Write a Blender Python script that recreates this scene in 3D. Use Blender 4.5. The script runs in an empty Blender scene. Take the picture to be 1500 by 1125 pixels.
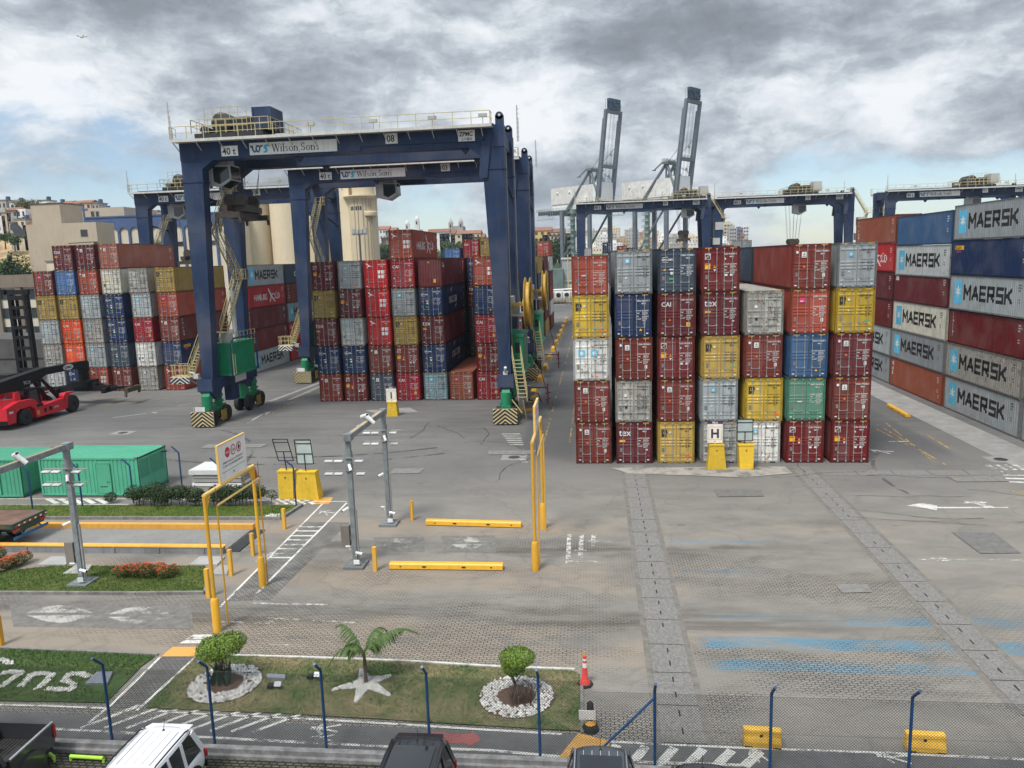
import bpy, bmesh, math, random
from mathutils import Vector, Matrix, noise
R = math.radians
PI = math.pi
random.seed(7)
S = bpy.context.scene
COL = S.collection

# ------------------------------------------------------------ camera
CAMP = Vector((1.469, -51.816, 14.107)); FPX = 1127.0
yaw, pit, rol = 0.10999910, -0.16068995, 0.03222533
RM = Matrix.Rotation(yaw, 3, 'Z') @ Matrix.Rotation(pit, 3, 'X') @ Matrix.Rotation(rol, 3, 'Y')
cd = bpy.data.cameras.new('camera'); cam = bpy.data.objects.new('camera', cd); COL.objects.link(cam)
cam.matrix_world = Matrix.Translation(CAMP) @ (RM @ Matrix.Rotation(R(90), 3, 'X')).to_4x4()
cd.sensor_width = 36; cd.lens = FPX / 1500 * 36; cd.clip_start = .5; cd.clip_end = 6000
S.camera = cam

def ray(x, y):
    return RM @ Vector(((x - 750) / FPX, 1, -(y - 562.5) / FPX))
def G(x, y, z=0.0):                      # where the line of sight of a point of the photo meets height z
    d = ray(x, y); t = (z - CAMP.z) / d.z; return CAMP + t * d
def AY(x, y, Y):
    d = ray(x, y); t = (Y - CAMP.y) / d.y; return CAMP + t * d

# ------------------------------------------------------------ sky, sun, exposure
SUN_EL, SUN_AZ = R(58), R(205)
W = bpy.data.worlds.new('World'); S.world = W; W.use_nodes = True
wt = W.node_tree; wn = wt.nodes; wl = wt.links
for n in list(wn): wn.remove(n)
def N(nodes, t, **k):
    n = nodes.new(t)
    for a, b in k.items(): setattr(n, a, b)
    return n
wo = N(wn, 'ShaderNodeOutputWorld'); bg = N(wn, 'ShaderNodeBackground')
sky = N(wn, 'ShaderNodeTexSky'); sky.sky_type = 'NISHITA'; sky.sun_disc = False
sky.sun_elevation = SUN_EL; sky.sun_rotation = SUN_AZ; sky.air_density = 1.0; sky.dust_density = .4; sky.ozone_density = 2.5
def wmath(op, a, b=None, c=None, clamp=False):
    n = N(wn, 'ShaderNodeMath', operation=op, use_clamp=clamp)
    for i, v in enumerate((a, b, c)):
        if v is None: continue
        if isinstance(v, (int, float)): n.inputs[i].default_value = v
        else: wl.new(v, n.inputs[i])
    return n.outputs[0]
tc = N(wn, 'ShaderNodeTexCoord'); sep = N(wn, 'ShaderNodeSeparateXYZ'); wl.new(tc.outputs['Generated'], sep.inputs[0])
zz = wmath('MAXIMUM', sep.outputs[2], 0.0)
den = wmath('ADD', zz, 0.16)
cx = wmath('DIVIDE', sep.outputs[0], den); cy = wmath('DIVIDE', sep.outputs[1], den)
cmb = N(wn, 'ShaderNodeCombineXYZ'); wl.new(cx, cmb.inputs[0]); wl.new(cy, cmb.inputs[1]); cmb.inputs[2].default_value = 3.7
wv = N(wn, 'ShaderNodeTexNoise'); wv.inputs['Scale'].default_value = 7; wv.inputs['Detail'].default_value = 6; wv.inputs['Roughness'].default_value = .6; wl.new(tc.outputs['Generated'], wv.inputs[0])
wm = N(wn, 'ShaderNodeVectorMath', operation='MULTIPLY_ADD'); wl.new(wv.outputs['Color'], wm.inputs[0]); wm.inputs[1].default_value = (.07, .07, .04); wl.new(tc.outputs['Generated'], wm.inputs[2]); warp = wm.outputs[0]
def wnoise(scale, detail, rough, off=0.0, dist=0.0):
    mp = N(wn, 'ShaderNodeMapping'); mp.inputs['Location'].default_value = (off, off * .7, off); mp.inputs['Scale'].default_value = (1.0, 1.0, 2.3)
    wl.new(warp, mp.inputs[0])
    n = N(wn, 'ShaderNodeTexNoise'); n.inputs['Scale'].default_value = scale; n.inputs['Detail'].default_value = detail
    n.inputs['Roughness'].default_value = rough; n.inputs['Distortion'].default_value = dist
    wl.new(mp.outputs[0], n.inputs[0]); return n.outputs['Fac']
def blob(px, py, rad, amt):              # a broad bank of cloud or opening seen in one direction
    d = ray(px, py).normalized()
    v = N(wn, 'ShaderNodeVectorMath', operation='DISTANCE'); wl.new(tc.outputs['Generated'], v.inputs[0]); v.inputs[1].default_value = d
    m = N(wn, 'ShaderNodeMapRange', interpolation_type='SMOOTHSTEP'); wl.new(v.outputs['Value'], m.inputs[0])
    m.inputs[1].default_value = 0; m.inputs[2].default_value = rad; m.inputs[3].default_value = amt; m.inputs[4].default_value = 0
    return m.outputs[0]
dens = wnoise(3.4, 13, .60, 2.0, .0)
shade = wnoise(4.4, 13, .60, 11.3, .0)
fine = wnoise(17, 9, .62, 5.0, .0)
cov = wmath('ADD', dens, .16)
for a in ((130, 285, .20, -.34), (330, 300, .12, -.22), (640, 320, .12, -.30), (60, 60, .25, .12), (400, 60, .4, .2), (760, 110, .4, .15), (1180, 320, .16, -.26), (900, 330, .12, -.22), (1400, 330, .14, -.16), (1200, 100, .4, .15)):
    cov = wmath('ADD', cov, blob(*a))
cov = wmath('ADD', cov, wmath('MULTIPLY', wmath('SUBTRACT', fine, .5), .18))
ramp = N(wn, 'ShaderNodeMapRange', interpolation_type='SMOOTHSTEP'); wl.new(cov, ramp.inputs[0])
ramp.inputs[1].default_value = .50; ramp.inputs[2].default_value = .68; ramp.inputs[3].default_value = 0; ramp.inputs[4].default_value = 1
sh = wmath('ADD', shade, wmath('MULTIPLY', wmath('SUBTRACT', fine, .5), .34))
for a in ((300, 0, .30, -.10), (760, 150, .16, .12), (620, 40, .14, .03), (950, 40, .22, -.04), (1150, 190, .14, -.07), (1380, 210, .16, .02), (60, 170, .16, .10), (1300, 60, .2, .02), (330, 110, .16, .0), (1000, 300, .2, .10), (600, 290, .12, .10)):
    sh = wmath('ADD', sh, blob(*a))
cr = N(wn, 'ShaderNodeValToRGB'); wl.new(sh, cr.inputs[0])
e = cr.color_ramp.elements
e[0].position = .20; e[0].color = (.135, .15, .172, 1)
e[1].position = .66; e[1].color = (.62, .64, .66, 1)
for p_, c_ in ((.34, (.19, .214, .245, 1)), (.42, (.255, .285, .322, 1)), (.49, (.335, .372, .412, 1)), (.56, (.47, .505, .54, 1))):
    x = e.new(p_); x.color = c_
skm = N(wn, 'ShaderNodeVectorMath', operation='SCALE'); wl.new(sky.outputs[0], skm.inputs[0]); skm.inputs['Scale'].default_value = 1.0
mixc = N(wn, 'ShaderNodeMix', data_type='RGBA'); wl.new(ramp.outputs[0], mixc.inputs[0])
cs = N(wn, 'ShaderNodeVectorMath', operation='SCALE'); wl.new(cr.outputs[0], cs.inputs[0]); wl.new(wmath('MULTIPLY', wmath('ADD', wmath('MULTIPLY', wmath('SMOOTH_MAX', wmath('SUBTRACT', zz, .33), 0.0, .05), 2.2), 1.0), 1 / 0.09), cs.inputs['Scale'])  # extra cloud brightness above the view, added to raise the ambient light
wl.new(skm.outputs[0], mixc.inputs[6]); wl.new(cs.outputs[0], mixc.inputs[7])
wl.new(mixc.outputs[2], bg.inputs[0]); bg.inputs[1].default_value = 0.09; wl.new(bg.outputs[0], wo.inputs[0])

sd = bpy.data.lights.new('sun', 'SUN'); sd.energy = 2.4; sd.angle = R(16); sd.color = (1, .96, .9)
so = bpy.data.objects.new('sun', sd); COL.objects.link(so)
sv = Vector((math.sin(SUN_AZ) * math.cos(SUN_EL), math.cos(SUN_AZ) * math.cos(SUN_EL), math.sin(SUN_EL)))
so.rotation_euler = (sv).to_track_quat('Z', 'Y').to_euler(); so.location = (0, -40, 80)
S.view_settings.view_transform = 'Standard'; S.view_settings.look = 'None'; S.view_settings.gamma = 1
S.view_settings.exposure = 0.6
S.render.engine = 'CYCLES'

# ------------------------------------------------------------ materials
MATS = {}
def mat(name, col, rough=.6, metal=0.0, var=.12, scale=1.5, rust=0.0, streak=0.0, spec=.4, rustcol=(.16, .065, .03), bump=0.0, world=False, fade=0.0):
    if name in MATS: return MATS[name]
    m = bpy.data.materials.new(name); m.use_nodes = True; t = m.node_tree; n = t.nodes; l = t.links
    b = n['Principled BSDF']; b.inputs['Roughness'].default_value = rough; b.inputs['Metallic'].default_value = metal
    b.inputs['Specular IOR Level'].default_value = spec
    c4 = (*col, 1)
    tcx = N(n, 'ShaderNodeTexCoord'); oi = N(n, 'ShaderNodeObjectInfo')
    sc = N(n, 'ShaderNodeVectorMath', operation='ADD')
    if world:
        g = N(n, 'ShaderNodeNewGeometry'); l.new(g.outputs['Position'], sc.inputs[0])
    else:
        l.new(tcx.outputs['Object'], sc.inputs[0])
        mm = N(n, 'ShaderNodeMath', operation='MULTIPLY'); mm.inputs[1].default_value = 97.0; l.new(oi.outputs['Random'], mm.inputs[0])
        cb = N(n, 'ShaderNodeCombineXYZ')
        for i in range(3): l.new(mm.outputs[0], cb.inputs[i])
        l.new(cb.outputs[0], sc.inputs[1])
    def noise_(scl, det, rg, mul=(1, 1, 1)):
        mp = N(n, 'ShaderNodeMapping'); mp.inputs['Scale'].default_value = mul; l.new(sc.outputs[0], mp.inputs[0])
        q = N(n, 'ShaderNodeTexNoise'); q.inputs['Scale'].default_value = scl; q.inputs['Detail'].default_value = det; q.inputs['Roughness'].default_value = rg
        l.new(mp.outputs[0], q.inputs[0]); return q.outputs['Fac']
    def mr(v, a, b_, c, d):
        q = N(n, 'ShaderNodeMapRange'); l.new(v, q.inputs[0])
        for i, z in enumerate((a, b_, c, d)): q.inputs[i + 1].default_value = z
        return q.outputs[0]
    n1 = noise_(scale, 6, .6)
    f = mr(n1, .3, .7, 1 - var, 1 + var)
    if not world:
        orv = mr(oi.Random if False else oi.outputs['Random'], 0, 1, .86, 1.16); fm = N(n, 'ShaderNodeMath', operation='MULTIPLY'); l.new(f, fm.inputs[0]); l.new(orv, fm.inputs[1]); f = fm.outputs[0]
    vm = N(n, 'ShaderNodeVectorMath', operation='SCALE'); vm.inputs[0].default_value = col; l.new(f, vm.inputs['Scale'])
    cur = vm.outputs[0]
    def mixto(fac, c, cur, ty='MIX'):
        q = N(n, 'ShaderNodeMix', data_type='RGBA', blend_type=ty)
        if isinstance(fac, float): q.inputs[0].default_value = fac
        else: l.new(fac, q.inputs[0])
        l.new(cur, q.inputs[6]); q.inputs[7].default_value = (*c, 1); return q.outputs[2]
    if fade:
        cur = mixto(mr(noise_(scale * .4, 3, .5), .45, .7, 0, fade), (.45, .42, .40), cur)
    if streak:
        s1 = noise_(3.2, 5, .7, (1.5, 1.5, .16))
        cur = mixto(mr(s1, .48, .75, 0, streak), (.10, .075, .055), cur)
    if rust:
        r1 = noise_(4.5, 8, .75, (1, 1, .6))
        cur = mixto(mr(r1, .70 - rust * .16, .78 - rust * .16, 0, .9), rustcol, cur)
    l.new(cur, b.inputs['Base Color'])
    if bump:
        bp = N(n, 'ShaderNodeBump'); bp.inputs['Strength'].default_value = bump; bp.inputs['Distance'].default_value = .02
        l.new(noise_(scale * 8, 4, .6), bp.inputs['Height']); l.new(bp.outputs[0], b.inputs['Normal'])
    MATS[name] = m; return m
def glass(name='dark_glass', col=(.02, .028, .03)):
    if name in MATS: return MATS[name]
    m = bpy.data.materials.new(name); m.use_nodes = True; b = m.node_tree.nodes['Principled BSDF']
    b.inputs['Base Color'].default_value = (*col, 1); b.inputs['Roughness'].default_value = .08; b.inputs['Specular IOR Level'].default_value = .7
    MATS[name] = m; return m

# ------------------------------------------------------------ mesh helpers
class MB:
    def __init__(s): s.v = []; s.f = []; s.m = []; s.cur = 0
    def add(s, vs, fs):
        o = len(s.v); s.v += [tuple(q) for q in vs]; s.f += [tuple(i + o for i in f) for f in fs]; s.m += [s.cur] * len(fs); return s
    def mi(s, i): s.cur = i; return s
    def box(s, x0, x1, y0, y1, z0, z1):
        return s.add([(x0, y0, z0), (x1, y0, z0), (x1, y1, z0), (x0, y1, z0), (x0, y0, z1), (x1, y0, z1), (x1, y1, z1), (x0, y1, z1)],
                     [(0, 3, 2, 1), (4, 5, 6, 7), (0, 1, 5, 4), (1, 2, 6, 5), (2, 3, 7, 6), (3, 0, 4, 7)])
    def hexa(s, bot, top):               # two quads, counter-clockwise seen from above
        return s.add(list(bot) + list(top), [(0, 3, 2, 1), (4, 5, 6, 7), (0, 1, 5, 4), (1, 2, 6, 5), (2, 3, 7, 6), (3, 0, 4, 7)])
    def beam(s, p, q, w, h=None, up=(0, 0, 1)):
        h = h or w; p = Vector(p); q = Vector(q); d = (q - p)
        if d.length < 1e-6: return s
        d.normalize(); u = Vector(up)
        if abs(d.dot(u)) > .98: u = Vector((0, 1, 0))
        r = d.cross(u).normalized(); u = r.cross(d).normalized(); a = r * w / 2; b = u * h / 2
        return s.hexa([p - a - b, p + a - b, p + a + b, p - a + b][::-1], [q - a - b, q + a - b, q + a + b, q - a + b][::-1])
    def tube(s, pts, r, n=8, r2=None, cap=True):
        pts = [Vector(p) for p in pts]; k = len(pts); vs = []; fs = []
        ref = None
        for i, p in enumerate(pts):
            d = (pts[min(i + 1, k - 1)] - pts[max(i - 1, 0)]).normalized()
            if ref is None: ref = Vector((0, 0, 1)) if abs(d.z) < .9 else Vector((0, 1, 0))
            a = d.cross(ref).normalized(); b = a.cross(d).normalized(); ref = b
            rr = r if r2 is None else r + (r2 - r) * i / (k - 1)
            for j in range(n):
                t = 2 * PI * j / n; vs.append(p + a * math.cos(t) * rr + b * math.sin(t) * rr)
        for i in range(k - 1):
            for j in range(n): fs.append((i * n + j, i * n + (j + 1) % n, (i + 1) * n + (j + 1) % n, (i + 1) * n + j))
        if cap: fs.append(tuple(range(n))[::-1]); fs.append(tuple((k - 1) * n + j for j in range(n)))
        return s.add(vs, fs)
    def lathe(s, c, prof, n=24, axis='z'):          # prof: (radius, height)
        vs = []; fs = []; c = Vector(c); k = len(prof)
        for r, h in prof:
            for j in range(n):
                t = 2 * PI * j / n; a, b = r * math.cos(t), r * math.sin(t)
                vs.append(c + Vector({'z': (a, b, h), 'x': (h, a, b), 'y': (b, h, a)}[axis]))
        for i in range(k - 1):
            for j in range(n): fs.append((i * n + j, i * n + (j + 1) % n, (i + 1) * n + (j + 1) % n, (i + 1) * n + j))
        if prof[0][0] > 1e-4: fs.append(tuple(range(n))[::-1])
        if prof[-1][0] > 1e-4: fs.append(tuple((k - 1) * n + j for j in range(n)))
        return s.add(vs, fs)
    def prism(s, poly, axis, a, b):                 # poly in the two other axes, in order
        k = len(poly)
        def P(u, v, w): return {'x': (w, u, v), 'y': (u, w, v), 'z': (u, v, w)}[axis]
        vs = [P(u, v, a) for u, v in poly] + [P(u, v, b) for u, v in poly]
        fs = [tuple(range(k))[::-1], tuple(range(k, 2 * k))] + [(i, (i + 1) % k, (i + 1) % k + k, i + k) for i in range(k)]
        if axis == 'y': fs = [f[::-1] for f in fs]
        return s.add(vs, fs)
    def quad(s, a, b, c, d): return s.add([a, b, c, d], [(0, 1, 2, 3)])
    def merge(s, me, M=None, mi=None):              # bring in another mesh
        o = len(s.v)
        for v in me.vertices: s.v.append(tuple(M @ v.co) if M else tuple(v.co))
        for p in me.polygons: s.f.append(tuple(i + o for i in p.vertices)); s.m.append(s.cur if mi is None else mi)
        return s
    def mesh(s, name='mesh', mats=()):
        me = bpy.data.meshes.new(name); me.from_pydata(s.v, [], s.f)
        for m in mats: me.materials.append(m)
        if any(s.m): me.polygons.foreach_set('material_index', s.m)
        me.update(); return me
    def build(s, name, mats, parent=None, smooth=False, loc=None, recalc=True):
        if not isinstance(mats, (list, tuple)): mats = [mats]
        me = s.mesh(name, mats)
        if recalc:
            bm = bmesh.new(); bm.from_mesh(me); bmesh.ops.recalc_face_normals(bm, faces=bm.faces); bm.to_mesh(me); bm.free()
        if smooth:
            me.polygons.foreach_set('use_smooth', [True] * len(me.polygons))
            if smooth != 'all': me.set_sharp_from_angle(angle=R(40))
        return link(name, me, parent, loc)
def link(name, me, parent=None, loc=None):
    o = bpy.data.objects.new(name, me); COL.objects.link(o)
    if parent: o.parent = parent
    if loc is not None: o.location = loc
    return o
def tag(o, label, cat=None, group=None):
    o['label'] = label
    if cat: o['category'] = cat
    if group: o['group'] = group
    return o
def thing(name, label, cat, loc=(0, 0, 0), rz=0, group=None):
    o = bpy.data.objects.new(name, None); COL.objects.link(o); o.location = loc; o.rotation_euler = (0, 0, rz); o.empty_display_size = .3
    return tag(o, label, cat, group)
def kind(o, k): o['kind'] = k; return o
def copy_tree(o, parent=None):
    c = o.copy(); COL.objects.link(c)
    if parent is not None: c.parent = parent
    for ch in list(o.children): copy_tree(ch, c)
    return c
_tx = {}
def text_mesh(s, size=1.0, bold=0.0, ext=0.0, align='LEFT', cond=1.0):
    k = (s, size, bold, ext, align, cond)
    if k in _tx: return _tx[k]
    cu = bpy.data.curves.new('t', 'FONT'); cu.body = s; cu.size = size; cu.offset = bold; cu.extrude = ext; cu.align_x = align; cu.resolution_u = 3
    ob = bpy.data.objects.new('t', cu); COL.objects.link(ob)
    dg = bpy.context.evaluated_depsgraph_get(); dg.update()
    me = bpy.data.meshes.new_from_object(ob.evaluated_get(dg)); bpy.data.objects.remove(ob)
    if cond != 1.0:
        for v in me.vertices: v.co.x *= cond
    _tx[k] = me; return me
def MX(origin, xdir, ydir):
    X = Vector(xdir).normalized(); Y = Vector(ydir).normalized(); Z = X.cross(Y)
    M = Matrix((X, Y, Z)).transposed().to_4x4(); M.translation = Vector(origin); return M
def worn(name, col, amount=.5, scale=3.0, rough=.8):
    """road paint that has worn through in places"""
    if name in MATS: return MATS[name]
    m = bpy.data.materials.new(name); m.use_nodes = True; t = m.node_tree; n = t.nodes; l = t.links
    b = n['Principled BSDF']; b.inputs['Base Color'].default_value = (*col, 1); b.inputs['Roughness'].default_value = rough; b.inputs['Specular IOR Level'].default_value = .2
    g = N(n, 'ShaderNodeNewGeometry')
    def nz(s, d, mul=(1, 1, 1)):
        mp = N(n, 'ShaderNodeMapping'); mp.inputs['Scale'].default_value = mul; l.new(g.outputs['Position'], mp.inputs[0])
        q = N(n, 'ShaderNodeTexNoise'); q.inputs['Scale'].default_value = s; q.inputs['Detail'].default_value = d; q.inputs['Roughness'].default_value = .7
        l.new(mp.outputs[0], q.inputs[0]); return q.outputs['Fac']
    a = N(n, 'ShaderNodeMath', operation='ADD'); l.new(nz(scale, 8), a.inputs[0]); l.new(nz(scale * .12, 3, (.5, 1, 1)), a.inputs[1])
    br = N(n, 'ShaderNodeTexBrick'); br.inputs['Scale'].default_value = 1; br.inputs['Brick Width'].default_value = .22; br.inputs['Row Height'].default_value = .11; br.inputs['Mortar Size'].default_value = .012
    l.new(g.outputs['Position'], br.inputs[0])
    a2 = N(n, 'ShaderNodeMath', operation='MULTIPLY_ADD'); l.new(br.outputs['Fac'], a2.inputs[0]); a2.inputs[1].default_value = -.12; l.new(a.outputs[0], a2.inputs[2])
    r = N(n, 'ShaderNodeMapRange'); l.new(a2.outputs[0], r.inputs[0]); r.inputs[1].default_value = .72 + .5 * amount - .06; r.inputs[2].default_value = .72 + .5 * amount + .09
    l.new(r.outputs[0], b.inputs['Alpha']); MATS[name] = m; return m
# ------------------------------------------------------------ ground sheet
def ground_material():
    m = bpy.data.materials.new('yard_paving'); m.use_nodes = True; t = m.node_tree; n = t.nodes; l = t.links
    b = n['Principled BSDF']; b.inputs['Roughness'].default_value = .85; b.inputs['Specular IOR Level'].default_value = .25
    g = N(n, 'ShaderNodeNewGeometry'); P = g.outputs['Position']
    sp = N(n, 'ShaderNodeSeparateXYZ'); l.new(P, sp.inputs[0])
    def M_(op, a, b_=None, c=None, cl=False):
        q = N(n, 'ShaderNodeMath', operation=op, use_clamp=cl)
        for i, v in enumerate((a, b_, c)):
            if v is None: continue
            if isinstance(v, (int, float)): q.inputs[i].default_value = v
            else: l.new(v, q.inputs[i])
        return q.outputs[0]
    def nz(s, d=5, rg=.6, mul=(1, 1, 1), off=(0, 0, 0)):
        mp = N(n, 'ShaderNodeMapping'); mp.inputs['Scale'].default_value = mul; mp.inputs['Location'].default_value = off; l.new(P, mp.inputs[0])
        q = N(n, 'ShaderNodeTexNoise'); q.inputs['Scale'].default_value = s; q.inputs['Detail'].default_value = d; q.inputs['Roughness'].default_value = rg
        l.new(mp.outputs[0], q.inputs[0]); return q.outputs['Fac']
    def mr(v, a, b_, c=0.0, d=1.0, sm=True):
        q = N(n, 'ShaderNodeMapRange', interpolation_type='SMOOTHSTEP' if sm else 'LINEAR'); l.new(v, q.inputs[0])
        for i, z in enumerate((a, b_, c, d)): q.inputs[i + 1].default_value = z
        return q.outputs[0]
    def mix(f, a, c):
        q = N(n, 'ShaderNodeMix', data_type='RGBA')
        if isinstance(f, (int, float)): q.inputs[0].default_value = f
        else: l.new(f, q.inputs[0])
        for i, v in ((6, a), (7, c)):
            if isinstance(v, tuple): q.inputs[i].default_value = (*v, 1)
            else: l.new(v, q.inputs[i])
        return q.outputs[2]
    X, Y = sp.outputs[0], sp.outputs[1]
    wob = M_('MULTIPLY', M_('SUBTRACT', nz(.35, 4), .5), 3.0)
    Yw = M_('ADD', Y, wob); Xw = M_('ADD', X, wob)
    def band(v, c, w, soft):
        return mr(M_('ABSOLUTE', M_('SUBTRACT', v, c)), w, w + soft, 1, 0)
    big = nz(.05, 5, .6); mid = nz(.5, 9, .72, (.45, 1, 1)); fine = nz(16, 5, .8); streak = nz(.6, 6, .65, (.18, 1.6, 1))
    cur = mix(mr(big, .35, .65), (.115, .113, .109), (.185, .179, .166))
    near = mr(Yw, -14, 2, 1, 0)
    cur = mix(M_('MULTIPLY', near, .85), cur, mix(mr(mid, .3, .7), (.19, .178, .157), (.278, .257, .222)))
    # darker worn asphalt between the blocks and in the aisles
    cur = mix(M_('MULTIPLY', M_('MULTIPLY', mr(Yw, 0, 12), mr(streak, .35, .65)), .45), cur, (.085, .087, .09))
    lane = M_('MAXIMUM', band(X, -2.2, 1.8, .6), band(X, 22.0, 3.4, .8))
    cur = mix(M_('MULTIPLY', M_('MULTIPLY', lane, mr(Y, 0, 4)), .75), cur, mix(mid, (.07, .072, .076), (.11, .11, .112)))
    # sandy dust beside the truck lanes
    sand = M_('MULTIPLY', M_('MAXIMUM', band(Yw, -19.2, .8, 1.4), M_('MAXIMUM', band(Yw, -12.8, .6, 1.2), band(Yw, -25.2, 1.0, 1.2))), mr(M_('ADD', mid, mr(X, -14, 4, .12, 0)), .38, .60))
    sand = M_('MULTIPLY', sand, mr(Xw, 4, 7, 1, .35))
    cur = mix(M_('MULTIPLY', sand, .75), cur, (.285, .235, .180))
    # tyre-blackened wheel paths
    tyre = M_('MAXIMUM', band(Yw, -16.0, .25, .7), M_('MAXIMUM', band(Yw, -23.3, .35, 1.0), M_('MULTIPLY', band(Yw, -6.4, .2, 2), .3)))
    tyre = M_('MULTIPLY', M_('MULTIPLY', tyre, mr(streak, .38, .62)), mr(Xw, 6, 14, 1, .25))
    cur = mix(M_('MULTIPLY', tyre, .6), cur, (.065, .058, .05))
    arc = nz(.16, 3, .5, (1, 1, 1), (31, 7, 0))
    cur = mix(M_('MULTIPLY', mr(M_('ABSOLUTE', M_('SUBTRACT', arc, .5)), .0, .012, 1, 0), .16), cur, (.07, .07, .07))
    oil = mr(nz(.45, 6, .7, (.6, 1, 1), (9, 4, 0)), .64, .72)
    cur = mix(M_('MULTIPLY', oil, .5), cur, (.06, .06, .06))
    cur = mix(M_('MULTIPLY', mr(nz(3.3, 7, .8), .60, .75), .35), cur, (.34, .325, .295))
    cur = mix(M_('MULTIPLY', mr(fine, .52, .72), .50), cur, (.055, .053, .048)); cur = mix(M_('MULTIPLY', mr(nz(22, 4, .8, (1, 1, 1), (3, 8, 1)), .56, .72), .40), cur, (.36, .34, .31))
    bl = None                                         # worn blue bay paint
    for (yc, w_, xa, xb, am) in ((-23.0, .22, 9.5, 12, .8), (-24.85, .36, 5, 5.6, .95), (-26.45, .26, 5, 6, .85), (-14.72, .05, 4.9, 5.2, .7), (-18.35, .05, 4.9, 5.2, .7), (-22.75, .14, 5, 6, .4)):
        q = M_('MULTIPLY', M_('MULTIPLY', mr(M_('ABSOLUTE', M_('SUBTRACT', M_('ADD', Y, M_('MULTIPLY', wob, .10)), yc + .0)), w_, w_ + .18, 1, 0), mr(X, xa, xb)), am)
        if yc > -20: q = M_('MULTIPLY', q, mr(X, 8, 10.5, 1, 0))
        bl = q if bl is None else M_('MAXIMUM', bl, q)
    bl = M_('MULTIPLY', bl, mr(nz(1.1, 9, .75, (.35, 1, 1), (5, 5, 0)), .36, .60, .08, 1))
    cur = mix(M_('MULTIPLY', bl, .80), cur, (.075, .215, .31))
    # interlocking blocks near the fence, joints washed out in patches
    mp = N(n, 'ShaderNodeMapping'); l.new(P, mp.inputs[0])
    zig = M_('MULTIPLY', M_('PINGPONG', X, .11), .55)
    cb = N(n, 'ShaderNodeCombineXYZ'); l.new(X, cb.inputs[0]); l.new(M_('ADD', Y, zig), cb.inputs[1])
    br = N(n, 'ShaderNodeTexBrick'); l.new(cb.outputs[0], br.inputs[0]); br.inputs['Scale'].default_value = 1
    br.inputs['Brick Width'].default_value = .27; br.inputs['Row Height'].default_value = .135; br.inputs['Mortar Size'].default_value = .016; br.inputs['Mortar Smooth'].default_value = .3
    br.inputs['Color1'].default_value = (.42, .42, .42, 1); br.inputs['Color2'].default_value = (.62, .62, .62, 1); br.inputs['Mortar'].default_value = (0, 0, 0, 1)
    pav = M_('MULTIPLY', mr(Yw, -11, -6, 1, .12), mr(M_('ADD', nz(.22, 5, .65, (.35, 1, 1)), M_('MULTIPLY', mr(Y, -26, -10), -.08)), .42, .60, .06, 1))
    rightlane = mr(X, 14.5, 15.2, 1, .35)
    pav = M_('MULTIPLY', pav, rightlane)
    cur = mix(M_('MULTIPLY', br.outputs['Fac'], M_('MULTIPLY', pav, .85)), cur, (.035, .034, .03))
    sc = N(n, 'ShaderNodeSeparateColor'); l.new(br.outputs['Color'], sc.inputs[0])
    vs = N(n, 'ShaderNodeVectorMath', operation='SCALE'); l.new(cur, vs.inputs[0])
    l.new(M_('ADD', M_('MULTIPLY', M_('MULTIPLY', M_('SUBTRACT', sc.outputs[0], .52), pav), 1.0), 1.0), vs.inputs['Scale'])
    l.new(vs.outputs[0], b.inputs['Base Color'])
    bp = N(n, 'ShaderNodeBump'); bp.inputs['Strength'].default_value = .4; bp.inputs['Distance'].default_value = .03
    l.new(M_('SUBTRACT', fine, M_('MULTIPLY', br.outputs['Fac'], pav)), bp.inputs['Height']); l.new(bp.outputs[0], b.inputs['Normal'])
    return m
g = MB(); g.quad((-1500, -200, 0), (1500, -200, 0), (1500, 2500, 0), (-1500, 2500, 0))
kind(g.build('ground', ground_material()), 'structure')

# ------------------------------------------------------------ containers
CW, CL, HC, STD = 2.438, 12.192, 2.896, 2.591
PAL = {
 'brownred': ((.165, .030, .022), .10), 'darkred': ((.145, .014, .015), .05), 'maroon': ((.115, .018, .022), .06), 'crimson': ((.27, .014, .026), .04),
 'red': ((.42, .018, .020), .06), 'rustred': ((.33, .062, .038), .25), 'salmon': ((.28, .095, .065), .55), 'rust': ((.24, .065, .035), .35),
 'orange': ((.72, .085, .018), .05), 'yellow': ((.50, .34, .035), .12), 'olive': ((.33, .225, .055), .25), 'tan': ((.46, .31, .07), .12),
 'grey': ((.26, .285, .295), .12), 'lightgrey': ((.40, .42, .41), .38), 'rustygrey': ((.34, .34, .31), .60), 'white': ((.66, .66, .62), .50),
 'cream': ((.62, .60, .50), .30), 'navy': ((.010, .030, .095), .08), 'slate': ((.045, .065, .095), .12), 'blue': ((.055, .14, .32), .15),
 'midblue': ((.035, .095, .20), .15), 'green': ((.085, .235, .155), .25), 'teal': ((.22, .32, .34), .2), 'darkgrey': ((.055, .062, .06), .3), 'palegrey': ((.33, .365, .37), .1)}
def fmat(c):
    col, ru = PAL[c]; lt = c in ('grey', 'lightgrey', 'rustygrey', 'white', 'cream', 'palegrey', 'teal')
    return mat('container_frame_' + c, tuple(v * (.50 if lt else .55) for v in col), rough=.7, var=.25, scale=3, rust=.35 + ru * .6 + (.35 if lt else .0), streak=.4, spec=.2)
def cmat(c):
    col, ru = PAL[c]; lt = c in ('grey', 'lightgrey', 'rustygrey', 'white', 'cream', 'palegrey', 'teal')
    return mat('container_' + c, col, rough=.55, var=.13, scale=1.1, rust=ru * 1.25 + (.25 if lt else .05), streak=.45 if lt else .30, fade=.10, spec=.25)
GALV = mat('galvanised', (.33, .33, .32), .5, .3, var=.15)
BLACK = mat('black_rubber_and_shade', (.012, .012, .012), .7)
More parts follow.
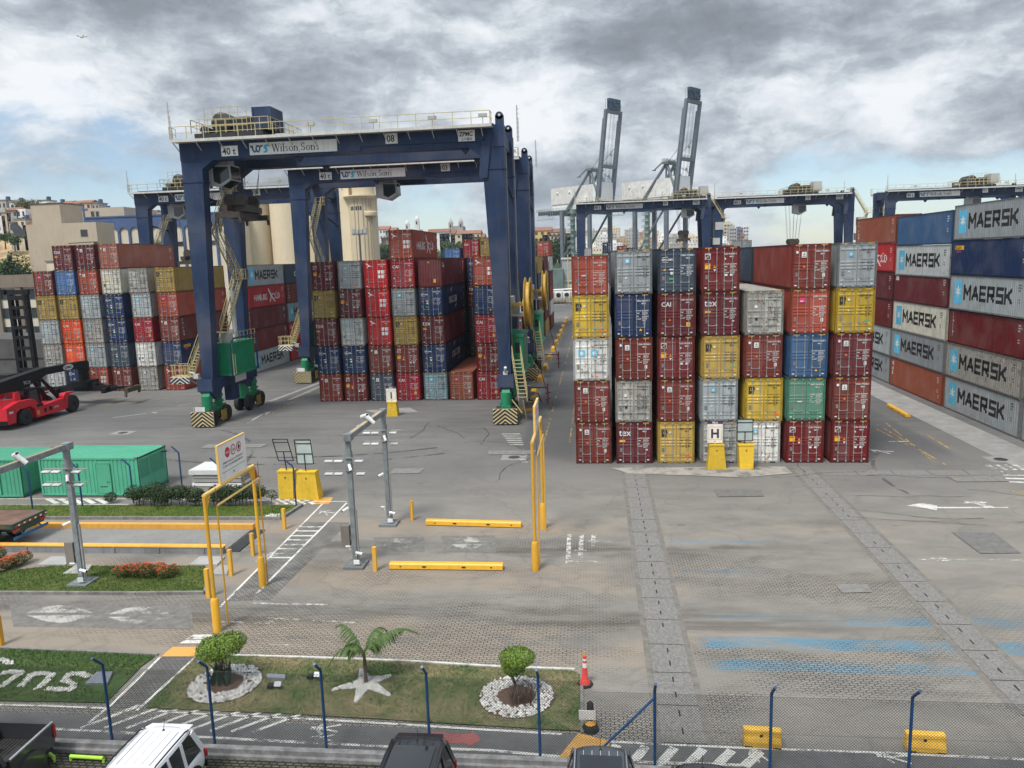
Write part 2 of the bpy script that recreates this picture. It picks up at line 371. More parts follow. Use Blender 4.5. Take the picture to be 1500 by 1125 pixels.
INK = {'w': mat('white_marking', (.62, .62, .60), .6, var=.1), 'k': mat('black_marking', (.02, .02, .02), .6), 'y': mat('yellow_marking', (.75, .38, .02), .6),
       'b': mat('light_blue_marking', (.10, .42, .60), .6), 'o': mat('orange_marking', (.75, .17, .02), .6), 'p': mat('pink_marking', (.60, .04, .16), .6),
       'n': mat('navy_marking', (.02, .035, .10), .6), 'g': mat('green_marking', (.05, .33, .12), .6), 's': mat('grey_marking', (.17, .16, .15), .6)}
INKS = list(INK)
def ink(c): return INKS.index(c)
def prof(y):                                         # depth of a corrugated side at distance y along it
    t = (y - .15) % .278
    if y < .15 or y > CL - .15: return 0.0
    if t < .072: return 0.0
    if t < .14: return .036 * (t - .072) / .068
    if t < .21: return .036
    return .036 * (1 - (t - .21) / .068)
def side_sheet(mb, x, sgn, h):
    ys = [.1]
    y = .15
    while y < CL - .2:
        for t in (.0, .072, .14, .21): ys.append(y + t)
        y += .278
    ys = [v for v in ys if v < CL - .12] + [CL - .1]
    vs = []; fs = []
    for v in ys:
        d = prof(v + 1e-5); vs.append((x + sgn * d, v, .15)); vs.append((x + sgn * d, v, h - .07))
    for i in range(len(ys) - 1): fs.append((2 * i, 2 * i + 2, 2 * i + 3, 2 * i + 1))
    mb.add(vs, fs)
_cm = {}
def body_mesh(h, front=False):
    k = ('body', h, front)
    if k in _cm: return _cm[k]
    b = MB()
    side_sheet(b, .012, 1, h); side_sheet(b, CW - .012, -1, h)
    b.mi(2)
    for x in (0, CW - .07):                           # side rails
        b.box(x, x + .07, .16, CL - .16, .03, .15); b.box(x + .003, x + .067, .16, CL - .16, h - .075, h - .004)
    b.mi(0)
    b.quad((.06, .05, .14), (CW - .06, .05, .14), (CW - .06, CL - .1, .14), (.06, CL - .1, .14))
    rv = []; rf = []                                  # roof, corrugated across
    ys = [.1]; y = .2
    while y < CL - .3: ys += [y, y + .09, y + .11, y + .2]; y += .225
    ys = sorted(set([v for v in ys if v < CL - .15])) + [CL - .1]
    for i, v in enumerate(ys):
        z = h - .03 + (.016 if i % 4 in (1, 2) else 0); rv += [(.05, v, z), (CW - .05, v, z)]
    for i in range(len(ys) - 1): rf.append((2 * i, 2 * i + 1, 2 * i + 3, 2 * i + 2))
    b.add(rv, rf)
    # far end wall, corrugated upright
    ev = []; ef = []; x = .12; xs = [.08]
    while x < CW - .2: xs += [x, x + .11, x + .15, x + .22]; x += .27
    xs = [v for v in xs if v < CW - .1] + [CW - .08]
    for yy, s in ((CL - .03, -1),) + (((.03, 1),) if front else ()):
        ev = []; ef = []
        for i, v in enumerate(xs): d = .045 if i % 4 in (3, 0) else 0; ev += [(v, yy + s * d, .13), (v, yy + s * d, h - .09)]
        for i in range(len(xs) - 1): ef.append((2 * i, 2 * i + 2, 2 * i + 3, 2 * i + 1))
        b.add(ev, ef)
    b.mi(2)
    for x0 in (0, CW - .13):                          # corner posts
        for y0 in (0.0, CL - .13): b.box(x0 + .004, x0 + .126, y0 + .004, y0 + .126, .12, h - .12)
    b.box(.13, CW - .13, .01, .12, h - .125, h - .006); b.box(.13, CW - .13, .01, .14, .01, .15)
    b.box(.13, CW - .13, CL - .12, CL - .01, h - .11, h - .006); b.box(.13, CW - .13, CL - .12, CL - .01, .01, .14)
    for x0 in (0, CW - .162):                         # corner castings
        for y0 in (-.004, CL - .174):
            b.box(x0, x0 + .162, y0, y0 + .178, 0, .118); b.box(x0, x0 + .162, y0, y0 + .178, h - .118, h)
    b.mi(1)
    for x0 in (.045, CW - .117):
        for z0 in (.035, h - .085): b.box(x0, x0 + .072, -.008, -.003, z0, z0 + .05)
    b.box(.3, .62, .003, .011, .02, .09); b.box(CW - .62, CW - .3, .003, .011, .02, .09)   # fork pockets, their shadow painted as flat black boxes
    me = b.mesh('container_body', [BLACK, BLACK, BLACK]); me.validate()
    bm = bmesh.new(); bm.from_mesh(me); bmesh.ops.recalc_face_normals(bm, faces=[f for f in bm.faces if f.calc_area() < 4]); bm.to_mesh(me); bm.free()
    _cm[k] = me; return me
def door_mesh(h, left, style):
    k = ('door', h, left, style)
    if k in _cm: return _cm[k]
    b = MB(); x0, x1 = (.135, CW / 2 - .012) if left else (CW / 2 + .012, CW - .135)
    z0, z1 = .155, h - .13; y = .055
    b.box(x0, x0 + .05, .022, y, z0, z1); b.box(x1 - .05, x1, .022, y, z0, z1); b.box(x0 + .05, x1 - .05, .022, y, z0, z0 + .06); b.box(x0 + .05, x1 - .05, .022, y, z1 - .06, z1)
    # pressed panel with horizontal ribs
    H = z1 - z0 - .12; zs = [(z0 + .06, 0)]
    if style == 0: ribs = [.10, .42, .50, .58, .90]
    elif style == 1: ribs = [.16, .38, .54, .84]
    else: ribs = [.33, .66]
    for r in sorted(ribs): c = z0 + .06 + r * H; zs += [(c - .075, 0), (c - .04, 1), (c + .04, 1), (c + .075, 0)]
    zs.append((z1 - .06, 0))
    vs = []; fs = []
    for z, d in zs: yy = .05 - (.030 if style != 2 else -.025) * d; vs += [(x0 + .05, yy, z), (x1 - .05, yy, z)]
    for i in range(len(zs) - 1): fs.append((2 * i, 2 * i + 1, 2 * i + 3, 2 * i + 2))
    b.add(vs, fs)
    b.mi(1); b.box(CW / 2 - .012 if left else CW / 2 + .001, CW / 2 - .001 if left else CW / 2 + .012, .03, .05, z0, z1)
    me = b.mesh('container_door', [BLACK, BLACK]); _cm[k] = me; return me
def bar_mesh(h, i):
    k = ('bar', h, i)
    if k in _cm: return _cm[k]
    x = (.46, .98, CW - .98, CW - .46)[i]; b = MB()
    b.tube([(x, -.004, .10), (x, -.004, h - .08)], .021, 6)
    for z in (.13, h - .12): b.box(x - .05, x + .05, -.035, .02, z - .05, z + .04)
    for z in (.75, 1.35, 2.1): b.box(x - .035, x + .035, -.02, .022, z - .02, z + .02)
    s = 1 if i in (0, 2) else -1
    b.beam((x, -.04, .68), (x + s * .34, -.04, .66), .025, .035); b.box(x - .04, x + .04, -.05, .0, .64, .72)
    me = b.mesh('locking_bar', [GALV]); _cm[k] = me; return me
def put(b, txt, x, z, size, c, bold=.0, y=-.0, cond=1.0, rot=False):
    me = text_mesh(txt, size, bold, 0, 'LEFT', cond)
    b.mi(ink(c)); b.merge(me, MX((x, y, z), (0, 0, -1) if rot else (1, 0, 0), (1, 0, 0) if rot else (0, 0, 1)))
def plate(b, x, z, w, hh, c, y=.012):
    b.mi(ink(c)); b.box(x, x + w, y, y + .005, z, z + hh)
def tri(b, x, z, s, c, up=1):
    b.mi(ink(c)); b.prism([(x, z), (x + s, z), (x + s / 2, z + up * s * .9)], 'y', .006, .011)
def star(n, r1, r2, cx, cz, a0=PI / 2):
    return [(cx + (r1 if i % 2 == 0 else r2) * math.cos(a0 + i * PI / n), cz + (r1 if i % 2 == 0 else r2) * math.sin(a0 + i * PI / n)) for i in range(2 * n)]
CODES = ['409527 3', '418803 1', '603911 7', '774205 5', '520946 2', '931178 0', '286631 4', '115570 6']
def marks_mesh(h, kind_, v=0):
    k = ('marks', h, kind_, v)
    if k in _cm: return _cm[k]
    b = MB(); yp = .014
    fg = 'k' if kind_ in ('msc', 'star', 'plaingrey', 'twostar', 'cream') else 'w'
    own = {'tex': 'TGHU', 'cai': 'CAIU', 'msc': 'MEDU', 'star': 'MSKU', 'twostar': 'MSKU', 'hs': 'SUDU', 'cma': 'CMAU', 'p': 'FCIU', 'sq': 'TCNU', 'pink': 'KKFU'}.get(kind_, 'TRHU')
    c = CODES[(v + len(kind_)) % 8]
    z = h - .52
    put(b, own + ' ' + c, 1.42, z, .14, fg, .004, yp, .95); put(b, '45G1', 1.78, z - .17, .13, fg, .004, yp)
    for i, (p, q) in enumerate((('MAX.GR', '32.500'), ('TARE', '3.900'), ('NET', '28.600'), ('CU.CAP', '76.3'))):
        zz_ = h - 1.15 - i * .17 - (.05 if i > 1 else 0)
        put(b, p, 1.42, zz_, .095, fg, .003, yp); put(b, q + ' KG', 1.82, zz_, .095, fg, .003, yp); put(b, '71.650 LB' if i < 3 else '2694 CU', 1.82, zz_ - .085, .07, fg, .002, yp)
    plate(b, .26, .72 + .1, .15, .26, 's')
    plate(b, .2, .22, .14, .07, 'w'); plate(b, CW - .36, .22, .14, .07, 'w')
    if kind_ == 'tex':
        put(b, 'tex', .19, h - .95, .66, 'w', .004, yp, .92); plate(b, .22, h - 1.38, .38, .13, 'y'); plate(b, 1.98, .92, .14, .08, 'w'); tri(b, .76, h - .5, .08, 'w')
    elif kind_ == 'cai':
        put(b, 'CAI', .20, h - .90, .42, 'w', .008, yp, .95); plate(b, 1.82, .62, .26, .32, 'y'); tri(b, .66, 1.05, .17, 'o'); plate(b, .27, .95, .12, .1, 'w')
    elif kind_ == 'msc':
        put(b, 'm', .22, h - .78, .46, 'k', .02, yp, 1.15); put(b, 'sc', .23, h - 1.02, .40, 'k', .02, yp, 1.0)
        b.mi(ink('w')); b.lathe((.80, .012, h - .74), [(0, -.002), (.075, -.002), (.075, .003)], 10, 'y')
        if v % 2: plate(b, 1.82, .72, .34, .1, 'g'); plate(b, 1.82, .58, .34, .11, 'y')
        else: plate(b, 1.86, .42, .36, .13, 'o')
        tri(b, .74, 1.50, .13, 'w', -1)
    elif kind_ in ('star', 'twostar'):
        for x in ((.76,) if kind_ == 'star' else (.52, 1.36)):
            s_ = .30 if kind_ == 'star' else .44
            zc = h - .74 if kind_ == 'star' else h - 1.02
            plate(b, x - s_ / 2 + .06, zc - s_ / 2, s_, s_, 'b'); b.mi(ink('w')); b.prism(star(7, s_ * .44, s_ * .17, x + .06, zc), 'y', .004, .009)
        plate(b, .68, 1.0, .10, .10, 'w')
        if v % 2: plate(b, 1.46, .22, .22, .1, 'o')
    elif kind_ == 'hs':
        b.mi(ink('w')); b.prism([(.25, h - .35), (.38, h - .33), (.62, h - .55), (.95, h - .68), (.60, h - .64), (.30, h - .86), (.44, h - .60)], 'y', .006, .011)
        for x in (1.42, 1.80):
            for z_ in (h - 1.38, h - 1.85): plate(b, x, z_, .27, .34, 'w', .006)
    elif kind_ == 'cma':
        put(b, 'CMA CGM', .22, h - .78, .15, 'w', .008, yp); b.mi(ink('w')); b.beam((.26, .01, h - .60), (.62, .01, h - .55), .004, .03); b.beam((.26, .01, h - .86), (.62, .01, h - .90), .004, .03)
        tri(b, .32, 1.45, .16, 'y'); plate(b, .72, 1.48, .26, .09, 'w'); b.lathe((.86, .012, 1.28), [(0, -.002), (.1, -.002), (.1, .003)], 10, 'y'); plate(b, .70, .86, .32, .11, 'g')
    elif kind_ == 'p':
        plate(b, .22, h - .80, .36, .38, 'w'); b.mi(ink('n')); b.prism([(.25, h - .77), (.55, h - .77), (.55, h - .52)], 'y', .005, .009); b.prism([(.25, h - .72), (.48, h - .50), (.25, h - .45)], 'y', .005, .009)
        b.mi(ink('y')); b.beam((.28, .004, h - .70), (.52, .004, h - .50), .004, .05)
        plate(b, .22, h - 1.42, .34, .36, 'y'); put(b, 'SUPER', .235, h - 1.16, .09, 'k', .004, .006)
        tri(b, .74, h - 1.36, .2, 'o'); tri(b, .76, h - 1.44, .17, 'w', -1); b.mi(ink('w')); b.lathe((1.50, .012, h - .78), [(0, -.002), (.07, -.002), (.07, .003)], 10, 'y')
        plate(b, 1.46, 1.0, .2, .13, 'w'); plate(b, 1.82, 1.0, .2, .12, 'w')
    elif kind_ == 'sq':
        plate(b, .62, h - .86, .30, .36, 'w'); tri(b, .70, h - .68, .14, 's'); plate(b, .67, h - .80, .2, .05, 's')
        b.mi(ink('w')); b.lathe((.34, .012, h - .52), [(0, -.002), (.09, -.002), (.09, .003)], 10, 'y')
        tri(b, .70, h - 1.50, .18, 'o'); plate(b, 1.92, .78, .17, .24, 'w')
    elif kind_ == 'pink':
        plate(b, .58, h - .84, .34, .30, 'p'); put(b, 'RAIL', .60, h - .80, .11, 'w', .006, .006); plate(b, 1.92, .78, .17, .24, 'w')
    elif kind_ == 'cream':
        plate(b, .60, h - 1.42, .22, .26, 'y'); plate(b, .26, .95, .2, .24, 'k')
    elif kind_ == 'plaingrey':
        plate(b, .60, 1.75, .18, .2, 'w'); plate(b, .64, .95, .17, .17, 'k')
        put(b, 'MAX GROSS', 1.42, .95, .12, 'k', .006, yp)
    elif kind_ == 'navyplain':
        tri(b, 1.62, .42, .2, 'y'); plate(b, 1.88, .80, .16, .3, 's')
    else:
        plate(b, .66, 1.25, .3, .08, 'w')
    if h > 2.8:                                       # yellow warning hatches on the top header
        b.mi(ink('y'))
        for x in (.22, CW - .62):
            for i in range(5): b.prism([(x + i * .085, h - .11), (x + .035 + i * .085, h - .11), (x + .075 + i * .085, h - .03), (x + .04 + i * .085, h - .03)], 'y', .002, .008)
    me = b.mesh('container_markings', [INK[i] for i in INKS]); _cm[k] = me; return me
def side_marks(kind_, flip=False):
    """markings painted on the ribbed side, following the ribs; seen from +X, left = low y"""
    k = ('side', kind_, flip)
    if k in _cm: return _cm[k]
    b = MB(); hh = HC
    def T(s, x, z, size, c, bold=.02, cond=1.0): 
        b.mi(ink(c)); b.merge(text_mesh(s, size, bold, 0, 'LEFT', cond), Matrix.Translation((x, z, 0)))
    def poly(pts, c, zz_=0.0): b.mi(ink(c)); b.add([(p[0], p[1], zz_) for p in pts], [tuple(range(len(pts)))])
    def code(x, c='w', s=.15):
        T('MSKU', x, hh - .55, s, c, .006); T('904 311', x, hh - .75, s, c, .006); T('45G1', x, hh - .95, s, c, .006); T('MAX', x, 1.3, s * .8, c, .004); T('TARE', x, 1.1, s * .8, c, .004)
    if kind_.startswith('maersk'):
        poly([(.85, .55), (2.15, .55), (2.15, 2.45), (.85, 2.45)], 'b')
        st = star(7, .56, .20, 1.5, 1.5); 
        b.mi(ink('w')); vs = [(1.5, 1.5, .002)] + [(x, z, .002) for x, z in st]; b.add(vs, [(0, i + 1, (i + 1) % 14 + 1) for i in range(14)])
        x = 2.6                                       # heavy squared capitals, drawn as bars
        H, w, s = 1.12, .92, .27; z0 = .92
        def seg(pts):
            for p, q in zip(pts, pts[1:]):
                p = Vector(p); q = Vector(q); d = (q - p).normalized(); nrm = Vector((-d.y, d.x)) * s / 2; e_ = d * (s / 2 if abs(d.x) < .01 or abs(d.y) < .01 else .05)
                a = [p - e_ + nrm, p - e_ - nrm, q + e_ - nrm, q + e_ + nrm]; poly([(u.x, u.y) for u in a], 'k', .001)
        L = {'M': [[(0, 0), (0, H), (w * .55, H * .35), (w * 1.1, H), (w * 1.1, 0)]], 'A': [[(0, 0), (w * .5, H), (w, 0)], [(w * .2, H * .32), (w * .8, H * .32)]],
             'E': [[(w * .9, H), (0, H), (0, 0), (w * .9, 0)], [(0, H / 2), (w * .8, H / 2)]], 'R': [[(0, 0), (0, H), (w * .85, H), (w * .85, H * .45), (0, H * .45)], [(w * .45, H * .45), (w * .9, 0)]],
             'S': [[(w * .9, H), (0, H), (0, H / 2), (w * .9, H / 2), (w * .9, 0), (0, 0)]], 'K': [[(0, 0), (0, H)], [(w * .15, H * .45), (w * .95, H)], [(w * .3, H * .55), (w, 0)]]}
        for ch in 'MAERSK':
            for st_ in L[ch]: seg([(x + p[0], z0 + .1 + p[1] * .9) for p in st_])
            x += w + (.48 if ch == 'M' else .36 if ch != 'A' else .34)
        code(10.9, 'k')
    elif kind_ == 'hamburg':
        T('HAMBURG', 1.6, .95, 1.15, 'w', .015, .78); T('SÜD', 8.35, .95, 1.15, 'w', .015, .85)
        poly([(6.2, 2.4), (6.5, 2.5), (7.4, 1.5), (8.6, .55), (8.3, .5), (7.2, 1.2)], 'w', .002); poly([(6.5, .55), (6.8, .6), (7.6, 1.5), (8.3, 1.7), (7.5, 1.75), (7.1, 1.5)], 'w', .003)
        code(11.1)
    elif kind_ == 'cmacgm':
        T('CMA CGM', 3.6, 1.05, 1.0, 'w', .03, 1.0)
        poly([(4.6, 2.2), (5.0, 2.55), (5.9, 2.7), (5.2, 2.4)], 'w'); poly([(6.8, .45), (7.5, .55), (8.1, .9), (7.3, .7)], 'w'); code(11.0)
    elif kind_ == 'triton':
        for i, ch in enumerate('TRITON'): T(ch, .75, 2.35 - i * .34, .36, 'w', .015)
        code(11.0)
    elif kind_ == 'caiv':
        for i, ch in enumerate('CAI'): T(ch, .6, 2.2 - i * .5, .5, 'w', .02)
        code(11.0); poly([(11.3, .6), (11.5, .6), (11.5, .9), (11.3, .9)], 'y')
    elif kind_ == 'cai': T('CAI', .5, 2.0, .6, 'w', .03); code(11.0)
    elif kind_ == 'florens':
        for i, ch in enumerate('FLORENS'): T(ch, .7, 2.45 - i * .31, .32, 'w', .012)
        code(11.1)
    elif kind_ == 'yellowtag': poly([(.6, 2.1), (2.1, 2.1), (2.1, 2.45), (.6, 2.45)], 'y'); T('SEACO', .62, 2.14, .36, 'n', .01, 1.0); poly([(.9, 1.9), (1.6, 1.9), (1.6, 1.98), (.9, 1.98)], 'p'); code(11.2)
    elif kind_ == 'olive':
        for i, ch in enumerate('MEDITERRANEAN'): T(ch, .7, 2.5 - i * .16, .17, 'k', .01)
        code(11.1, 'k')
    elif kind_ == 'label': poly([(.4, 2.1), (1.2, 2.1), (1.2, 2.6), (.4, 2.6)], 'w'); T('m', .5, 2.2, .3, 'n', .01); code(11.2)
    else: code(11.1)
    me0 = b.mesh('t')
    bm = bmesh.new(); bm.from_mesh(me0)
    bmesh.ops.remove_doubles(bm, verts=bm.verts, dist=1e-5)
    y = .15
    while y < CL - .15:
        for t in (0, .072, .14, .21):
            bmesh.ops.bisect_plane(bm, geom=list(bm.verts) + list(bm.edges) + list(bm.faces), dist=1e-5, plane_co=(CL - y - t if flip else y + t, 0, 0), plane_no=(1, 0, 0))
        y += .278
    me = bpy.data.meshes.new('side_marking'); 
    for v in bm.verts: v.co = Vector((-prof(CL - v.co.x if flip else v.co.x) + .004 + v.co.z, v.co.x, v.co.y))
    bm.to_mesh(me); bm.free(); bpy.data.meshes.remove(me0)
    for i in INKS: me.materials.append(INK[i])
    _cm[k] = me; return me
DSTYLE = {'hs': 2, 'plaingrey': 1, 'cream': 1, 'pink': 0, 'rust': 2, 'twostar': 1}
def setm(o, m, slots=(0,)):
    for i in slots: o.material_slots[i].link = 'OBJECT'; o.material_slots[i].material = m
def container(x, y, z, colour, marks, h, label, group, doors=True, side=None, sideleft=None, front=False, short=False):
    m = cmat(colour)
    t = thing('shipping_container', label, 'container', (x, y, z), 0, group)
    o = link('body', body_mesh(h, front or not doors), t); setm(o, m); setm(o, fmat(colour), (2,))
    if doors:
        st = DSTYLE.get(marks, 0)
        if colour in ('lightgrey', 'rustygrey'): st = 1
        for L_ in (True, False): setm(link('door', door_mesh(h, L_, st), t), m)
        for i in range(4):
            q = link('locking_bar', bar_mesh(h, i), t)
        if marks: link('door_markings', marks_mesh(h, marks, int(abs(x * 3 + z)) % 4), t)
    elif marks == 'frontend':
        b = MB(); b.mi(ink('y')); b.prism([(1.0, 2.4), (1.2, 2.4), (1.1, 2.6)], 'y', -.01, -.005); b.box(1.55, 1.8, -.012, -.006, .45, .8); link('end_markings', b.mesh('m', [INK[i] for i in INKS]), t)
    if side:
        s_ = link('side_marking', side_marks(side), t, (CW - .012, 0, 0))
    if sideleft:
        s_ = link('side_marking', side_marks(sideleft, True), t, (.012, CL, 0)); s_.rotation_euler = (0, 0, PI)
    return t
NTH = ['lowest', 'second up', 'third up', 'fourth up', 'fifth up', 'sixth up']
ORD = ['first', 'second', 'third', 'fourth', 'fifth', 'sixth', 'seventh']
CN = {'brownred': 'brown-red', 'darkred': 'dark red', 'rustred': 'rust-red', 'rustygrey': 'rusty grey', 'lightgrey': 'light grey', 'palegrey': 'pale blue-grey', 'midblue': 'blue', 'slate': 'slate blue', 'darkgrey': 'dark grey', 'olive': 'olive yellow', 'tan': 'tan yellow', 'teal': 'pale teal', 'green': 'sea green', 'rust': 'rust brown', 'salmon': 'faded salmon'}
def cname(c): return CN.get(c, c)
def stack(x, y, rows, place, group, dz=0, **kw):
    """rows bottom to top: (colour, marks[, options])"""
    z = 0
    for i, r in enumerate(rows):
        c, mk = r[0], r[1]; op = dict(r[2]) if len(r) > 2 else {}
        h = op.pop('h', HC); dx = op.pop('dx', 0)
        j = random.Random(int(x * 13 + i * 7 + y)).uniform(-.055, .055)
        if c: container(x + j + dx, y + abs(j), z + .002, c, mk, h - .004, f'{cname(c)} container, {NTH[i + dz]} in {place}', group, **op)
        z += h
HP = 2.825
Hb = [
 [('brownred', 'sq'), ('brownred', 'sq'), ('white', 'twostar'), ('yellow', 'msc'), ('rustred', 'rust', {'h': STD})],
 [('maroon', 'tex'), ('rustygrey', 'plaingrey'), ('brownred', 'sq'), ('navy', 'navyplain'), ('grey', 'star')],
 [('tan', 'msc'), ('brownred', 'sq'), ('darkred', 'p'), ('maroon', 'cai'), ('slate', 'cma')],
 [('lightgrey', 'plaingrey'), ('palegrey', 'star'), ('tan', 'msc'), ('maroon', 'tex'), ('darkred', 'p')],
 [('white', 'star'), ('yellow', 'msc'), ('brownred', 'sq'), ('rustygrey', 'plaingrey')],
 [('darkred', 'p'), ('green', 'plain'), ('midblue', 'navyplain'), ('rustred', 'pink'), ('brownred', 'sq')],
 [('darkred', 'p'), ('brownred', 'sq'), ('maroon', 'sq'), ('yellow', 'msc'), ('grey', 'star')]]
for k, rows in enumerate(Hb):
    stack(k * HP, 0, rows, f'{ORD[k]} column from left behind the H sign', 'containers in the block behind the H sign')
# a second row behind, seen over and between the first
for k, (n_, c) in enumerate(((4, 'navy'), (5, 'slate'), (5, 'red'), (5, 'grey'), (4, 'brownred'), (5, 'slate'), (5, 'brownred'))):
    rows = [(random.choice(('brownred', 'navy', 'grey', 'maroon')), None) if i < n_ - 1 else (c, None) for i in range(n_)]
    rows = [(c_, None, {'doors': False}) if i >= n_ - 2 or k == 0 else (None, None) for i, (c_, _) in enumerate(rows)]
    stack(k * HP, 12.6, rows, f'{ORD[k]} column of the row behind the H block', 'containers behind the H block')
IX, IY, IP = -27.33, 24.96, 2.787
Ib = [
 [('brownred', 'sq'), ('navy', 'cma'), ('maroon', 'tex'), ('olive', 'msc'), ('maroon', 'p')],
 [('darkred', 'p'), ('navy', 'cma'), ('lightgrey', 'star'), ('maroon', 'p'), ('grey', 'star')],
 [('slate', 'sq'), ('brownred', 'sq'), ('red', 'hs'), ('red', 'hs'), ('red', 'hs')],
 [('crimson', 'cai'), ('brownred', 'p'), ('olive', 'msc'), ('grey', 'star'), ('crimson', 'cai'), ('rustred', 'hs', {'side': 'hamburg'})],
 [('teal', 'star'), ('navy', 'cma', {'side': 'cmacgm'}), ('maroon', 'tex', {'side': 'plain'}), ('navy', 'cma', {'side': 'cmacgm'}), ('maroon', 'frontend', {'doors': False, 'front': True, 'side': 'cai'})],
 [('rust', 'pink')],
 [('crimson', 'cai'), ('darkred', 'p'), ('crimson', 'cai'), ('navy', 'navyplain'), ('rustred', 'hs')]]
for k, rows in enumerate(Ib):
    stack(IX + k * IP, IY, rows, f'{ORD[k]} column from left behind the I sign', 'containers in the block behind the I sign')
I2 = {4: [('darkgrey', 'plain')] * 4 + [('darkred', 'sq')], 5: [('darkgrey', 'plain')] * 3 + [('maroon', 'tex'), ('navy', 'cma')], 6: [(None, None)] * 3 + [('grey', 'plain'), ('maroon', 'sq')]}
for k, rows in I2.items():
    stack(IX + k * IP + .1, IY + 12.9, rows, f'{ORD[k]} column of the second row beyond the I sign', 'second row behind the I sign')
for px, c, mk, pl in ((562, 'darkred', 'sq', 'lower'), (650, 'blue', 'plain', ''), (678, 'crimson', 'cai', ''), (703, 'olive', 'msc', '')):
    zt = {562: 14.4, 650: 16.0, 678: 17.2, 703: 17.4}[px]
    q = AY(px, 364, 62)
    if px != 562: container(q.x, 62, zt - HC, c, mk, HC - .004, f'distant {cname(c)} container on top of the far stacks behind the I block', 'containers on top of the far stacks')
for px in (650, 678, 703):                            # what carries them
    q = AY(px, 364, 62); zt = {650: 16.0, 678: 17.2, 703: 17.4}[px] - HC
    container(q.x, 62, zt - HC, random.choice(('maroon', 'grey')), 'sq', HC - .004, f'container under the {({650: "blue", 678: "crimson", 703: "olive yellow"})[px]} one on the far stacks', 'containers on top of the far stacks')
JX = [-64.6, -61.8, -59.0, -56.05, -52.7, -49.4]; JY = 33.7
Jb = [
 [('lightgrey', 'plaingrey'), ('rustygrey', 'plaingrey'), ('palegrey', 'star'), ('olive', 'msc'), ('brownred', 'pink')],
 [('navy', 'cma'), ('orange', 'cai'), ('orange', 'cai'), ('olive', 'msc'), ('blue', 'navyplain'), ('maroon', 'tex')],
 [('rustred', 'hs'), ('palegrey', 'star'), ('rustygrey', 'star'), ('palegrey', 'star'), ('rustred', 'sq'), ('maroon', 'sq')],
 [('brownred', 'sq'), ('slate', 'cma'), ('navy', 'cma'), ('navy', 'cma'), ('cream', 'cream'), ('salmon', 'sq', {'side': 'plain'})],
 [('rustygrey', 'star'), ('white', 'plaingrey'), ('crimson', 'cai'), ('palegrey', 'star'), ('rustygrey', 'star')],
 [('rustred', 'hs', {'side': 'plain'}), ('navy', 'navyplain', {'side': 'yellowtag'}), ('brownred', 'sq', {'side': 'triton'}), ('rustred', 'pink', {'side': 'plain'}), ('olive', 'msc', {'side': 'olive'})]]
for k, rows in enumerate(Jb):
    stack(JX[k], JY, rows, f'{ORD[k]} column from left of the far left block', 'containers in the far left block')
J2 = [(46.2, [('lightgrey', 'plaingrey', {'side': 'maersk'}), ('darkred', 'cai', {'side': 'caiv'}), ('maroon', 'sq', {'side': 'plain'}), ('red', 'hs', {'side': 'hamburg'}), ('lightgrey', 'star', {'side': 'maersk'})], 'nearest'),
      (58.8, [('red', 'hs', {'side': 'plain'}), ('red', 'cai', {'side': 'cai'}), ('grey', 'star', {'side': 'maersk'}), ('brownred', 'sq', {'side': 'triton'}), ('slate', 'cma', {'side': 'cmacgm'})], 'second'),
      (71.4, [(None, None), ('brownred', 'sq', {'side': 'plain'}), ('navy', 'cma', {'side': 'plain'}), ('maroon', 'sq', {'side': 'plain'}), ('grey', 'star', {'side': 'maersk'})], 'farthest')]
for Y_, rows, w_ in J2:
    stack(-46.44, Y_, rows, f'{w_} side-on stack between the left cranes', 'side-on containers between the left cranes')
# wall of containers on the right, sides towards us
WX = 31.92
WL = [('left', 31.3, [('grey', 'star', 'maersk'), ('palegrey', 'star', 'maersk'), ('darkred', 'sq', 'plain'), ('maroon', 'sq', 'plain'), ('red', 'hs', 'hamburg'), ('rust', 'sq', 'triton')]),
      ('middle', 18.8, [('rust', 'sq', 'caiv'), ('grey', 'star', 'maersk'), ('cream', 'star', 'maersk'), ('maroon', 'sq', 'label'), ('lightgrey', 'star', 'maersk'), ('midblue', 'sq', 'plain')]),
      ('right', 6.3, [('grey', 'star', 'maersk'), ('rustygrey', 'star', 'maersk'), ('darkred', 'sq', 'florens'), ('palegrey', 'star', 'maersk'), ('navy', 'sq', 'yellowtag'), ('grey', 'star', 'maersk')]),
      ('cut-off rightmost', -6.2, [('grey', 'star', 'plain'), ('rustygrey', 'star', 'maersk'), ('brownred', 'sq', 'plain'), ('navy', 'sq', 'plain')])]
for nm, Y_, rows in WL:
    rr = []
    for i, (c, mk, sm) in enumerate(rows):
        rr.append((c, mk, {'sideleft': sm, 'h': STD if (i == 3 and nm == 'middle') else HC, 'doors': False}))
    stack(WX, Y_, rr, f'{nm} stack of the tall side-on wall', 'side-on containers in the tall wall at right')
# far stacks along the aisle beyond the second crane
FC = ['rustred', 'grey', 'maroon', 'brownred', 'palegrey', 'slate', 'white', 'crimson', 'olive']
rnd = random.Random(4)
for b_, Y_ in enumerate((62.5, 75.2, 87.9, 100.6)):
    rows = []
    for i in range(5 if b_ < 3 else 6):
        c = FC[(b_ * 4 + i * 3 + (b_ == 1)) % len(FC)]; rows.append((c, rnd.choice(('hs', 'sq', 'star', 'tex')), {'side': rnd.choice(('maersk', 'plain', 'plain', 'triton')) if c in ('grey', 'palegrey', 'white') else 'plain', 'doors': b_ == 0 or i > 3}))
    stack(-10.4 + b_ * .25, Y_, rows, f'{ORD[b_]} far stack left of the central aisle', 'far stacks along the central aisle')
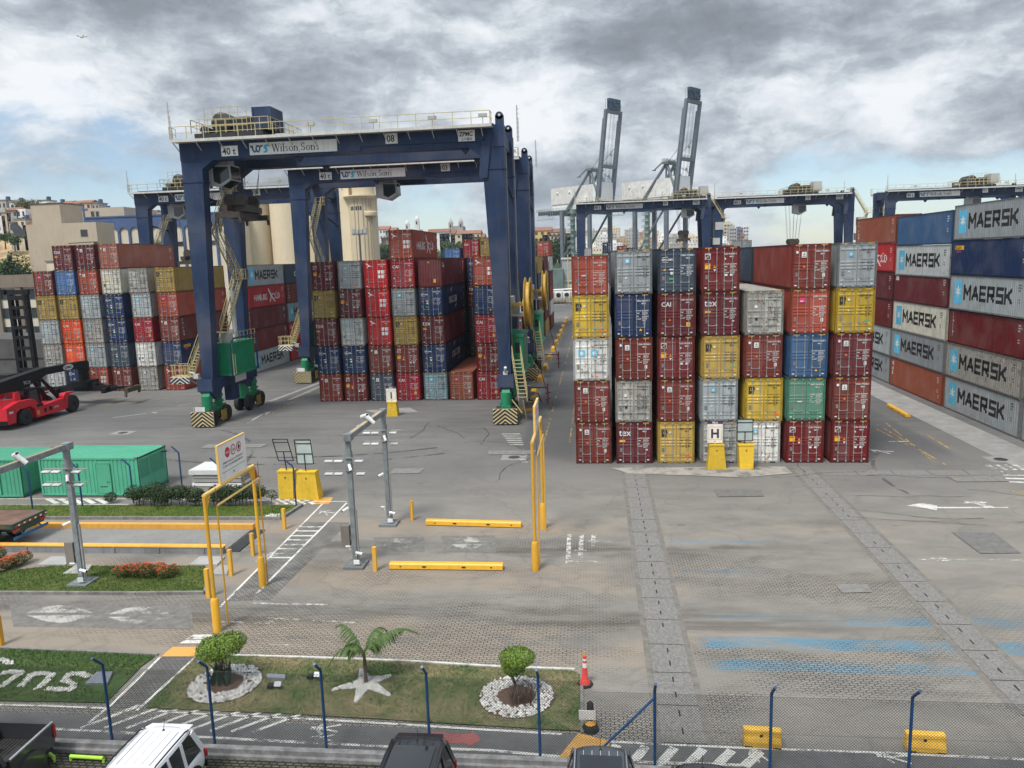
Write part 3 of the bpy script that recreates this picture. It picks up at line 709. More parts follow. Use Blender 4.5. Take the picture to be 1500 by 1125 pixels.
# ------------------------------------------------------------ yard gantry cranes
NAVY = mat('navy_paint', (.012, .031, .080), .55, 0, var=.18, scale=.5, streak=.34, rust=.22, spec=.25, fade=.10)
NAVYD = mat('dark_machinery', (.03, .032, .036), .6, .2, var=.35, scale=3)
GREENP = mat('green_paint', (.012, .21, .10), .45, var=.12, scale=1.2, streak=.25, rust=.10)
YELP = mat('yellow_rail_paint', (.46, .39, .20), .55, var=.15, scale=5, rust=.12)
WALKW = mat('pale_walkway', (.55, .54, .50), .6, var=.12, scale=3, streak=.3)
BROWN = mat('greasy_brown_steel', (.062, .050, .040), .55, .2, var=.35, scale=2.5, streak=.3)
WHITEP = mat('sign_white', (.70, .69, .66), .5, var=.05, scale=2, streak=.18)
GREYBOX = mat('cabinet_grey', (.42, .42, .40), .5, var=.08, streak=.2)
TYRE = mat('tyre', (.022, .021, .020), .8, var=.3, scale=4)
RIM = mat('wheel_rim', (.07, .068, .065), .6, var=.2)
AMBER = mat('worn_yellow_brown', (.27, .19, .035), .6, var=.3, scale=2.5, streak=.5, rust=.25)
HAZY = mat('hazard_cream', (.72, .60, .33), .5, var=.08); HAZK = mat('hazard_black', (.02, .02, .02), .5)
REELY = mat('reel_yellow', (.50, .32, .05), .5, var=.2, scale=2, rust=.15)
INKTXT = mat('sign_black', (.012, .013, .018), .5); LOGOB = mat('logo_blue', (.02, .10, .20), .5); LOGOC = mat('logo_cyan', (.03, .42, .62), .5)
def frustum(b, x0, x1, X0, X1, y0, y1, z0, z1):       # tapered box leg: bottom x0..x1, top X0..X1
    b.hexa([(x0, y0, z0), (x1, y0, z0), (x1, y1, z0), (x0, y1, z0)], [(X0, y0, z1), (X1, y0, z1), (X1, y1, z1), (X0, y1, z1)])
def railing(b, p, q, h=1.05, step=1.5, r=.022, mid=True):
    p = Vector(p); q = Vector(q); L = (q - p).length; n = max(1, round(L / step)); up = Vector((0, 0, h))
    b.beam(p + up, q + up, r * 2, r * 2)
    if mid: b.beam(p + up * .52, q + up * .52, r * 1.7, r * 1.7)
    for i in range(n + 1): c = p.lerp(q, i / n); b.beam(c, c + up, r * 2, r * 2)
def stairs(b, p, q, w, side, n=12):                   # flight from p up to q, side = horizontal width direction
    p = Vector(p); q = Vector(q); s = Vector(side).normalized() * w / 2; d = (q - p)
    for k in (-1, 1):
        b.beam(p + s * k, q + s * k, .05, .20); h = Vector((0, 0, .95))
        b.beam(p + s * k + h, q + s * k + h, .045, .045); b.beam(p + s * k + h * .5, q + s * k + h * .5, .03, .03)
        for i in range(5): c = p + d * i / 4 + s * k; b.beam(c, c + h, .04, .04)
    for i in range(1, n): c = p + d * i / n; b.beam(c - s, c + s, .24, .03, up=(0, 0, 1))
def grating(b, x0, x1, y0, y1, z):
    b.box(x0, x1, y0, y1, z, z + .05)
def chevron(b, x0, x1, z0, z1, y, n=4):               # inverted V stripes clipped to the plate
    w = x1 - x0; c = (x0 + x1) / 2; H = z1 - z0; st = .17
    b.mi(0); b.box(x0, x1, y, y + .12, z0, z1); b.mi(1)
    k = -6
    for k in range(-8, 9):
        zb = z0 + k * st * 2
        for s in (-1, 1):
            pts = [(c, zb + w / 2 * .78), (c, zb + st + w / 2 * .78), (c + s * w / 2, zb + st), (c + s * w / 2, zb)]
            out = []                                  # clip to z0..z1
            def clip(P, z, keep_above):
                o = []
                for i in range(len(P)):
                    a, d = P[i], P[(i + 1) % len(P)]; ia = (a[1] >= z) == keep_above or a[1] == z; id_ = (d[1] >= z) == keep_above or d[1] == z
                    if ia: o.append(a)
                    if ia != id_: t = (z - a[1]) / (d[1] - a[1]); o.append((a[0] + t * (d[0] - a[0]), z))
                return o
            pts = clip(pts, z0, True)
            if len(pts) > 2: pts = clip(pts, z1, False)
            if len(pts) > 2: b.prism(pts, 'y', y - .03, y - .002)
    b.mi(0)
def sign_obj(parent, name, x, z, w, h, y, items, board=None):
    b = MB(); b.box(x, x + w, y - .04, y, z, z + h)
    mats = [board or WHITEP, INKTXT, LOGOB, LOGOC]
    for it in items:
        if it[0] == 't': _, s, tx_, tz_, size, bold, cond = it; b.mi(1); b.merge(text_mesh(s, size, bold, 0, 'LEFT', cond), MX((x + tx_, y - .046, z + tz_), (1, 0, 0), (0, 0, 1)))
        else: _, mi, poly = it; b.mi(mi); b.prism([(x + u, z + v) for u, v in poly], 'y', y - .05, y - .042)
    return b.build(name, mats, parent, recalc=False)
def serif_word(s, x, z, H):
    """condensed serif capitals and lower case as plain polygons: upright stems with slab feet"""
    P = []
    def st(x0, w, z0, z1, sf=True):
        P.append([(x0, z0), (x0 + w, z0), (x0 + w, z1), (x0, z1)])
        if sf:
            for zz_ in (z0, z1 - H * .05): P.append([(x0 - H * .06, zz_), (x0 + w + H * .06, zz_), (x0 + w + H * .06, zz_ + H * .05), (x0 - H * .06, zz_ + H * .05)])
    def ring(cx_, cz_, rx, rz, t, a0=0, a1=360, n=14):
        for i in range(n):
            a = R(a0 + (a1 - a0) * i / n); c = R(a0 + (a1 - a0) * (i + 1) / n)
            ta = t * (.35 + .65 * abs(math.cos((a + c) / 2)))
            P.append([(cx_ + rx * math.cos(a), cz_ + rz * math.sin(a)), (cx_ + rx * math.cos(c), cz_ + rz * math.sin(c)), (cx_ + (rx - ta) * math.cos(c), cz_ + (rz - ta) * math.sin(c)), (cx_ + (rx - ta) * math.cos(a), cz_ + (rz - ta) * math.sin(a))][::-1])
    w = H * .12; xh = H * .62
    for ch in s:
        if ch == 'W':
            for (a, bq) in (((0, H), (.25, 0)), ((.25, 0), (.46, H)), ((.46, H), (.70, 0)), ((.70, 0), (.94, H))):
                t = w * (1.1 if a[1] > bq[1] else .5); P.append([(x + a[0] * H - t / 2, z + a[1]), (x + a[0] * H + t / 2, z + a[1]), (x + bq[0] * H + t / 2, z + bq[1]), (x + bq[0] * H - t / 2, z + bq[1])])
            for u in (0, .46, .94): P.append([(x + u * H - H * .12, z + H * .95), (x + u * H + H * .12, z + H * .95), (x + u * H + H * .12, z + H), (x + u * H - H * .12, z + H)])
            x += H * 1.12
        elif ch == 'i': st(x, w, z, z + xh); P.append([(x, z + H * .80), (x + w, z + H * .80), (x + w, z + H * .93), (x, z + H * .93)]); x += H * .32
        elif ch == 'l': st(x, w, z, z + H); x += H * .32
        elif ch == 'o': ring(x + xh * .42, z + xh / 2, xh * .45, xh * .52, w); x += H * .66
        elif ch == 'n':
            st(x, w, z, z + xh); st(x + xh * .62, w, z, z + xh * .75); ring(x + xh * .42, z + xh * .62, xh * .36, xh * .36, w * .9, 0, 150, 8); x += H * .70
        elif ch == 's':
            ring(x + xh * .26, z + xh * .74, xh * .26, xh * .26, w * .8, 20, 270, 10); ring(x + xh * .26, z + xh * .26, xh * .26, xh * .27, w * .8, -160, 90, 10); x += H * .46
        elif ch == 'S':
            ring(x + H * .24, z + H * .73, H * .25, H * .27, w, 10, 280, 12); ring(x + H * .24, z + H * .26, H * .26, H * .27, w, -170, 100, 12); x += H * .66
        elif ch == ',': P.append([(x, z), (x + w, z), (x + w * .3, z - H * .2), (x, z - H * .2)]); x += H * .28
    return P
def crane(name, X, Y, num, tx, spread_z, label, spread=True, west=True, detail=2):
    g_ = 'yard gantry cranes over the container stacks'
    t = thing('gantry_crane', label, 'crane', (X, Y, 0), 0, g_)
    W_ = 28.4; D = 8.2
    # girders, front and back
    for y in (.2, 7.0):
        b = MB(); b.box(1.2, W_ - 1.2, y, y + 1.2, 23.75, 25.55); b.box(0, 1.2, y, y + 1.2, 23.75, 25.55); b.box(W_ - 1.2, W_ - .002, y, y + 1.2, 23.75, 25.55)
        for xx in (5.0, 9.8, 14.6, 19.4, 24.2): b.box(xx, xx + .05, y - .012, y + 1.212, 23.74, 25.56)
        for s in (0, 1):                              # haunches
            u = lambda v: W_ - v if s else v
            b.prism([(u(1.9), 23.75), (u(3.0), 23.75), (u(1.9), 23.0)] if not s else [(u(3.0), 23.75), (u(1.9), 23.75), (u(1.9), 23.0)], 'y', y + .002, y + 1.198)
        yy = y - .10 if y < 1 else y + 1.2            # raised conduit box running down the right leg
        b.box(15.2, 26.8, yy, yy + .10, 24.25, 24.85); b.box(15.2, 16.2, yy + .002, yy + .098, 23.9, 24.25); b.hexa([(26.2, yy, 21.2), (26.9, yy, 21.2), (26.9, yy + .1, 21.2), (26.2, yy + .1, 21.2)], [(26.5, yy, 24.25), (27.4, yy, 24.85), (27.4, yy + .1, 24.85), (26.5, yy + .1, 24.25)])
        for xx in (10.5, 25.0): b.prism([(xx - .35, 23.75), (xx + .35, 23.75), (xx, 23.3)], 'y', y + .3, y + .9)
        b.box(.5, W_ - .9, y + .45, y + .75, 25.55, 25.72)
        b.build('girder', NAVY, t)
    b = MB()
    for x in (.25, W_ - 1.0): b.box(x, x + .75, 1.41, 6.99, 24.0, 25.2)
    b.build('end_tie', NAVY, t)
    b = MB(); b.tube([(W_ - .2, 1.4, 21.3), (W_ - .2, 7.0, 20.1)], .16, 8); b.tube([(.9, 1.4, 20.9), (.9, 7.0, 20.2)], .13, 8); b.build('brace', NAVY, t)
    for y in (.25, 7.05):
        for s in (0, 1):
            b = MB()
            if s == 0: frustum(b, .05, 1.08, .02, 1.95, y, y + 1.1, 4.25, 23.752)
            else: frustum(b, W_ - 1.08, W_ - .05, W_ - 1.95, W_ - .02, y, y + 1.1, 4.25, 23.752)
            for zb in (8.6, 13.0, 17.4): f_ = (zb - 4.25) / 19.5; wl_ = 1.03 + .9 * f_; b.box((.035 - .03 * f_) if s == 0 else W_ - .045 - wl_ + .0, (.055 + wl_) if s == 0 else W_ - .03 + .03 * f_, y - .012, y + 1.112, zb, zb + .05)
            b.box(-.06 if s == 0 else W_ - 2.05, 1.98 if s == 0 else W_ + .06, y - .06, y + 1.16, 21.9, 22.02)
            if s == 1:
                b.box(W_ - .72, W_ - .03, y + .2, y + .75, 25.552, 26.3); b.lathe((W_ - .37, y + .2, 26.28), [(.33, 0), (.33, .55)], 12, 'y')
                b.mi(1); b.lathe((W_ - .37, y + .195, 26.33), [(.11, 0), (.11, .56)], 10, 'y')
            b.mi(0)
            o = b.build('leg', [NAVY, WALKW], t, smooth=False)
            b = MB(); xx = -.035 if s == 0 else W_ + .035; b.tube([(xx, y + .9, 4.5), (xx, y + .9, 23.5)], .035, 6)
            b.build('conduit', GREYBOX, t)
    # sills and running gear
    for s in (0, 1):
        x0 = -.15 if s == 0 else W_ - 1.15
        b = MB(); b.box(x0, x0 + 1.3, -.3, D + .9, 3.25, 4.25)
        for y in (.85, 7.6): b.prism([(y - 1.2, 3.25), (y + 1.2, 3.25), (y + .25, 2.35), (y - .25, 2.35)], 'x', x0 + .1, x0 + 1.2)
        b.box(x0 - .03, x0 + .02, 1.4, 1.5, 3.4, 4.0)
        for y in (-.3, D + .75): b.box(x0 - .06, x0 + 1.36, y - .02, y + .17, 3.15, 4.3)
        b.build('sill_beam', NAVY, t)
        xc = x0 + .65
        for y in (.4, 7.9):
            b = MB(); b.tube([(xc, y - .55, 1.6), (xc, y - .55, 2.75)], .48, 14); b.tube([(xc, y + 1.55, 1.6), (xc, y + 1.55, 2.75)], .36, 12)
            b.prism([(y - .9, 2.4), (y + 1.9, 2.4), (y + 1.5, 3.2), (y - .5, 3.2)], 'x', xc - .35, xc + .35)
            b.beam((xc - .5, y - .8, 1.75), (xc + .5, y + 1.6, 2.0), .14, .14); b.box(xc - .42, xc + .42, y - 1.1, y + 2.2, 1.25, 1.62)
            b.box(xc - .3, xc + .3, y - .2, y + 1.2, 1.0, 1.26)
            b.build('bogie', GREENP, t, smooth=True)
            b = MB()
            for dy in (.28, 2.35 - .55):
                for sx in (-1, 1): b.box(xc + sx * .16 - .03, xc + sx * .16 + .03, y - 1.1 + dy + .45, y - 1.1 + dy + 1.1, .55, 1.2)
            for sx in (-1, 1): b.box(xc + sx * .95 - .03, xc + sx * .95 + .03, y + .12, y + 1.05, .30, 1.30)
            b.build('wheel_guard', AMBER, t)
            for dy in (-.75, 1.85):
                for sx in (-1, 1):
                    c = (xc + sx * .52, y + dy, .76)
                    w = MB(); w.lathe(c, [(.42, -.24), (.70, -.24), (.76, -.16), (.765, 0), (.76, .16), (.70, .24), (.42, .24)], 28, 'x'); wo_ = w.build('wheel', TYRE, t, smooth=True)
                    q = MB(); q.lathe(c, [(.41, -.20), (.40, .17), (.36, .21), (.18, .15), (.14, .24), (0.001, .24)] if sx > 0 else [(.41, .20), (.40, -.17), (.36, -.21), (.18, -.15), (.14, -.24), (0.001, -.24)], 20, 'x'); q.build('rim', RIM, wo_, smooth=True)
        for y in (-1.28,):
            b = MB(); chevron(b, xc - 1.05, xc + 1.05, .12, 1.45, y); b.mi(1); b.beam((xc - .8, y + .1, 1.0), (xc - .8, -.3, 1.5), .08); b.beam((xc + .8, y + .1, 1.0), (xc + .8, -.3, 1.5), .08)
            b.build('bumper', [HAZY, HAZK], t, recalc=False)
            b = MB(); b.beam((xc - .7, y - .02, 1.45), (xc - .7, y - .02, 1.95), .03); b.box(xc - .55, xc + .35, y - .06, y - .02, 1.52, 1.95)
            if s == 0: b.build('number_plate', WHITEP, t)
    # power house on one sill, electric house on the other
    b = MB()
    bx = (.35, 2.15, 2.3, 6.9, 4.5, 7.35)
    b.box(*bx)
    for i in range(22):
        y = 2.4 + i * .2; b.box(bx[1], bx[1] + .03, y, y + .09, 4.62, 7.25)
    for i in range(8): x = .5 + i * .2; b.box(x, x + .09, bx[2] - .03, bx[2], 4.62, 7.25)
    b.box(.2, 2.3, 2.1, 7.0, 4.27, 4.5)
    ph = b.build('power_house', GREENP, t)
    b = MB(); railing(b, (.3, 2.2, 7.35), (2.3, 2.2, 7.35), .95, .7); railing(b, (2.3, 2.2, 7.35), (2.3, 7.0, 7.35), .95, .8); railing(b, (2.35, 1.45, 4.4), (2.35, 2.3, 4.4), 1.9, .4)
    b.build('railing', YELP, ph)
    b = MB(); b.tube([(1.1, 3.3, 7.35), (1.1, 3.3, 8.3)], .55, 14); b.tube([(1.0, 5.6, 7.35), (1.0, 5.6, 7.9)], .25, 10); b.tube([(1.5, 4.6, 7.5), (1.5, 4.6, 12.2)], .18, 8); b.tube([(.4, 2.0, 4.5), (.4, 2.0, 9.0)], .14, 8); b.build('exhaust', GREYBOX, ph, smooth=True)
    b = MB(); b.tube([(2.4, 1.4, 4.3), (2.4, 1.4, 7.4), (2.4, 2.2, 7.8), (2.4, 6.9, 7.8), (2.4, 6.9, 4.3)], .09, 6); b.build('cable_frame', NAVY, t)
    b = MB(); b.box(.4, 1.15, 3.5, 5.0, 1.7, 3.25); b.build('hydraulic_cabinet', NAVY, t)
    b = MB(); b.box(1.18, 1.22, 4.3, 6.6, 3.3, 3.95); b.build('side_plate', WHITEP, t)
    b = MB(); b.box(27.4, 29.3, 2.0, 6.8, 4.3, 7.4); b.hexa([(27.3, 1.9, 7.4), (29.4, 1.9, 7.4), (29.4, 6.9, 7.4), (27.3, 6.9, 7.4)], [(27.3, 1.9, 7.75), (29.4, 1.9, 7.6), (29.4, 6.9, 7.6), (27.3, 6.9, 7.75)])
    for i in range(9): x = 27.5 + i * .2; b.box(x, x + .08, 1.97, 2.0, 4.4, 7.3)
    b.box(27.4, 29.5, 1.8, 7.0, 4.1, 4.3); eh = b.build('electric_house', GREENP, t)
    b = MB(); b.box(28.6, 29.0, 1.93, 1.97, 6.0, 6.9); b.build('window', glass(), eh)
    b = MB(); b.box(27.3, 29.6, 2.6, 6.6, 9.2, 9.35); b.box(27.5, 28.3, 3.0, 6.2, 9.35, 10.9); b.box(28.4, 28.9, 3.4, 4.2, 9.35, 10.3); pl_ = b.build('cabinet_platform', GREYBOX, t)
    b = MB(); railing(b, (28.5, 2.6, 9.35), (29.6, 2.6, 9.35), 1.0, .5); railing(b, (29.6, 2.6, 9.35), (29.6, 6.6, 9.35), 1.0, .8); railing(b, (27.3, 2.55, 9.35), (28.4, 2.55, 9.35), 1.0, .5); b.build('railing', YELP, pl_)
    b = MB()                                          # cable reel, seen edge-on
    cx_, cy_, cz_ = 29.85, 2.5, 10.3
    for dx in (-.22, .22):
        b.lathe((cx_ + dx, cy_, cz_), [(2.35, -.04), (2.40, 0), (2.35, .04), (1.95, .03), (1.95, -.03)], 36, 'x')
        for i in range(12):
            a = i * PI / 6; b.beam((cx_ + dx, cy_ + .3 * math.cos(a), cz_ + .3 * math.sin(a)), (cx_ + dx, cy_ + 2.0 * math.cos(a), cz_ + 2.0 * math.sin(a)), .05, .12, up=(1, 0, 0))
    b.lathe((cx_, cy_, cz_), [(1.95, -.2), (1.95, .2)], 36, 'x'); b.lathe((cx_, cy_, cz_), [(.45, -.5), (.45, .4)], 14, 'x'); b.beam((28.3, cy_, cz_), (cx_, cy_, cz_), .3)
    b.build('cable_reel', REELY, t, smooth=True)
    b = MB(); b.tube([(29.85, 4.85, 10.3), (30.3, 5.0, 5), (31.2, 5.2, 1.6)], .035, 6); b.beam((29.4, 5.2, 2.2), (31.2, 5.2, 2.2), .12); b.beam((31.2, 5.2, 2.6), (31.2, 5.2, .5), .14); b.beam((31.0, 4.9, 1.7), (31.4, 5.5, 1.7), .10); b.beam((31.0, 4.9, 1.1), (31.4, 5.5, 1.1), .10)
    b.build('cable_guide', mat('red_oxide', (.13, .03, .025), .6, var=.2), t)
    b = MB(); stairs(b, (29.4, -.35, 2.0), (28.9, -.1, 5.9), .75, (1, 0, 0), 12)
    b.beam((28.4, -.2, 2.1), (29.3, -.35, .9), .08); b.beam((29.4, -.3, 2.0), (29.6, .3, .3), .07); b.build('ladder', YELP, t)
    # access stairs on the outer side and zigzag between the legs
    b = MB(); sx = 1
    grating(b, -2.7, -.5, -.2, 1.0, 4.55); railing(b, (-2.7, -.2, 4.6), (-.9, -.2, 4.6), 1.05, .45); railing(b, (-2.7, -.2, 4.6), (-2.7, 1.0, 4.6), 1.05, .45); railing(b, (-2.7, 1.0, 4.6), (-1.5, 1.0, 4.6), 1.05, .45)
    stairs(b, (-1.1, .35, 4.6), (-.1, 1.9, 8.4), .75, (1, -.5, 0), 14)
    grating(b, -.4, 1.8, 1.5, 2.6, 8.4)
    zs = [8.4, 13.2, 17.6, 21.6]; ys = [2.2, 6.0, 2.4, 5.6]
    for i in range(3):
        stairs(b, (1.55, ys[i], zs[i]), (1.55, ys[i + 1], zs[i + 1]), .7, (1, 0, 0), 16)
        yy = ys[i + 1]; grating(b, .9, 2.1, yy - .1 if i % 2 == 0 else yy - 1.0, yy + 1.0 if i % 2 == 0 else yy + .1, zs[i + 1])
        y0_, y1_ = (yy, yy + 1) if i % 2 == 0 else (yy - 1, yy)
        railing(b, (2.1, y0_, zs[i + 1]), (2.1, y1_, zs[i + 1]), 1.0, .5); railing(b, (.9, y1_ if i % 2 == 0 else y0_, zs[i + 1]), (2.1, y1_ if i % 2 == 0 else y0_, zs[i + 1]), 1.0, .6)
    b.build('staircase', YELP, t)
    b = MB(); chevron(b, -2.7, -.9, 3.95, 4.55, -.32); b.build('hazard_board', [WHITEP, HAZK], t, recalc=False)
    b = MB(); b.beam((-.1, .4, 4.3), (-2.6, .4, 4.45), .12, .16); b.beam((-.1, .4, 3.6), (-1.6, .4, 4.4), .08); b.tube([(-.5, .0, 4.85), (-.95, -.15, 5.0)], .11, 8); b.box(-.55, -.1, -.2, .2, 4.4, 4.8); b.build('camera_bracket', GREYBOX, t)
    b = MB(); b.tube([(W_ - .5, -.1, 4.6), (W_ - .45, -.45, 5.0)], .12, 8); b.box(W_ - .75, W_ - .15, .0, .24, 3.4, 4.2); b.box(W_ - .7, W_ - .3, -.12, .24, 4.25, 4.55); b.build('camera', WHITEP, t)
    # walkways
    b = MB(); rb = MB()
    for (y0, y1, ye) in ((-.85, .2, -.85), (8.2, 9.2, 9.2)):
        b.box(-.2, 27.5, y0, y1, 25.28, 25.34); b.box(-.2, 27.5, ye - .03, ye + .03, 25.22, 25.46)
        for i in range(14): x = i * 2.05; b.beam((x, y1 if y0 < 0 else y0, 24.6), (x, ye, 25.25), .06)
        railing(rb, (-.2, ye, 25.4), (27.4, ye, 25.4), 1.1, 1.5, .025); railing(rb, (-.2, y0, 25.4), (-.2, y1, 25.4), 1.1, .6); railing(rb, (27.4, y0, 25.4), (27.4, y1, 25.4), 1.1, .6)
    b.build('walkway', WALKW, t); rb.build('railing', YELP, t)
    for x in (5.2 if tx > 8 else 12.2, 13.0 if tx > 12 else 17.6, 22.6, 26.8): 
        b = MB(); b.box(x - .35, x + .35, -.80, -.5, 26.05, 26.3); b.tube([(x, -.6, 25.4), (x, -.6, 26.05)], .03, 5); b.build('floodlight', GREYBOX, t)
    for x, y in ((-.25, -.6), (28.75, 8.6)):
        b = MB(); b.tube([(x, y, 25.3), (x, y, 28.6)], .05, 6); b.tube([(x + .12, y, 25.3), (x + .1, y, 27.4)], .03, 5)
        for i in range(7): b.beam((x - .1, y, 25.7 + i * .42), (x + .18, y, 25.75 + i * .42), .05)
        b.build('antenna', GREYBOX, t)
    if not west:                                      # long stair outside the right leg as on the far cranes
        b = MB(); stairs(b, (28.6, 1.0, 25.4), (31.0, 1.0, 21.4), .8, (0, 1, 0), 12); grating(b, 30.6, 32.2, .4, 1.6, 21.3); railing(b, (30.6, .4, 21.3), (32.2, .4, 21.3), 1, .5)
        stairs(b, (31.6, 2.0, 21.3), (30.2, 2.0, 17.3), .8, (0, 1, 0), 12); grating(b, 28.6, 30.6, 1.4, 2.6, 17.2); b.build('staircase', YELP, t)
        b = MB(); b.box(29.4, 31.2, .6, 2.2, 18.9, 20.5); b.box(29.0, 30.4, .6, 2.0, 15.8, 17.2); b.build('cabinet', GREYBOX, t)
    # signs on the front girder
    sign_obj(t, 'capacity_sign', 3.85, 24.0, 1.5, .86, .14, [('t', '40 t', .10, .14, .80, .012, .92)])
    fy = .14
    items = [('p', 2, [(.22, .66), (.22, .42), (.36, .20), (.50, .20), (.58, .30), (.66, .20), (.82, .20), (.95, .36), (1.0, .66), (.86, .66), (.84, .42), (.76, .34), (.68, .42), (.68, .66), (.54, .66), (.54, .42), (.46, .34), (.38, .42), (.36, .66)]),
             ('p', 2, [(.08, .82), (.30, .82), (.36, .66), (.22, .58), (.08, .66)]), ('p', 2, [(.56, .82), (.86, .82), (1.0, .66), (.62, .66)]), ('p', 2, [(.98, .82), (1.22, .82), (1.16, .66), (1.0, .62)]),
             ('p', 3, [(1.40, .84), (1.72, .84), (1.72, .68), (1.56, .68), (1.54, .56), (1.62, .50), (1.62, .30), (1.48, .16), (1.24, .16), (1.24, .30), (1.38, .32), (1.42, .42), (1.30, .52), (1.28, .72)])]
    for P in serif_word('Wilson,Sons', 2.05, .20, .66): items.append(('p', 1, P))
    sign_obj(t, 'name_board', 6.4, 23.98, 7.75, 1.02, fy, items)
    sign_obj(t, 'number_sign', 18.4, 24.35, 1.05, .86, fy - .12, [('t', num, .12, .16, .78, .012, .86)] if num else [('t', '06', .12, .16, .78, .012, .86)])
    sign_obj(t, 'maker_sign', 25.2 - .6, 24.25, 1.4, .9, fy - .12, [('t', 'ZPMC', .10, .42, .50, .014, .86), ('t', '上海振华', .22, .08, .24, .004, 1.0)])
    # trolley with machinery
    tr = MB(); tr.box(tx, tx + 6.2, .6, 1.0, 25.75, 26.1); tr.box(tx, tx + 6.2, 7.3, 7.7, 25.75, 26.1); tr.box(tx, tx + .3, 1.0, 7.3, 25.8, 26.05); tr.box(tx + 5.9, tx + 6.2, 1.0, 7.3, 25.8, 26.05); tr.box(tx + .3, tx + 5.9, 1.0, 7.3, 26.0, 26.08)
    for x in (.8, 5.2):
        for y in (.8, 7.5): tr.lathe((tx + x, y, 25.78), [(.3, -.12), (.3, .12)], 14, 'y')
    to = tr.build('trolley_frame', NAVYD, t)
    q = MB(); q.lathe((tx + 2.0, 1.6, 27.1), [(.75, 0), (.95, .15), (.95, 3.6), (.75, 3.75)], 20, 'y'); q.box(tx + 1.1, tx + 2.9, 1.9, 5.0, 26.1, 26.7); q.box(tx + 3.2, tx + 4.8, 1.4, 3.0, 26.1, 27.5); q.lathe((tx + 4.0, 3.0, 27.0), [(.5, 0), (.5, 1.6)], 14, 'y')
    q.box(tx + 3.1, tx + 5.0, 4.6, 6.2, 26.1, 27.4); q.lathe((tx + .6, 1.2, 26.5), [(.35, 0), (.35, 1.4)], 12, 'y'); q.box(tx + .2, tx + 1.0, 5, 6.5, 26.1, 27.0); q.build('hoist', NAVYD, t, smooth=True)
    q = MB(); q.box(tx + 5.2, tx + 6.9, .9, 3.6, 26.3, 28.15); q.box(tx + 5.3, tx + 5.35, .85, .9, 26.5, 28.0); q.build('switch_cabinet', NAVY if west else GREYBOX, t)
    q = MB()
    railing(q, (tx - .2, .5, 26.1), (tx + 6.8, .5, 26.1), 1.15, .8); railing(q, (tx + 1.0, .7, 27.2), (tx + 4.8, .7, 27.2), 1.05, .8); railing(q, (tx + 1, .7, 26.1), (tx + 4.8, .7, 26.1), 1.1, .9); railing(q, (tx - .2, .5, 26.1), (tx - .2, 7.6, 26.1), 1.15, 1); railing(q, (tx + 7.0, .5, 26.1), (tx + 7.0, 7.6, 26.1), 1.1, 1); railing(q, (tx, 7.6, 26.1), (tx + 6.8, 7.6, 26.1), 1.1, 1)
    q.build('trolley_railing', YELP, t)
    # cab
    cxb = tx - .3 if tx < 6 else tx + 1.5
    q = MB(); y0 = 1.9; x0 = cxb + .1
    q.prism([(x0, 21.9), (x0 + 1.5, 21.55), (x0 + 2.6, 22.2), (x0 + 2.55, 23.5), (x0, 23.6)], 'y', y0, y0 + .06); q.prism([(x0, 21.9), (x0 + 1.5, 21.55), (x0 + 2.6, 22.2), (x0 + 2.55, 23.5), (x0, 23.6)], 'y', y0 + 1.84, y0 + 1.9)
    q.box(x0, x0 + .9, y0 + .06, y0 + 1.84, 21.92, 23.55); q.box(x0 + .9, x0 + 2.55, y0 + .06, y0 + 1.84, 23.42, 23.55); q.beam((x0 + 2.58, y0, 22.2), (x0 + 2.58, y0 + 1.9, 22.2), .1); q.beam((x0 + 1.5, y0, 21.6), (x0 + 1.5, y0 + 1.9, 21.6), .1); q.box(x0 + .2, x0 + 2.2, y0 + .3, y0 + 1.6, 23.6, 25.75)
    co = q.build('operator_cab', GREYBOX, t)
    q = MB(); q.prism([(x0 + .95, 22.1), (x0 + 1.5, 21.85), (x0 + 2.45, 22.35), (x0 + 2.4, 23.35), (x0 + .95, 23.4)], 'y', y0 - .012, y0 - .004); q.quad((x0 + 2.62, y0 + .1, 22.3), (x0 + 2.62, y0 + 1.8, 22.3), (x0 + 2.58, y0 + 1.8, 23.4), (x0 + 2.58, y0 + .1, 23.4)); q.quad((x0 + 1.6, y0 + .1, 21.6), (x0 + 2.55, y0 + .1, 22.15), (x0 + 2.55, y0 + 1.8, 22.15), (x0 + 1.6, y0 + 1.8, 21.6)); q.build('window', glass(), co)
    if spread:
        sz = spread_z; xs = tx + 2.1; yc = 4.2
        q = MB(); q.box(xs - .9, xs + .9, yc - 1.3, yc + 1.3, sz + .35, sz + 1.0)
        for y in (-1.2, 1.3):
            for x in (-.55, .55): q.lathe((xs + x, yc + y - .15, sz + 1.4), [(.52, 0), (.56, .12), (.56, .22), (.52, .34)], 18, 'y')
            q.box(xs - 1.0, xs + 1.0, yc + y - .3, yc + y + .3, sz + .9, sz + 1.3)
        q.box(xs - .5, xs + .5, yc - 3.0, yc + 3.0, sz - .25, sz + .3); q.box(xs - 1.15, xs + 1.15, yc - 3.1, yc - 2.7, sz - .3, sz + .2); q.box(xs - 1.15, xs + 1.15, yc + 2.7, yc + 3.1, sz - .3, sz + .2)
        for x in (-1.15, 1.0):
            for y in (-3.1, 2.9): q.prism([(xs + x, sz - .3), (xs + x + .25, sz - .3), (xs + x + .2, sz - .75), (xs + x + .05, sz - .75)], 'y', yc + y, yc + y + .2)
        q.box(xs - .9, xs - .2, yc - 2.6, yc - 1.5, sz + .3, sz + .9); q.box(xs + .1, xs + .8, yc + 1.6, yc + 2.5, sz + .3, sz + .9)
        q.build('spreader', BROWN, t, smooth=True)
        q = MB()
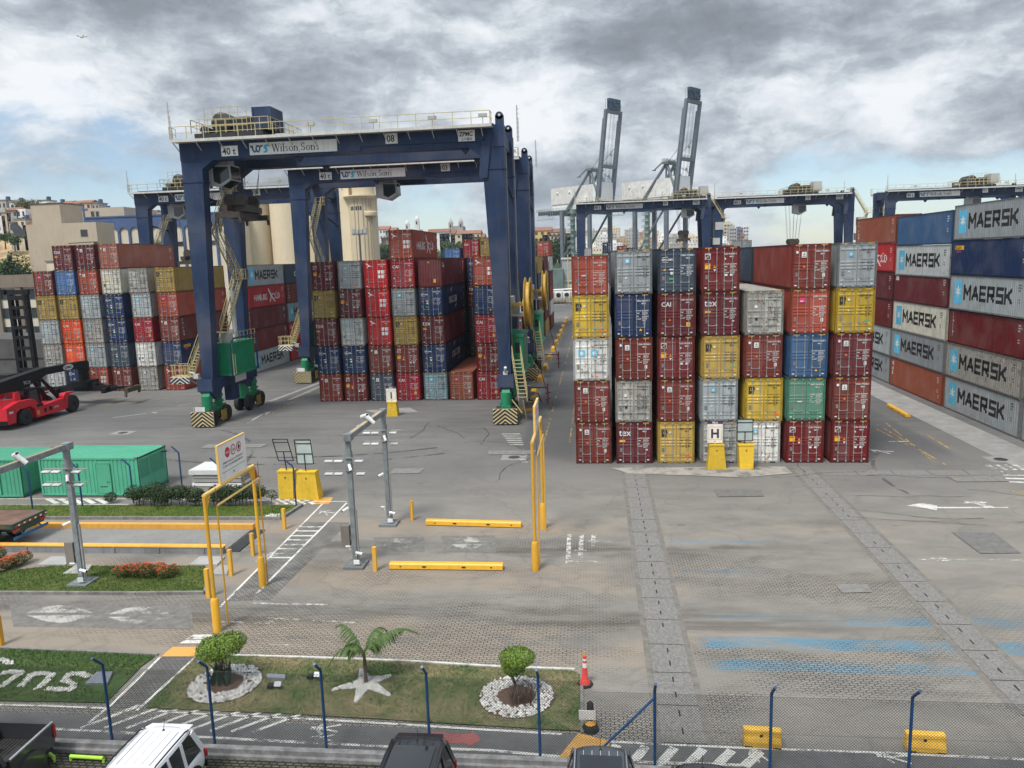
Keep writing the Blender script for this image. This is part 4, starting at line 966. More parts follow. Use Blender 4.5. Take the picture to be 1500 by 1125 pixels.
        for x in (-.9, .9):
            for y in (-1.2, 1.3):
                for e_ in (0, .18): q.tube([(xs + x + e_ * (1 if x < 0 else -1), yc + y, sz + 1.5), (xs + x * 1.7 + e_, yc + y * 1.4, 25.9)], .022, 5)
        q.tube([(xs, yc, sz + 1), (xs + .2, yc, 25.9)], .045, 6); q.build('hoist_ropes', NAVYD, t)
    return t
_ca = crane('a', -34.22, 13.85, '08', 1.3, 19.1, 'nearest navy blue gantry crane numbered 08 spanning the I block')
_ca.scale = (1, 1, .986)
crane('b', -34.3, 38.3, '03', 8.4, 21.2, 'navy blue gantry crane numbered 03 just behind the nearest crane', spread=False)
crane('c', -65.6, 57.5, '', 4.3, 15.2, 'navy blue gantry crane behind the far left container block')
crane('d', -2.2, 118, '04', 21.0, 17.2, 'navy blue gantry crane numbered 04 in front of the grey quay cranes', west=False)
crane('e', 27.1, 118.5, '13', 15.0, 14.6, 'navy blue gantry crane numbered 13 with its spreader lowered at centre right', west=False)
crane('f', 61.3, 117, '11', 15.0, 21, 'navy blue gantry crane numbered 11 above the tall side-on wall', spread=False, west=False)
# ------------------------------------------------------------ far quay cranes
STS = mat('quay_crane_grey', (.13, .155, .175), .5, .1, var=.18, scale=.25, streak=.35, rust=.10)
STSD = mat('quay_crane_dark', (.07, .075, .08), .55, .2, var=.3, scale=.5)
STSW = mat('machine_house_white', (.62, .61, .57), .55, var=.12, scale=.35, streak=.75)
STSN = mat('machine_house_panel', (.66, .67, .66), .5, var=.05, scale=.5, streak=.08)
STSB = mat('boom_tip_blue', (.015, .065, .12), .55, var=.2, streak=.3)
STSG = mat('pale_green_rail', (.25, .33, .29), .55, var=.2, scale=1, rust=.2)
def quay_crane(X, Y, rz, label):
    t = thing('quay_crane', label, 'crane', (X, Y, 0), rz, 'grey quay cranes with raised booms')
    gx = 9.0; gy = 8.5                                # half rail gauge, half leg spacing; +x is the water side
    for sx in (-1, 1):
        for sy in (-1, 1):
            b = MB(); frustum(b, sx * gx - 1.0, sx * gx + 1.0, sx * gx - .9, sx * gx + .9, sy * gy - .8, sy * gy + .8, 2, 37.5)
            if sx == -1 and sy == -1:
                pass
            b.build('leg', STS, t)
            b = MB(); b.box(sx * gx - .9, sx * gx + .9, sy * gy - 3.5, sy * gy + 3.5, .9, 2.0)
            for i in range(4): b.lathe((sx * gx, sy * gy - 2.7 + i * 1.8, .45), [(.45, -.2), (.45, .2)], 12, 'x')
            b.build('bogie', STSD, t)
    for sy in (-1, 1):
        b = MB(); b.box(-gx, gx, sy * gy - .7, sy * gy + .7, 11.5, 13.2); b.tube([(-gx, sy * gy, 13), (gx * .9, sy * gy, 36)], .55, 8); b.build('side_frame', STS, t)
    for sx in (-1, 1):
        b = MB(); b.box(sx * gx - .7, sx * gx + .7, -gy, gy, 35.2, 37.2); b.box(sx * gx - .5, sx * gx + .5, -gy, gy, 11.8, 13); b.build('cross_beam', STS, t)
    for sy in (-1, 1):
        b = MB(); b.box(-gx - 20, gx + 3.5, sy * 3.9 - .6, sy * 3.9 + .6, 36.6, 38.6); b.build('trolley_girder', STS, t)
    b = MB()
    for i in range(9): b.box(-gx - 19.6 + i * 3.8, -gx - 19.2 + i * 3.8, -3.3, 3.3, 37, 37.4)
    for sy in (-1, 1):
        grating(b, -gx - 20, gx + 4, sy * 5.3 - .5, sy * 5.3 + .5, 38.3)
    b.build('girder_walkway', STSD, t)
    b = MB()
    for sy in (-5.8, 5.8): railing(b, (-gx - 20, sy, 38.4), (gx + 4, sy, 38.4), 1.2, 2.0, .07)
    railing(b, (-gx - 20, -5.8, 38.4), (-gx - 20, 5.8, 38.4), 1.2, 2, .07)
    for i in range(7): x = -gx - 19 + i * 1.7; b.beam((x, -5.6, 38.2), (x, -5.6, 34.4 + (i % 2)), .14); b.beam((x, -5.6, 34.6), (x + 1.7, -5.6, 34.8), .12)
    b.box(-gx - 20, -gx - 9, -6, -5, 34.1, 34.3)
    b.build('railing', STSG, t)
    b = MB(); b.box(-gx - 10.5, gx - .5, -4.6, 4.6, 41.6, 50.0); mh = b.build('machine_house', STSW, t)
    b = MB(); b.box(gx - .49, gx + 4.9, -4.65, 4.65, 41.4, 50.6); q = b.build('clean_panel', STSN, mh)
    b = MB(); b.mi(0)
    for pts in ([(0, 2), (0, 1.2), (.5, .6), (1, 1.1), (1.5, .6), (2, 1.2), (2, 2)], [(2.2, 2.1), (2.7, 2.1), (2.7, .6), (2.2, .6)], [(.2, .1), (2.6, .1), (2.6, .35), (.2, .35)]):
        b.prism([(gx + .8 + u, 45.6 + v) for u, v in pts], 'y', -4.72, -4.66)
    b.build('logo', LOGOB, mh)
    b = MB()
    for x in (-gx - 6, -gx + 2): b.lathe((x, -4.6, 47.4), [(0.01, -.5), (.55, -.45), (.6, 0)], 12, 'y')
    b.box(1, 1.7, -4.66, -4.6, 41.6, 44.0); b.box(3, 4.5, -5.6, -4.6, 41.6, 44.0); b.box(-gx - 10, gx - 2, -4.2, 4.2, 38.6, 41.6); b.build('vent', STSN, mh)
    # A-frame
    for sy in (-1, 1):
        b = MB(); top = Vector((gx - 3.0, sy * 3.6, 57)); b.tube([(-gx + 1, sy * 5.4, 38.6), top], .75, 8); b.tube([(gx + 5.6, sy * 5.4, 38.6), top], .75, 8); b.tube([(-gx + 7, sy * 4.4, 46.6), top], .45, 6)
        b.beam((gx - 3.2, sy * 3.6, 39), (gx - 3.2, sy * 3.6, 56), .7); b.build('a_frame', STS, t)
    b = MB(); b.box(gx - 4.4, gx - 1.2, -5.2, 5.2, 56.6, 57.8); b.beam((gx - 4.4, -5, 57.4), (gx - 8.5, -5.4, 54.4), .5); b.box(gx - 9.6, gx - 8.2, -6.2, -4.6, 53.9, 54.3); b.build('apex_beam', STS, t)
    b = MB(); railing(b, (gx - 4.4, -5.2, 57.8), (gx - 1.2, -5.2, 57.8), 1.2, 1, .07); railing(b, (gx - 4.4, 5.2, 57.8), (gx - 4.4, -5.2, 57.8), 1.2, 1.5, .07)
    for y in (-3, -1, 1, 3): b.lathe((gx - 2.8, y, 58.4), [(.7, -.2), (.7, .2)], 12, 'y')
    b.build('railing', STSG, t)
    # boom raised almost upright
    p0 = Vector((gx + 3.2, 0, 38.2)); d = Vector((.13, 0, 1)).normalized(); L = 46.5
    for sy in (-1, 1):
        b = MB(); a = p0 + Vector((0, sy * 5.9, 0)); b.beam(a, a + d * L, 1.6, 1.3, up=(1, 0, 0)); b.beam(a + Vector((-1.3, 0, 2)), a + Vector((-1.3, 0, 0)) + d * (L - 4), .5, .5); b.build('boom_girder', STS, t)
    b = MB()
    for k in (.43, .985, .06): c = p0 + d * L * k; b.beam(c + Vector((0, -6.4, 0)), c + Vector((0, 6.4, 0)), 1.4, 1.6)
    b.build('boom_tie', STS, t)
    b = MB()
    for i in range(26): c = p0 + d * (2 + i * 1.5); b.beam(c + Vector((-.9, 3.2, 0)), c + Vector((-.9, 4.0, 0)), .12); b.beam(c + Vector((-.9, 3.2, 0)), c + Vector((-.9, 3.2, 1.5)), .08)
    for k in (.2, .33, .43, .55): c = p0 + d * L * k; b.box(c.x - 1.6, c.x - .7, 2.4, 3.6, c.z, c.z + .12); b.box(c.x - 1.6, c.x - .7, 2.4, 2.5, c.z, c.z + 1.1)
    railing(b, p0 + d * L * .43 + Vector((-.8, -4.4, .8)), p0 + d * L * .43 + Vector((-.8, 4.4, .8)), 1.2, 1.2, .06)
    b.build('boom_ladder', STSG, t)
    b = MB()
    for y in (-2.6, -1.8, .6, 1.6): b.tube([p0 + d * 3 + Vector((0, y, 0)), p0 + d * (L - 1) + Vector((0, y * .7, 0))], .05, 5)
    for y in (-1, 1): b.tube([(gx - 2.8, y * 2, 58), p0 + d * L * .62 + Vector((0, y * 3.4, 0))], .10, 5); b.tube([(gx - 2.8, y * 2.4, 57.5), p0 + d * L * .30 + Vector((0, y * 4, 0))], .14, 5)
    b.build('boom_ropes', STSD, t)
    b = MB(); c = p0 + d * L; b.box(c.x - .8, c.x + .9, -4.0, 4.8, c.z + .3, c.z + 5.4); tip = b.build('boom_tip', STSB, t)
    b = MB(); r_ = random.Random(3)
    for i in range(14): y = r_.uniform(-3.2, 3.2); z = c.z + r_.uniform(.2, 3.9); b.box(c.x + .9, c.x + 1.2, y, y + r_.uniform(.5, 1.8), z, z + r_.uniform(.3, .9)); xx = c.x - .6 + i % 3 * .4; b.box(xx, xx + .6, -4.35, -4.0, z, z + r_.uniform(.4, 1.0))
    railing(b, (c.x - 1.0, -5.0, c.z + .5), (c.x - 1.0, -5.0, c.z + 5), .1, 1, .05); b.build('boom_tip_machinery', STSD, tip)
    # lift and stair tower on the land side
    b = MB(); b.box(-2.2, -.4, -gy - 1.6, -gy + .2, 2, 38)
    for i in range(12): z = 4 + i * 2.9; grating(b, -3.4, .2, -gy - 2.6, -gy + .2, z); railing(b, (-3.4, -gy - 2.6, z), (.2, -gy - 2.6, z), 1.1, 1.2, .05); b.beam((-3.2, -gy - 2.2, z), (0, -gy - 2.2, z + 2.9), .3, .12)
    b.build('stair_tower', STSG, t)
    return t
ph_ = R(-38)
for (px_, lab) in ((858, 'left quay crane with raised boom and stained white machine house'), (967, 'right, taller-looking quay crane with raised boom and blue tip')):
    Yq = 340 if px_ > 900 else 356; q = AY(px_, 300, Yq); quay_crane(q.x, Yq, ph_, lab)

# ------------------------------------------------------------ buildings at the left
BEIGE = mat('beige_render', (.46, .39, .29), .85, var=.06, scale=.25, streak=.22)
CREAM = mat('cream_render', (.62, .56, .44), .85, var=.06, scale=.25, streak=.18)
OFFW = mat('cream_cladding', (.62, .57, .46), .7, var=.05, scale=.4, streak=.12)
FASC = mat('fascia_brown', (.20, .165, .125), .6, var=.08, scale=.6, streak=.2)
BLUEP = mat('arcade_blue', (.075, .125, .26), .8, var=.15, scale=.4, streak=.35)
WHITER = mat('white_render', (.62, .62, .60), .85, var=.07, scale=.3, streak=.2)
WIN = glass('window_glass', (.03, .035, .04)); WFR = mat('window_frame', (.12, .13, .13), .6)
CONC = mat('stained_concrete', (.085, .083, .08), .9, var=.25, scale=.5, streak=.5)
def windows(parent, rects, y, name='window', m=None, frame=True, dep=.12):
    for (x0, x1, z0, z1) in rects:
        b = MB(); b.box(x0, x1, y - .02, y + dep, z0, z1); w = b.build(name, m or WIN, parent)
        if frame:
            f = MB(); t_ = .08
            f.box(x0 - t_, x1 + t_, y - .06, y - .021, z0 - t_, z0); f.box(x0 - t_, x1 + t_, y - .06, y - .021, z1, z1 + t_); f.box(x0 - t_, x0, y - .06, y - .021, z0, z1); f.box(x1, x1 + t_, y - .06, y - .021, z0, z1)
            n = max(1, int((x1 - x0) / .8))
            for i in range(1, n): x = x0 + (x1 - x0) * i / n; f.box(x - .03, x + .03, y - .06, y - .021, z0, z1)
            f.build('frame', WFR, w)
t = thing('office_building', 'low cream office with brown fascia and brown piers at the far left', 'building', (0, 75, 0))
b = MB(); b.box(-125, -95.3, 0, 14, 0, 12.0); b.build('wall', OFFW, t)
b = MB(); b.box(-125.3, -95, -.6, 14.2, 12.0, 14.2); 
for i in range(12): b.box(-125 + i * 2.5, -124.95 + i * 2.5, -.62, -.6, 12.05, 14.15)
b.build('fascia', FASC, t)
for x in (-104.2, -99.9, -96.2):
    b = MB(); b.box(x, x + 1.1, -.5, 0, 0, 12.0); b.build('pier', FASC, t)
windows(t, [(x, x + w, z, z + 1.7) for z in (9.9, 6.6, 3.3) for x, w in ((-103, 2.9), (-98.7, 2.3))], 0)
t = thing('warehouse', 'tall blank beige industrial building with stepped roof at left', 'building', (0, 100, 0))
b = MB(); b.box(-114.4, -107.9, 0, 7, 0, 28.4); b.box(-107.9, -100.4, .02, 6, 0, 24.4); b.box(-116, -114.4, .01, 7, 0, 24.3);
b.build('wall', BEIGE, t)
b = MB(); b.box(-114.6, -107.85, -.15, 7.1, 28.4, 28.6); b.build('coping', CONC, t); t0 = t
t = thing('warehouse', 'beige rear block with blue vertical strips above the arcade roof', 'building', (0, 100, 0)); qa, qb = AY(76, 305, 130), AY(182, 312, 130); b = MB(); b.box(qa.x, qb.x, 30, 44, 0, AY(130, 305, 130).z); b.build('wall', BEIGE, t)
for px in (75, 82, 93, 104, 114, 121): q = AY(px, 305, 130); b = MB(); b.box(q.x, q.x + .36, 29.85, 29.99, 22, AY(px, 302, 130).z); b.build('pilaster', BLUEP, t)
b = MB(); b.box(AY(75, 305, 130).x, AY(128, 305, 130).x, 29.9, 29.98, AY(100, 309, 130).z, AY(100, 306.5, 130).z); b.build('band', BLUEP, t)
windows(t0, [(-105.9, -103.2, 18.2, 19.5), (-103.9, -102.5, 21.6, 22.9), (-101.3, -100.45, 18.1, 20.4)], 0.02)
windows(t, [(AY(134, 315, 130).x, AY(138, 315, 130).x, AY(134, 317, 130).z, AY(134, 310, 130).z), (AY(141, 315, 130).x, AY(145, 315, 130).x, AY(141, 317, 130).z, AY(141, 310, 130).z)], 30)
b = MB(); b.prism([(-107, 20.2), (-100.9, 20.35), (-101.2, 20.5), (-106.9, 20.35)], 'y', -.01, .015); b.build('stain', CONC, t0)
t = thing('annex_building', 'cream annex with tall narrow dark windows below the beige warehouse', 'building', (0, 92, 0))
b = MB(); b.box(-106.4, -93, 0, 7.5, 0, 16.5); b.build('wall', CREAM, t); b = MB(); b.box(-106.6, -92.9, -.2, 7.4, 16.5, 16.75); b.build('coping', FASC, t)
windows(t, [(x, x + 1.0, 10.6, 14.9) for x in (-105.2, -102.9, -100.6, -98.3)], 0, frame=False)
# arcade warehouse
def arcade():
    t = thing('arcade_warehouse', 'cream warehouse with blue arches behind the left cranes', 'building', (0, 120, 0))
    x0, x1 = -116.4, -79.4; n = 14; pt = (x1 - x0) / n; zt = 26.6; zs = 23.2
    b = MB(); b.box(x0, x1, .35, 20, 0, zt - .1); b.build('wall', CREAM, t)
    b = MB()
    for i in range(n):
        a = x0 + i * pt; c = a + pt; m_ = (a + c) / 2; r = pt / 2 - .26
        arc = [(m_ - r * math.cos(PI * k / 10), zs + r * math.sin(PI * k / 10)) for k in range(11)]
        for k in range(10): b.prism([arc[k], arc[k + 1], (arc[k + 1][0], zt), (arc[k][0], zt)], 'y', 0, .34)
        b.box(a, a + .26, 0, .34, 0, zt); b.box(c - .26, c, 0, .34, 0, zt)
    b.box(x0 - .2, x1 + .2, -.15, 20, zt, zt + .35)
    b.build('arches', BLUEP, t)
    windows(t, [(x0 + i * pt + .65, x0 + (i + 1) * pt - .5, 19.6, 20.5) for i in range(n) if i not in (3, 7, 9, 12)], .33, frame=True)
arcade()
t = thing('shed', 'low dark concrete shed behind the red container handler', 'building', (0, 44, 0))
b = MB(); b.prism([(-88, 0), (-66.3, 0), (-66.3, 5.2), (-69, 5.4), (-88, 5.9)], 'y', 0, 9); b.build('wall', CONC, t); b = MB(); b.box(-88, -66.2, -.15, 9.1, 3.0, 3.2); b.build('band', mat('dark_band', (.07, .07, .07), .8), t)
# silos
SILO = mat('silo_cream', (.62, .53, .37), .85, var=.05, scale=.2, streak=.16)
TILE = mat('white_tiles', (.62, .64, .65), .5, var=.08, scale=.35, streak=.12)
def silo(px, Y, r, zt, lab, m=SILO, seams=0):
    q = AY(px, 340, Y); t = thing('silo', lab, 'silo', (q.x, Y, 0), 0, 'tall grain silos behind the yard')
    b = MB(); b.lathe((0, 0, 0), [(r, 0), (r, zt)], 40); b.build('wall', m, t, smooth=True)
    b = MB(); b.lathe((0, 0, zt), [(r + .12, 0), (r + .12, .5), (0.01, .9)], 40); b.build('roof', m, t, smooth=True)
    if seams:
        b = MB()
        for i in range(seams): z = zt - 1.3 * i; b.lathe((0, 0, z), [(r + .01, 0), (r + .025, .02), (r + .01, .04)], 32)
        for i in range(16): a = i * PI / 8; b.beam((r * math.cos(a) * 1.003, r * math.sin(a) * 1.003, 2), (r * math.cos(a) * 1.003, r * math.sin(a) * 1.003, zt), .05)
        b.build('seams', mat('seam', (.22, .22, .22), .8), t)
    return t
silo(325, 126, 3.9, 26.5, 'white tiled silo behind the staircase of the nearest crane', TILE, 14)
silo(374, 130, 3.9, 29.0, 'left of the two plain cream silos between the left cranes')
silo(422, 130, 3.9, 29.4, 'right of the two plain cream silos between the left cranes')
silo(466, 133, 3.2, 29.4, 'cream silo half hidden behind the legs of crane 03')
q0 = AY(497, 340, 130).x; q1 = AY(514, 340, 130).x
t = thing('elevator_tower', 'flat cream elevator tower left of the tallest round silo', 'silo', (0, 130, 0)); b = MB(); b.box(q0 - 1.6, q1, 0, 5, 0, 33.5); b.build('wall', SILO, t)
t = silo(534, 131, 3.35, 29.3, 'tallest round silo with flared rim, gallery and vertical pipes')
b = MB(); b.lathe((0, 0, 29.3), [(3.3, 0), (4.5, .5), (4.5, .75), (3.4, .8)], 40); b.lathe((2.2, -1.9, 25.2), [(1.6, 0), (1.7, .15), (1.7, 1.0), (1.55, 1.1)], 20); b.build('rim', SILO, t, smooth=True)
b = MB(); b.lathe((.3, 0, 30), [(2.7, 0), (2.7, 5.5)], 30); b.build('upper_drum', SILO, t, smooth=True)
b = MB()
for a in (-75, -62, -50, -95, -110, -40): b.tube([(3.4 * math.cos(R(a)), 3.4 * math.sin(R(a)), 2), (3.4 * math.cos(R(a)), 3.4 * math.sin(R(a)), 29.2)], .10, 5)
b.build('pipe', mat('silo_pipe', (.33, .27, .18), .7), t)
for i in range(6):
    a = R(-128 + i * 9); b = MB(); c = Vector((3.37 * math.cos(a), 3.37 * math.sin(a), 0)); tt = Vector((-math.sin(a), math.cos(a), 0)) * .2
    b.hexa([c - tt + Vector((0, 0, 26.6)), c + tt + Vector((0, 0, 26.6)), c * .98 + tt + Vector((0, 0, 26.6)), c * .98 - tt + Vector((0, 0, 26.6))], [c - tt + Vector((0, 0, 27.5)), c + tt + Vector((0, 0, 27.5)), c * .98 + tt + Vector((0, 0, 27.5)), c * .98 - tt + Vector((0, 0, 27.5))]); b.build('window', WIN, t)
t = thing('lamp_mast', 'slim floodlight mast in front of the tallest silo', 'lamp mast', (AY(528, 370, 110).x, 110, 0)); b = MB(); b.tube([(0, 0, 0), (0, 0, 20.5)], .22, 8); b.build('pole', CONC, t)
b = MB()
for x in (-1.2, -.4, .5, 1.3): b.box(x - .3, x + .3, -.3, .3, 20.5, 21.2 + .3 * abs(x))
b.box(-1.6, 1.6, -.1, .1, 20.2, 20.5); b.build('floodlights', GREYBOX, t)

# ------------------------------------------------------------ foliage
def leafmat(name, col, var=.5):
    if name in MATS: return MATS[name]
    m = bpy.data.materials.new(name); m.use_nodes = True; t = m.node_tree; n = t.nodes; l = t.links; b = n['Principled BSDF']
    b.inputs['Roughness'].default_value = .6; b.inputs['Specular IOR Level'].default_value = .3
    g = N(n, 'ShaderNodeNewGeometry'); rm = N(n, 'ShaderNodeMapRange'); l.new(g.outputs['Random Per Island'], rm.inputs[0]); rm.inputs[3].default_value = 1 - var; rm.inputs[4].default_value = 1 + var
    v = N(n, 'ShaderNodeVectorMath', operation='SCALE'); v.inputs[0].default_value = col; l.new(rm.outputs[0], v.inputs['Scale'])
    q = N(n, 'ShaderNodeTexNoise'); q.inputs['Scale'].default_value = 23; l.new(g.outputs['Random Per Island'], q.inputs[0])
    mx = N(n, 'ShaderNodeMix', data_type='RGBA'); r2 = N(n, 'ShaderNodeMapRange'); l.new(q.outputs['Fac'], r2.inputs[0]); r2.inputs[1].default_value = .45; r2.inputs[2].default_value = .8; r2.inputs[4].default_value = .5
    l.new(r2.outputs[0], mx.inputs[0]); l.new(v.outputs[0], mx.inputs[6]); mx.inputs[7].default_value = (col[0] * 2.2, col[1] * 1.7, col[2] * .9, 1)
    l.new(mx.outputs[2], b.inputs['Base Color'])
    try: b.inputs['Subsurface Weight'].default_value = 0
    except Exception: pass
    MATS[name] = m; return m
LEAFD = leafmat('leaf_dark', (.020, .048, .016)); LEAFM = leafmat('leaf_mid', (.038, .085, .020)); LEAFB = leafmat('leaf_bright', (.12, .20, .028), .55); LEAFO = leafmat('leaf_olive', (.10, .095, .035))
BARK = mat('bark', (.09, .065, .045), .9, var=.3, scale=6)
def leaves(b, blobs, n, size, rnd_, shell=.55, flat=0):
    """leaf-sized faces spread through lumpy volumes; blobs: (x, y, z, rx, ry, rz)"""
    vol = [q[3] * q[4] * q[5] for q in blobs]; tot = sum(v ** .67 for v in vol)
    for q, v in zip(blobs, vol):
        k = int(n * v ** .67 / tot)
        for _ in range(k):
            d = Vector((rnd_.gauss(0, 1), rnd_.gauss(0, 1), rnd_.gauss(0, 1))).normalized()
            r = shell + (1.02 - shell) * rnd_.random() ** .6
            c = Vector((q[0] + d.x * q[3] * r, q[1] + d.y * q[4] * r, q[2] + d.z * q[5] * r))
            nn = (d + Vector((rnd_.gauss(0, .5), rnd_.gauss(0, .5), rnd_.gauss(0, .5)))).normalized(); a = nn.orthogonal().normalized(); a.rotate(Matrix.Rotation(rnd_.uniform(0, 6.3), 3, nn)); bb = nn.cross(a)
            s = size * rnd_.uniform(.6, 1.3)
            b.add([c - a * s, c - bb * s * .45, c + a * s, c + bb * s * .45], [(0, 1, 2, 3)])
def lumps(rnd_, cx_, cy_, cz_, rx, ry, rz, k, f=.5):
    o = []
    for _ in range(k):
        d = Vector((rnd_.gauss(0, 1), rnd_.gauss(0, 1), rnd_.gauss(0, .8))).normalized() * rnd_.uniform(.3, .75); s = rnd_.uniform(.7, 1.2) * f
        o.append((cx_ + d.x * rx, cy_ + d.y * ry, cz_ + d.z * rz, rx * s, ry * s, rz * s))
    return o
def tree(x, y, z, r, h, lab, group, m, n=2500, size=.35, seed=1, conical=False, k=14):
    rr = random.Random(seed); t = thing('tree', lab, 'tree', (x, y, z), 0, group)
    b = MB(); b.tube([(0, 0, -1), (.1, 0, h * .3), (-.1, .1, h * .75)], r * .09, 7, r2=r * .03)
    for i in range(5): a = i * 1.3; b.tube([(0, 0, h * .3), (math.cos(a) * r * .5, math.sin(a) * r * .5, h * .65)], r * .035, 5, r2=r * .01)
    b.build('trunk', BARK, t)
    b = MB()
    if conical:
        bl = []
        for i in range(k):
            f = i / (k - 1); rad = r * (1 - f) ** .8; a = i * 2.4; bl.append((math.cos(a) * rad * .55, math.sin(a) * rad * .55, h * (.15 + .8 * f), max(.3, rad * .62), max(.3, rad * .62), h * .14))
    else: bl = lumps(rr, 0, 0, h * .62, r, r, h * .38, k)
    leaves(b, bl, n, size, rr); b.build('crown', m, t, recalc=False)
    return t
tree(AY(26, 380, 92).x, 90, 3, 5.4, 15.3, 'large dark green conical tree beside the beige warehouse', None, LEAFD, 9000, .30, 3, True, 26)
q = AY(6, 385, 100); tree(q.x, 100, 5, 6.0, 14, 'bright green tree at the left edge behind the dark tree', None, LEAFM, 6000, .32, 5)

# ------------------------------------------------------------ hills with houses
HILLM = mat('hill_green', (.035, .060, .022), .95, var=.5, scale=.06, world=True, bump=.5)
CLIFF = mat('cliff_ochre', (.42, .30, .16), .95, var=.45, scale=.16, world=True, rust=.35, rustcol=(.10, .13, .04))
def terrain(name, m, pts, Y0, Y1, front=0.0, seed=0, amp=1.5):
    """hillside whose crest, seen from the yard, runs through (px, py) at depth Y1"""
    b = MB(); xs = []
    P = []
    for i in range(len(pts) - 1):
        for k in range(6): f = k / 6; P.append((pts[i][0] + (pts[i + 1][0] - pts[i][0]) * f, pts[i][1] + (pts[i + 1][1] - pts[i][1]) * f))
    P.append(pts[-1]); nr = 10; vs = []
    for px, py in P:
        c = AY(px, py, Y1)
        for j in range(nr + 1):
            f = j / nr; y = Y0 + (Y1 - Y0) * f; x = CAMP.x + (c.x - CAMP.x) * (y - CAMP.y) / (Y1 - CAMP.y) * (.25 + .75 * 1) 
            z = -1 + (c.z + 1) * (f ** .75) * (1 if j < nr else 1) + amp * noise.noise(Vector((x * .05, y * .05, seed))) * f
            if j == nr: z = c.z
            vs.append((x, y, z))
        vs.append((c.x, Y1 + 60, c.z * .8))
    n_ = nr + 2; fs = []
    for i in range(len(P) - 1):
        for j in range(n_ - 1): fs.append((i * n_ + j, (i + 1) * n_ + j, (i + 1) * n_ + j + 1, i * n_ + j + 1))
    b.add(vs, fs); return kind(b.build(name, m, smooth='all'), 'structure')
terrain('hill', CLIFF, [(-260, 330), (-120, 318), (0, 318), (40, 322), (110, 318), (240, 340), (300, 352)], 135, 215, seed=1, amp=3)
terrain('hill', HILLM, [(480, 372), (556, 352), (600, 352), (650, 362), (700, 366), (760, 362), (800, 362), (835, 368), (870, 372), (960, 374)], 330, 470, seed=5, amp=3)
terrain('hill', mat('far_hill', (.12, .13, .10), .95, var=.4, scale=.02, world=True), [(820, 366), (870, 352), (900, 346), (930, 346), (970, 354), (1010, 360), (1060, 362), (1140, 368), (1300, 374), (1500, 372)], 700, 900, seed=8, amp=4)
TILER = mat('clay_roof', (.26, .12, .075), .85, var=.25, scale=1, streak=.3); GREYR = mat('grey_roof', (.20, .19, .18), .85, var=.2)
HW = {'white': mat('house_white', (.66, .66, .64), .85, var=.08, streak=.25), 'cream': mat('house_cream', (.60, .52, .38), .85, var=.08, streak=.25), 'grey': mat('house_grey', (.36, .35, .33), .9, var=.15, streak=.3),
      'yellow': mat('house_yellow', (.62, .46, .18), .85, var=.08, streak=.2), 'brick': mat('house_brick', (.33, .15, .09), .9, var=.15), 'pink': mat('house_pink', (.58, .36, .30), .85, var=.08, streak=.2), 'ochre': mat('house_ochre', (.45, .34, .22), .85, var=.1, streak=.3)}
_hp = {}
def house(X, Y, Z, w, d, h, col, roof, lab, group, floors=2, cols=3, name='house', cat='house'):
    key = (w, d, h, col, roof, floors, cols)
    if key in _hp:
        t = copy_tree(_hp[key]); t.location = (X, Y, Z); tag(t, lab, cat, group); return t
    t = thing(name, lab, cat, (X, Y, Z), 0, group)
    b = MB(); b.box(-w / 2, w / 2, 0, d, -6, h); 
    if floors > 3: b.box(-w * .2, w * .1, d * .3, d * .6, h, h + 2.2)
    b.build('wall', HW[col], t)
    if roof == 'tile':
        b = MB(); b.prism([(-.4, h), (d + .4, h), (d / 2, h + d * .22)], 'x', -w / 2 - .3, w / 2 + .3); b.build('roof', TILER, t)
    elif roof == 'grey':
        b = MB(); b.box(-w / 2 - .2, w / 2 + .2, -.2, d + .2, h, h + .35); b.build('roof', GREYR, t)
        b = MB(); b.lathe((w * .2, d * .5, h + .3), [(.7, 0), (.75, 1.2), (.3, 1.35)], 10); b.build('water_tank', mat('tank_blue', (.05, .10, .2), .5), t)
    fh = h / floors; cw = w / cols
    for f in range(floors):
        for c in range(cols):
            x = -w / 2 + cw * (c + .5); z = fh * f + fh * .35
            b = MB(); b.box(x - cw * (.22 if h < 8 else .16), x + cw * (.22 if h < 8 else .16), -.03, .04, z, z + fh * (.42 if h < 8 else .32)); b.build('window', WIN, t)
    _hp[key] = t; return t
rr = random.Random(11)
rows = [(205, [(-40, 'white', 'grey', 300), (2, 'grey', 'grey', 294), (12, 'white', 'flat', 305), (21, 'white', 'grey', 296), (27, 'ochre', 'flat', 299), (62, 'white', 'grey', 294), (72, 'yellow', 'flat', 297), (82, 'yellow', 'grey', 298), (98, 'grey', 'tile', 298), (112, 'cream', 'tile', 298), (125, 'ochre', 'tile', 297), (139, 'grey', 'grey', 298)]),
        (196, [(150, 'white', 'grey', 308), (163, 'ochre', 'tile', 308), (178, 'white', 'tile', 309), (190, 'grey', 'grey', 312), (203, 'white', 'flat', 308), (218, 'cream', 'tile', 312), (232, 'white', 'grey', 312)]),
        (188, [(-12, 'white', 'grey', 318), (0, 'white', 'flat', 316), (8, 'ochre', 'grey', 312), (17, 'grey', 'tile', 308), (30, 'white', 'flat', 306), (41, 'white', 'tile', 318)]),
        (180, [(18, 'grey', 'grey', 326), (28, 'cream', 'grey', 322), (40, 'grey', 'tile', 330)])]
nh = 0
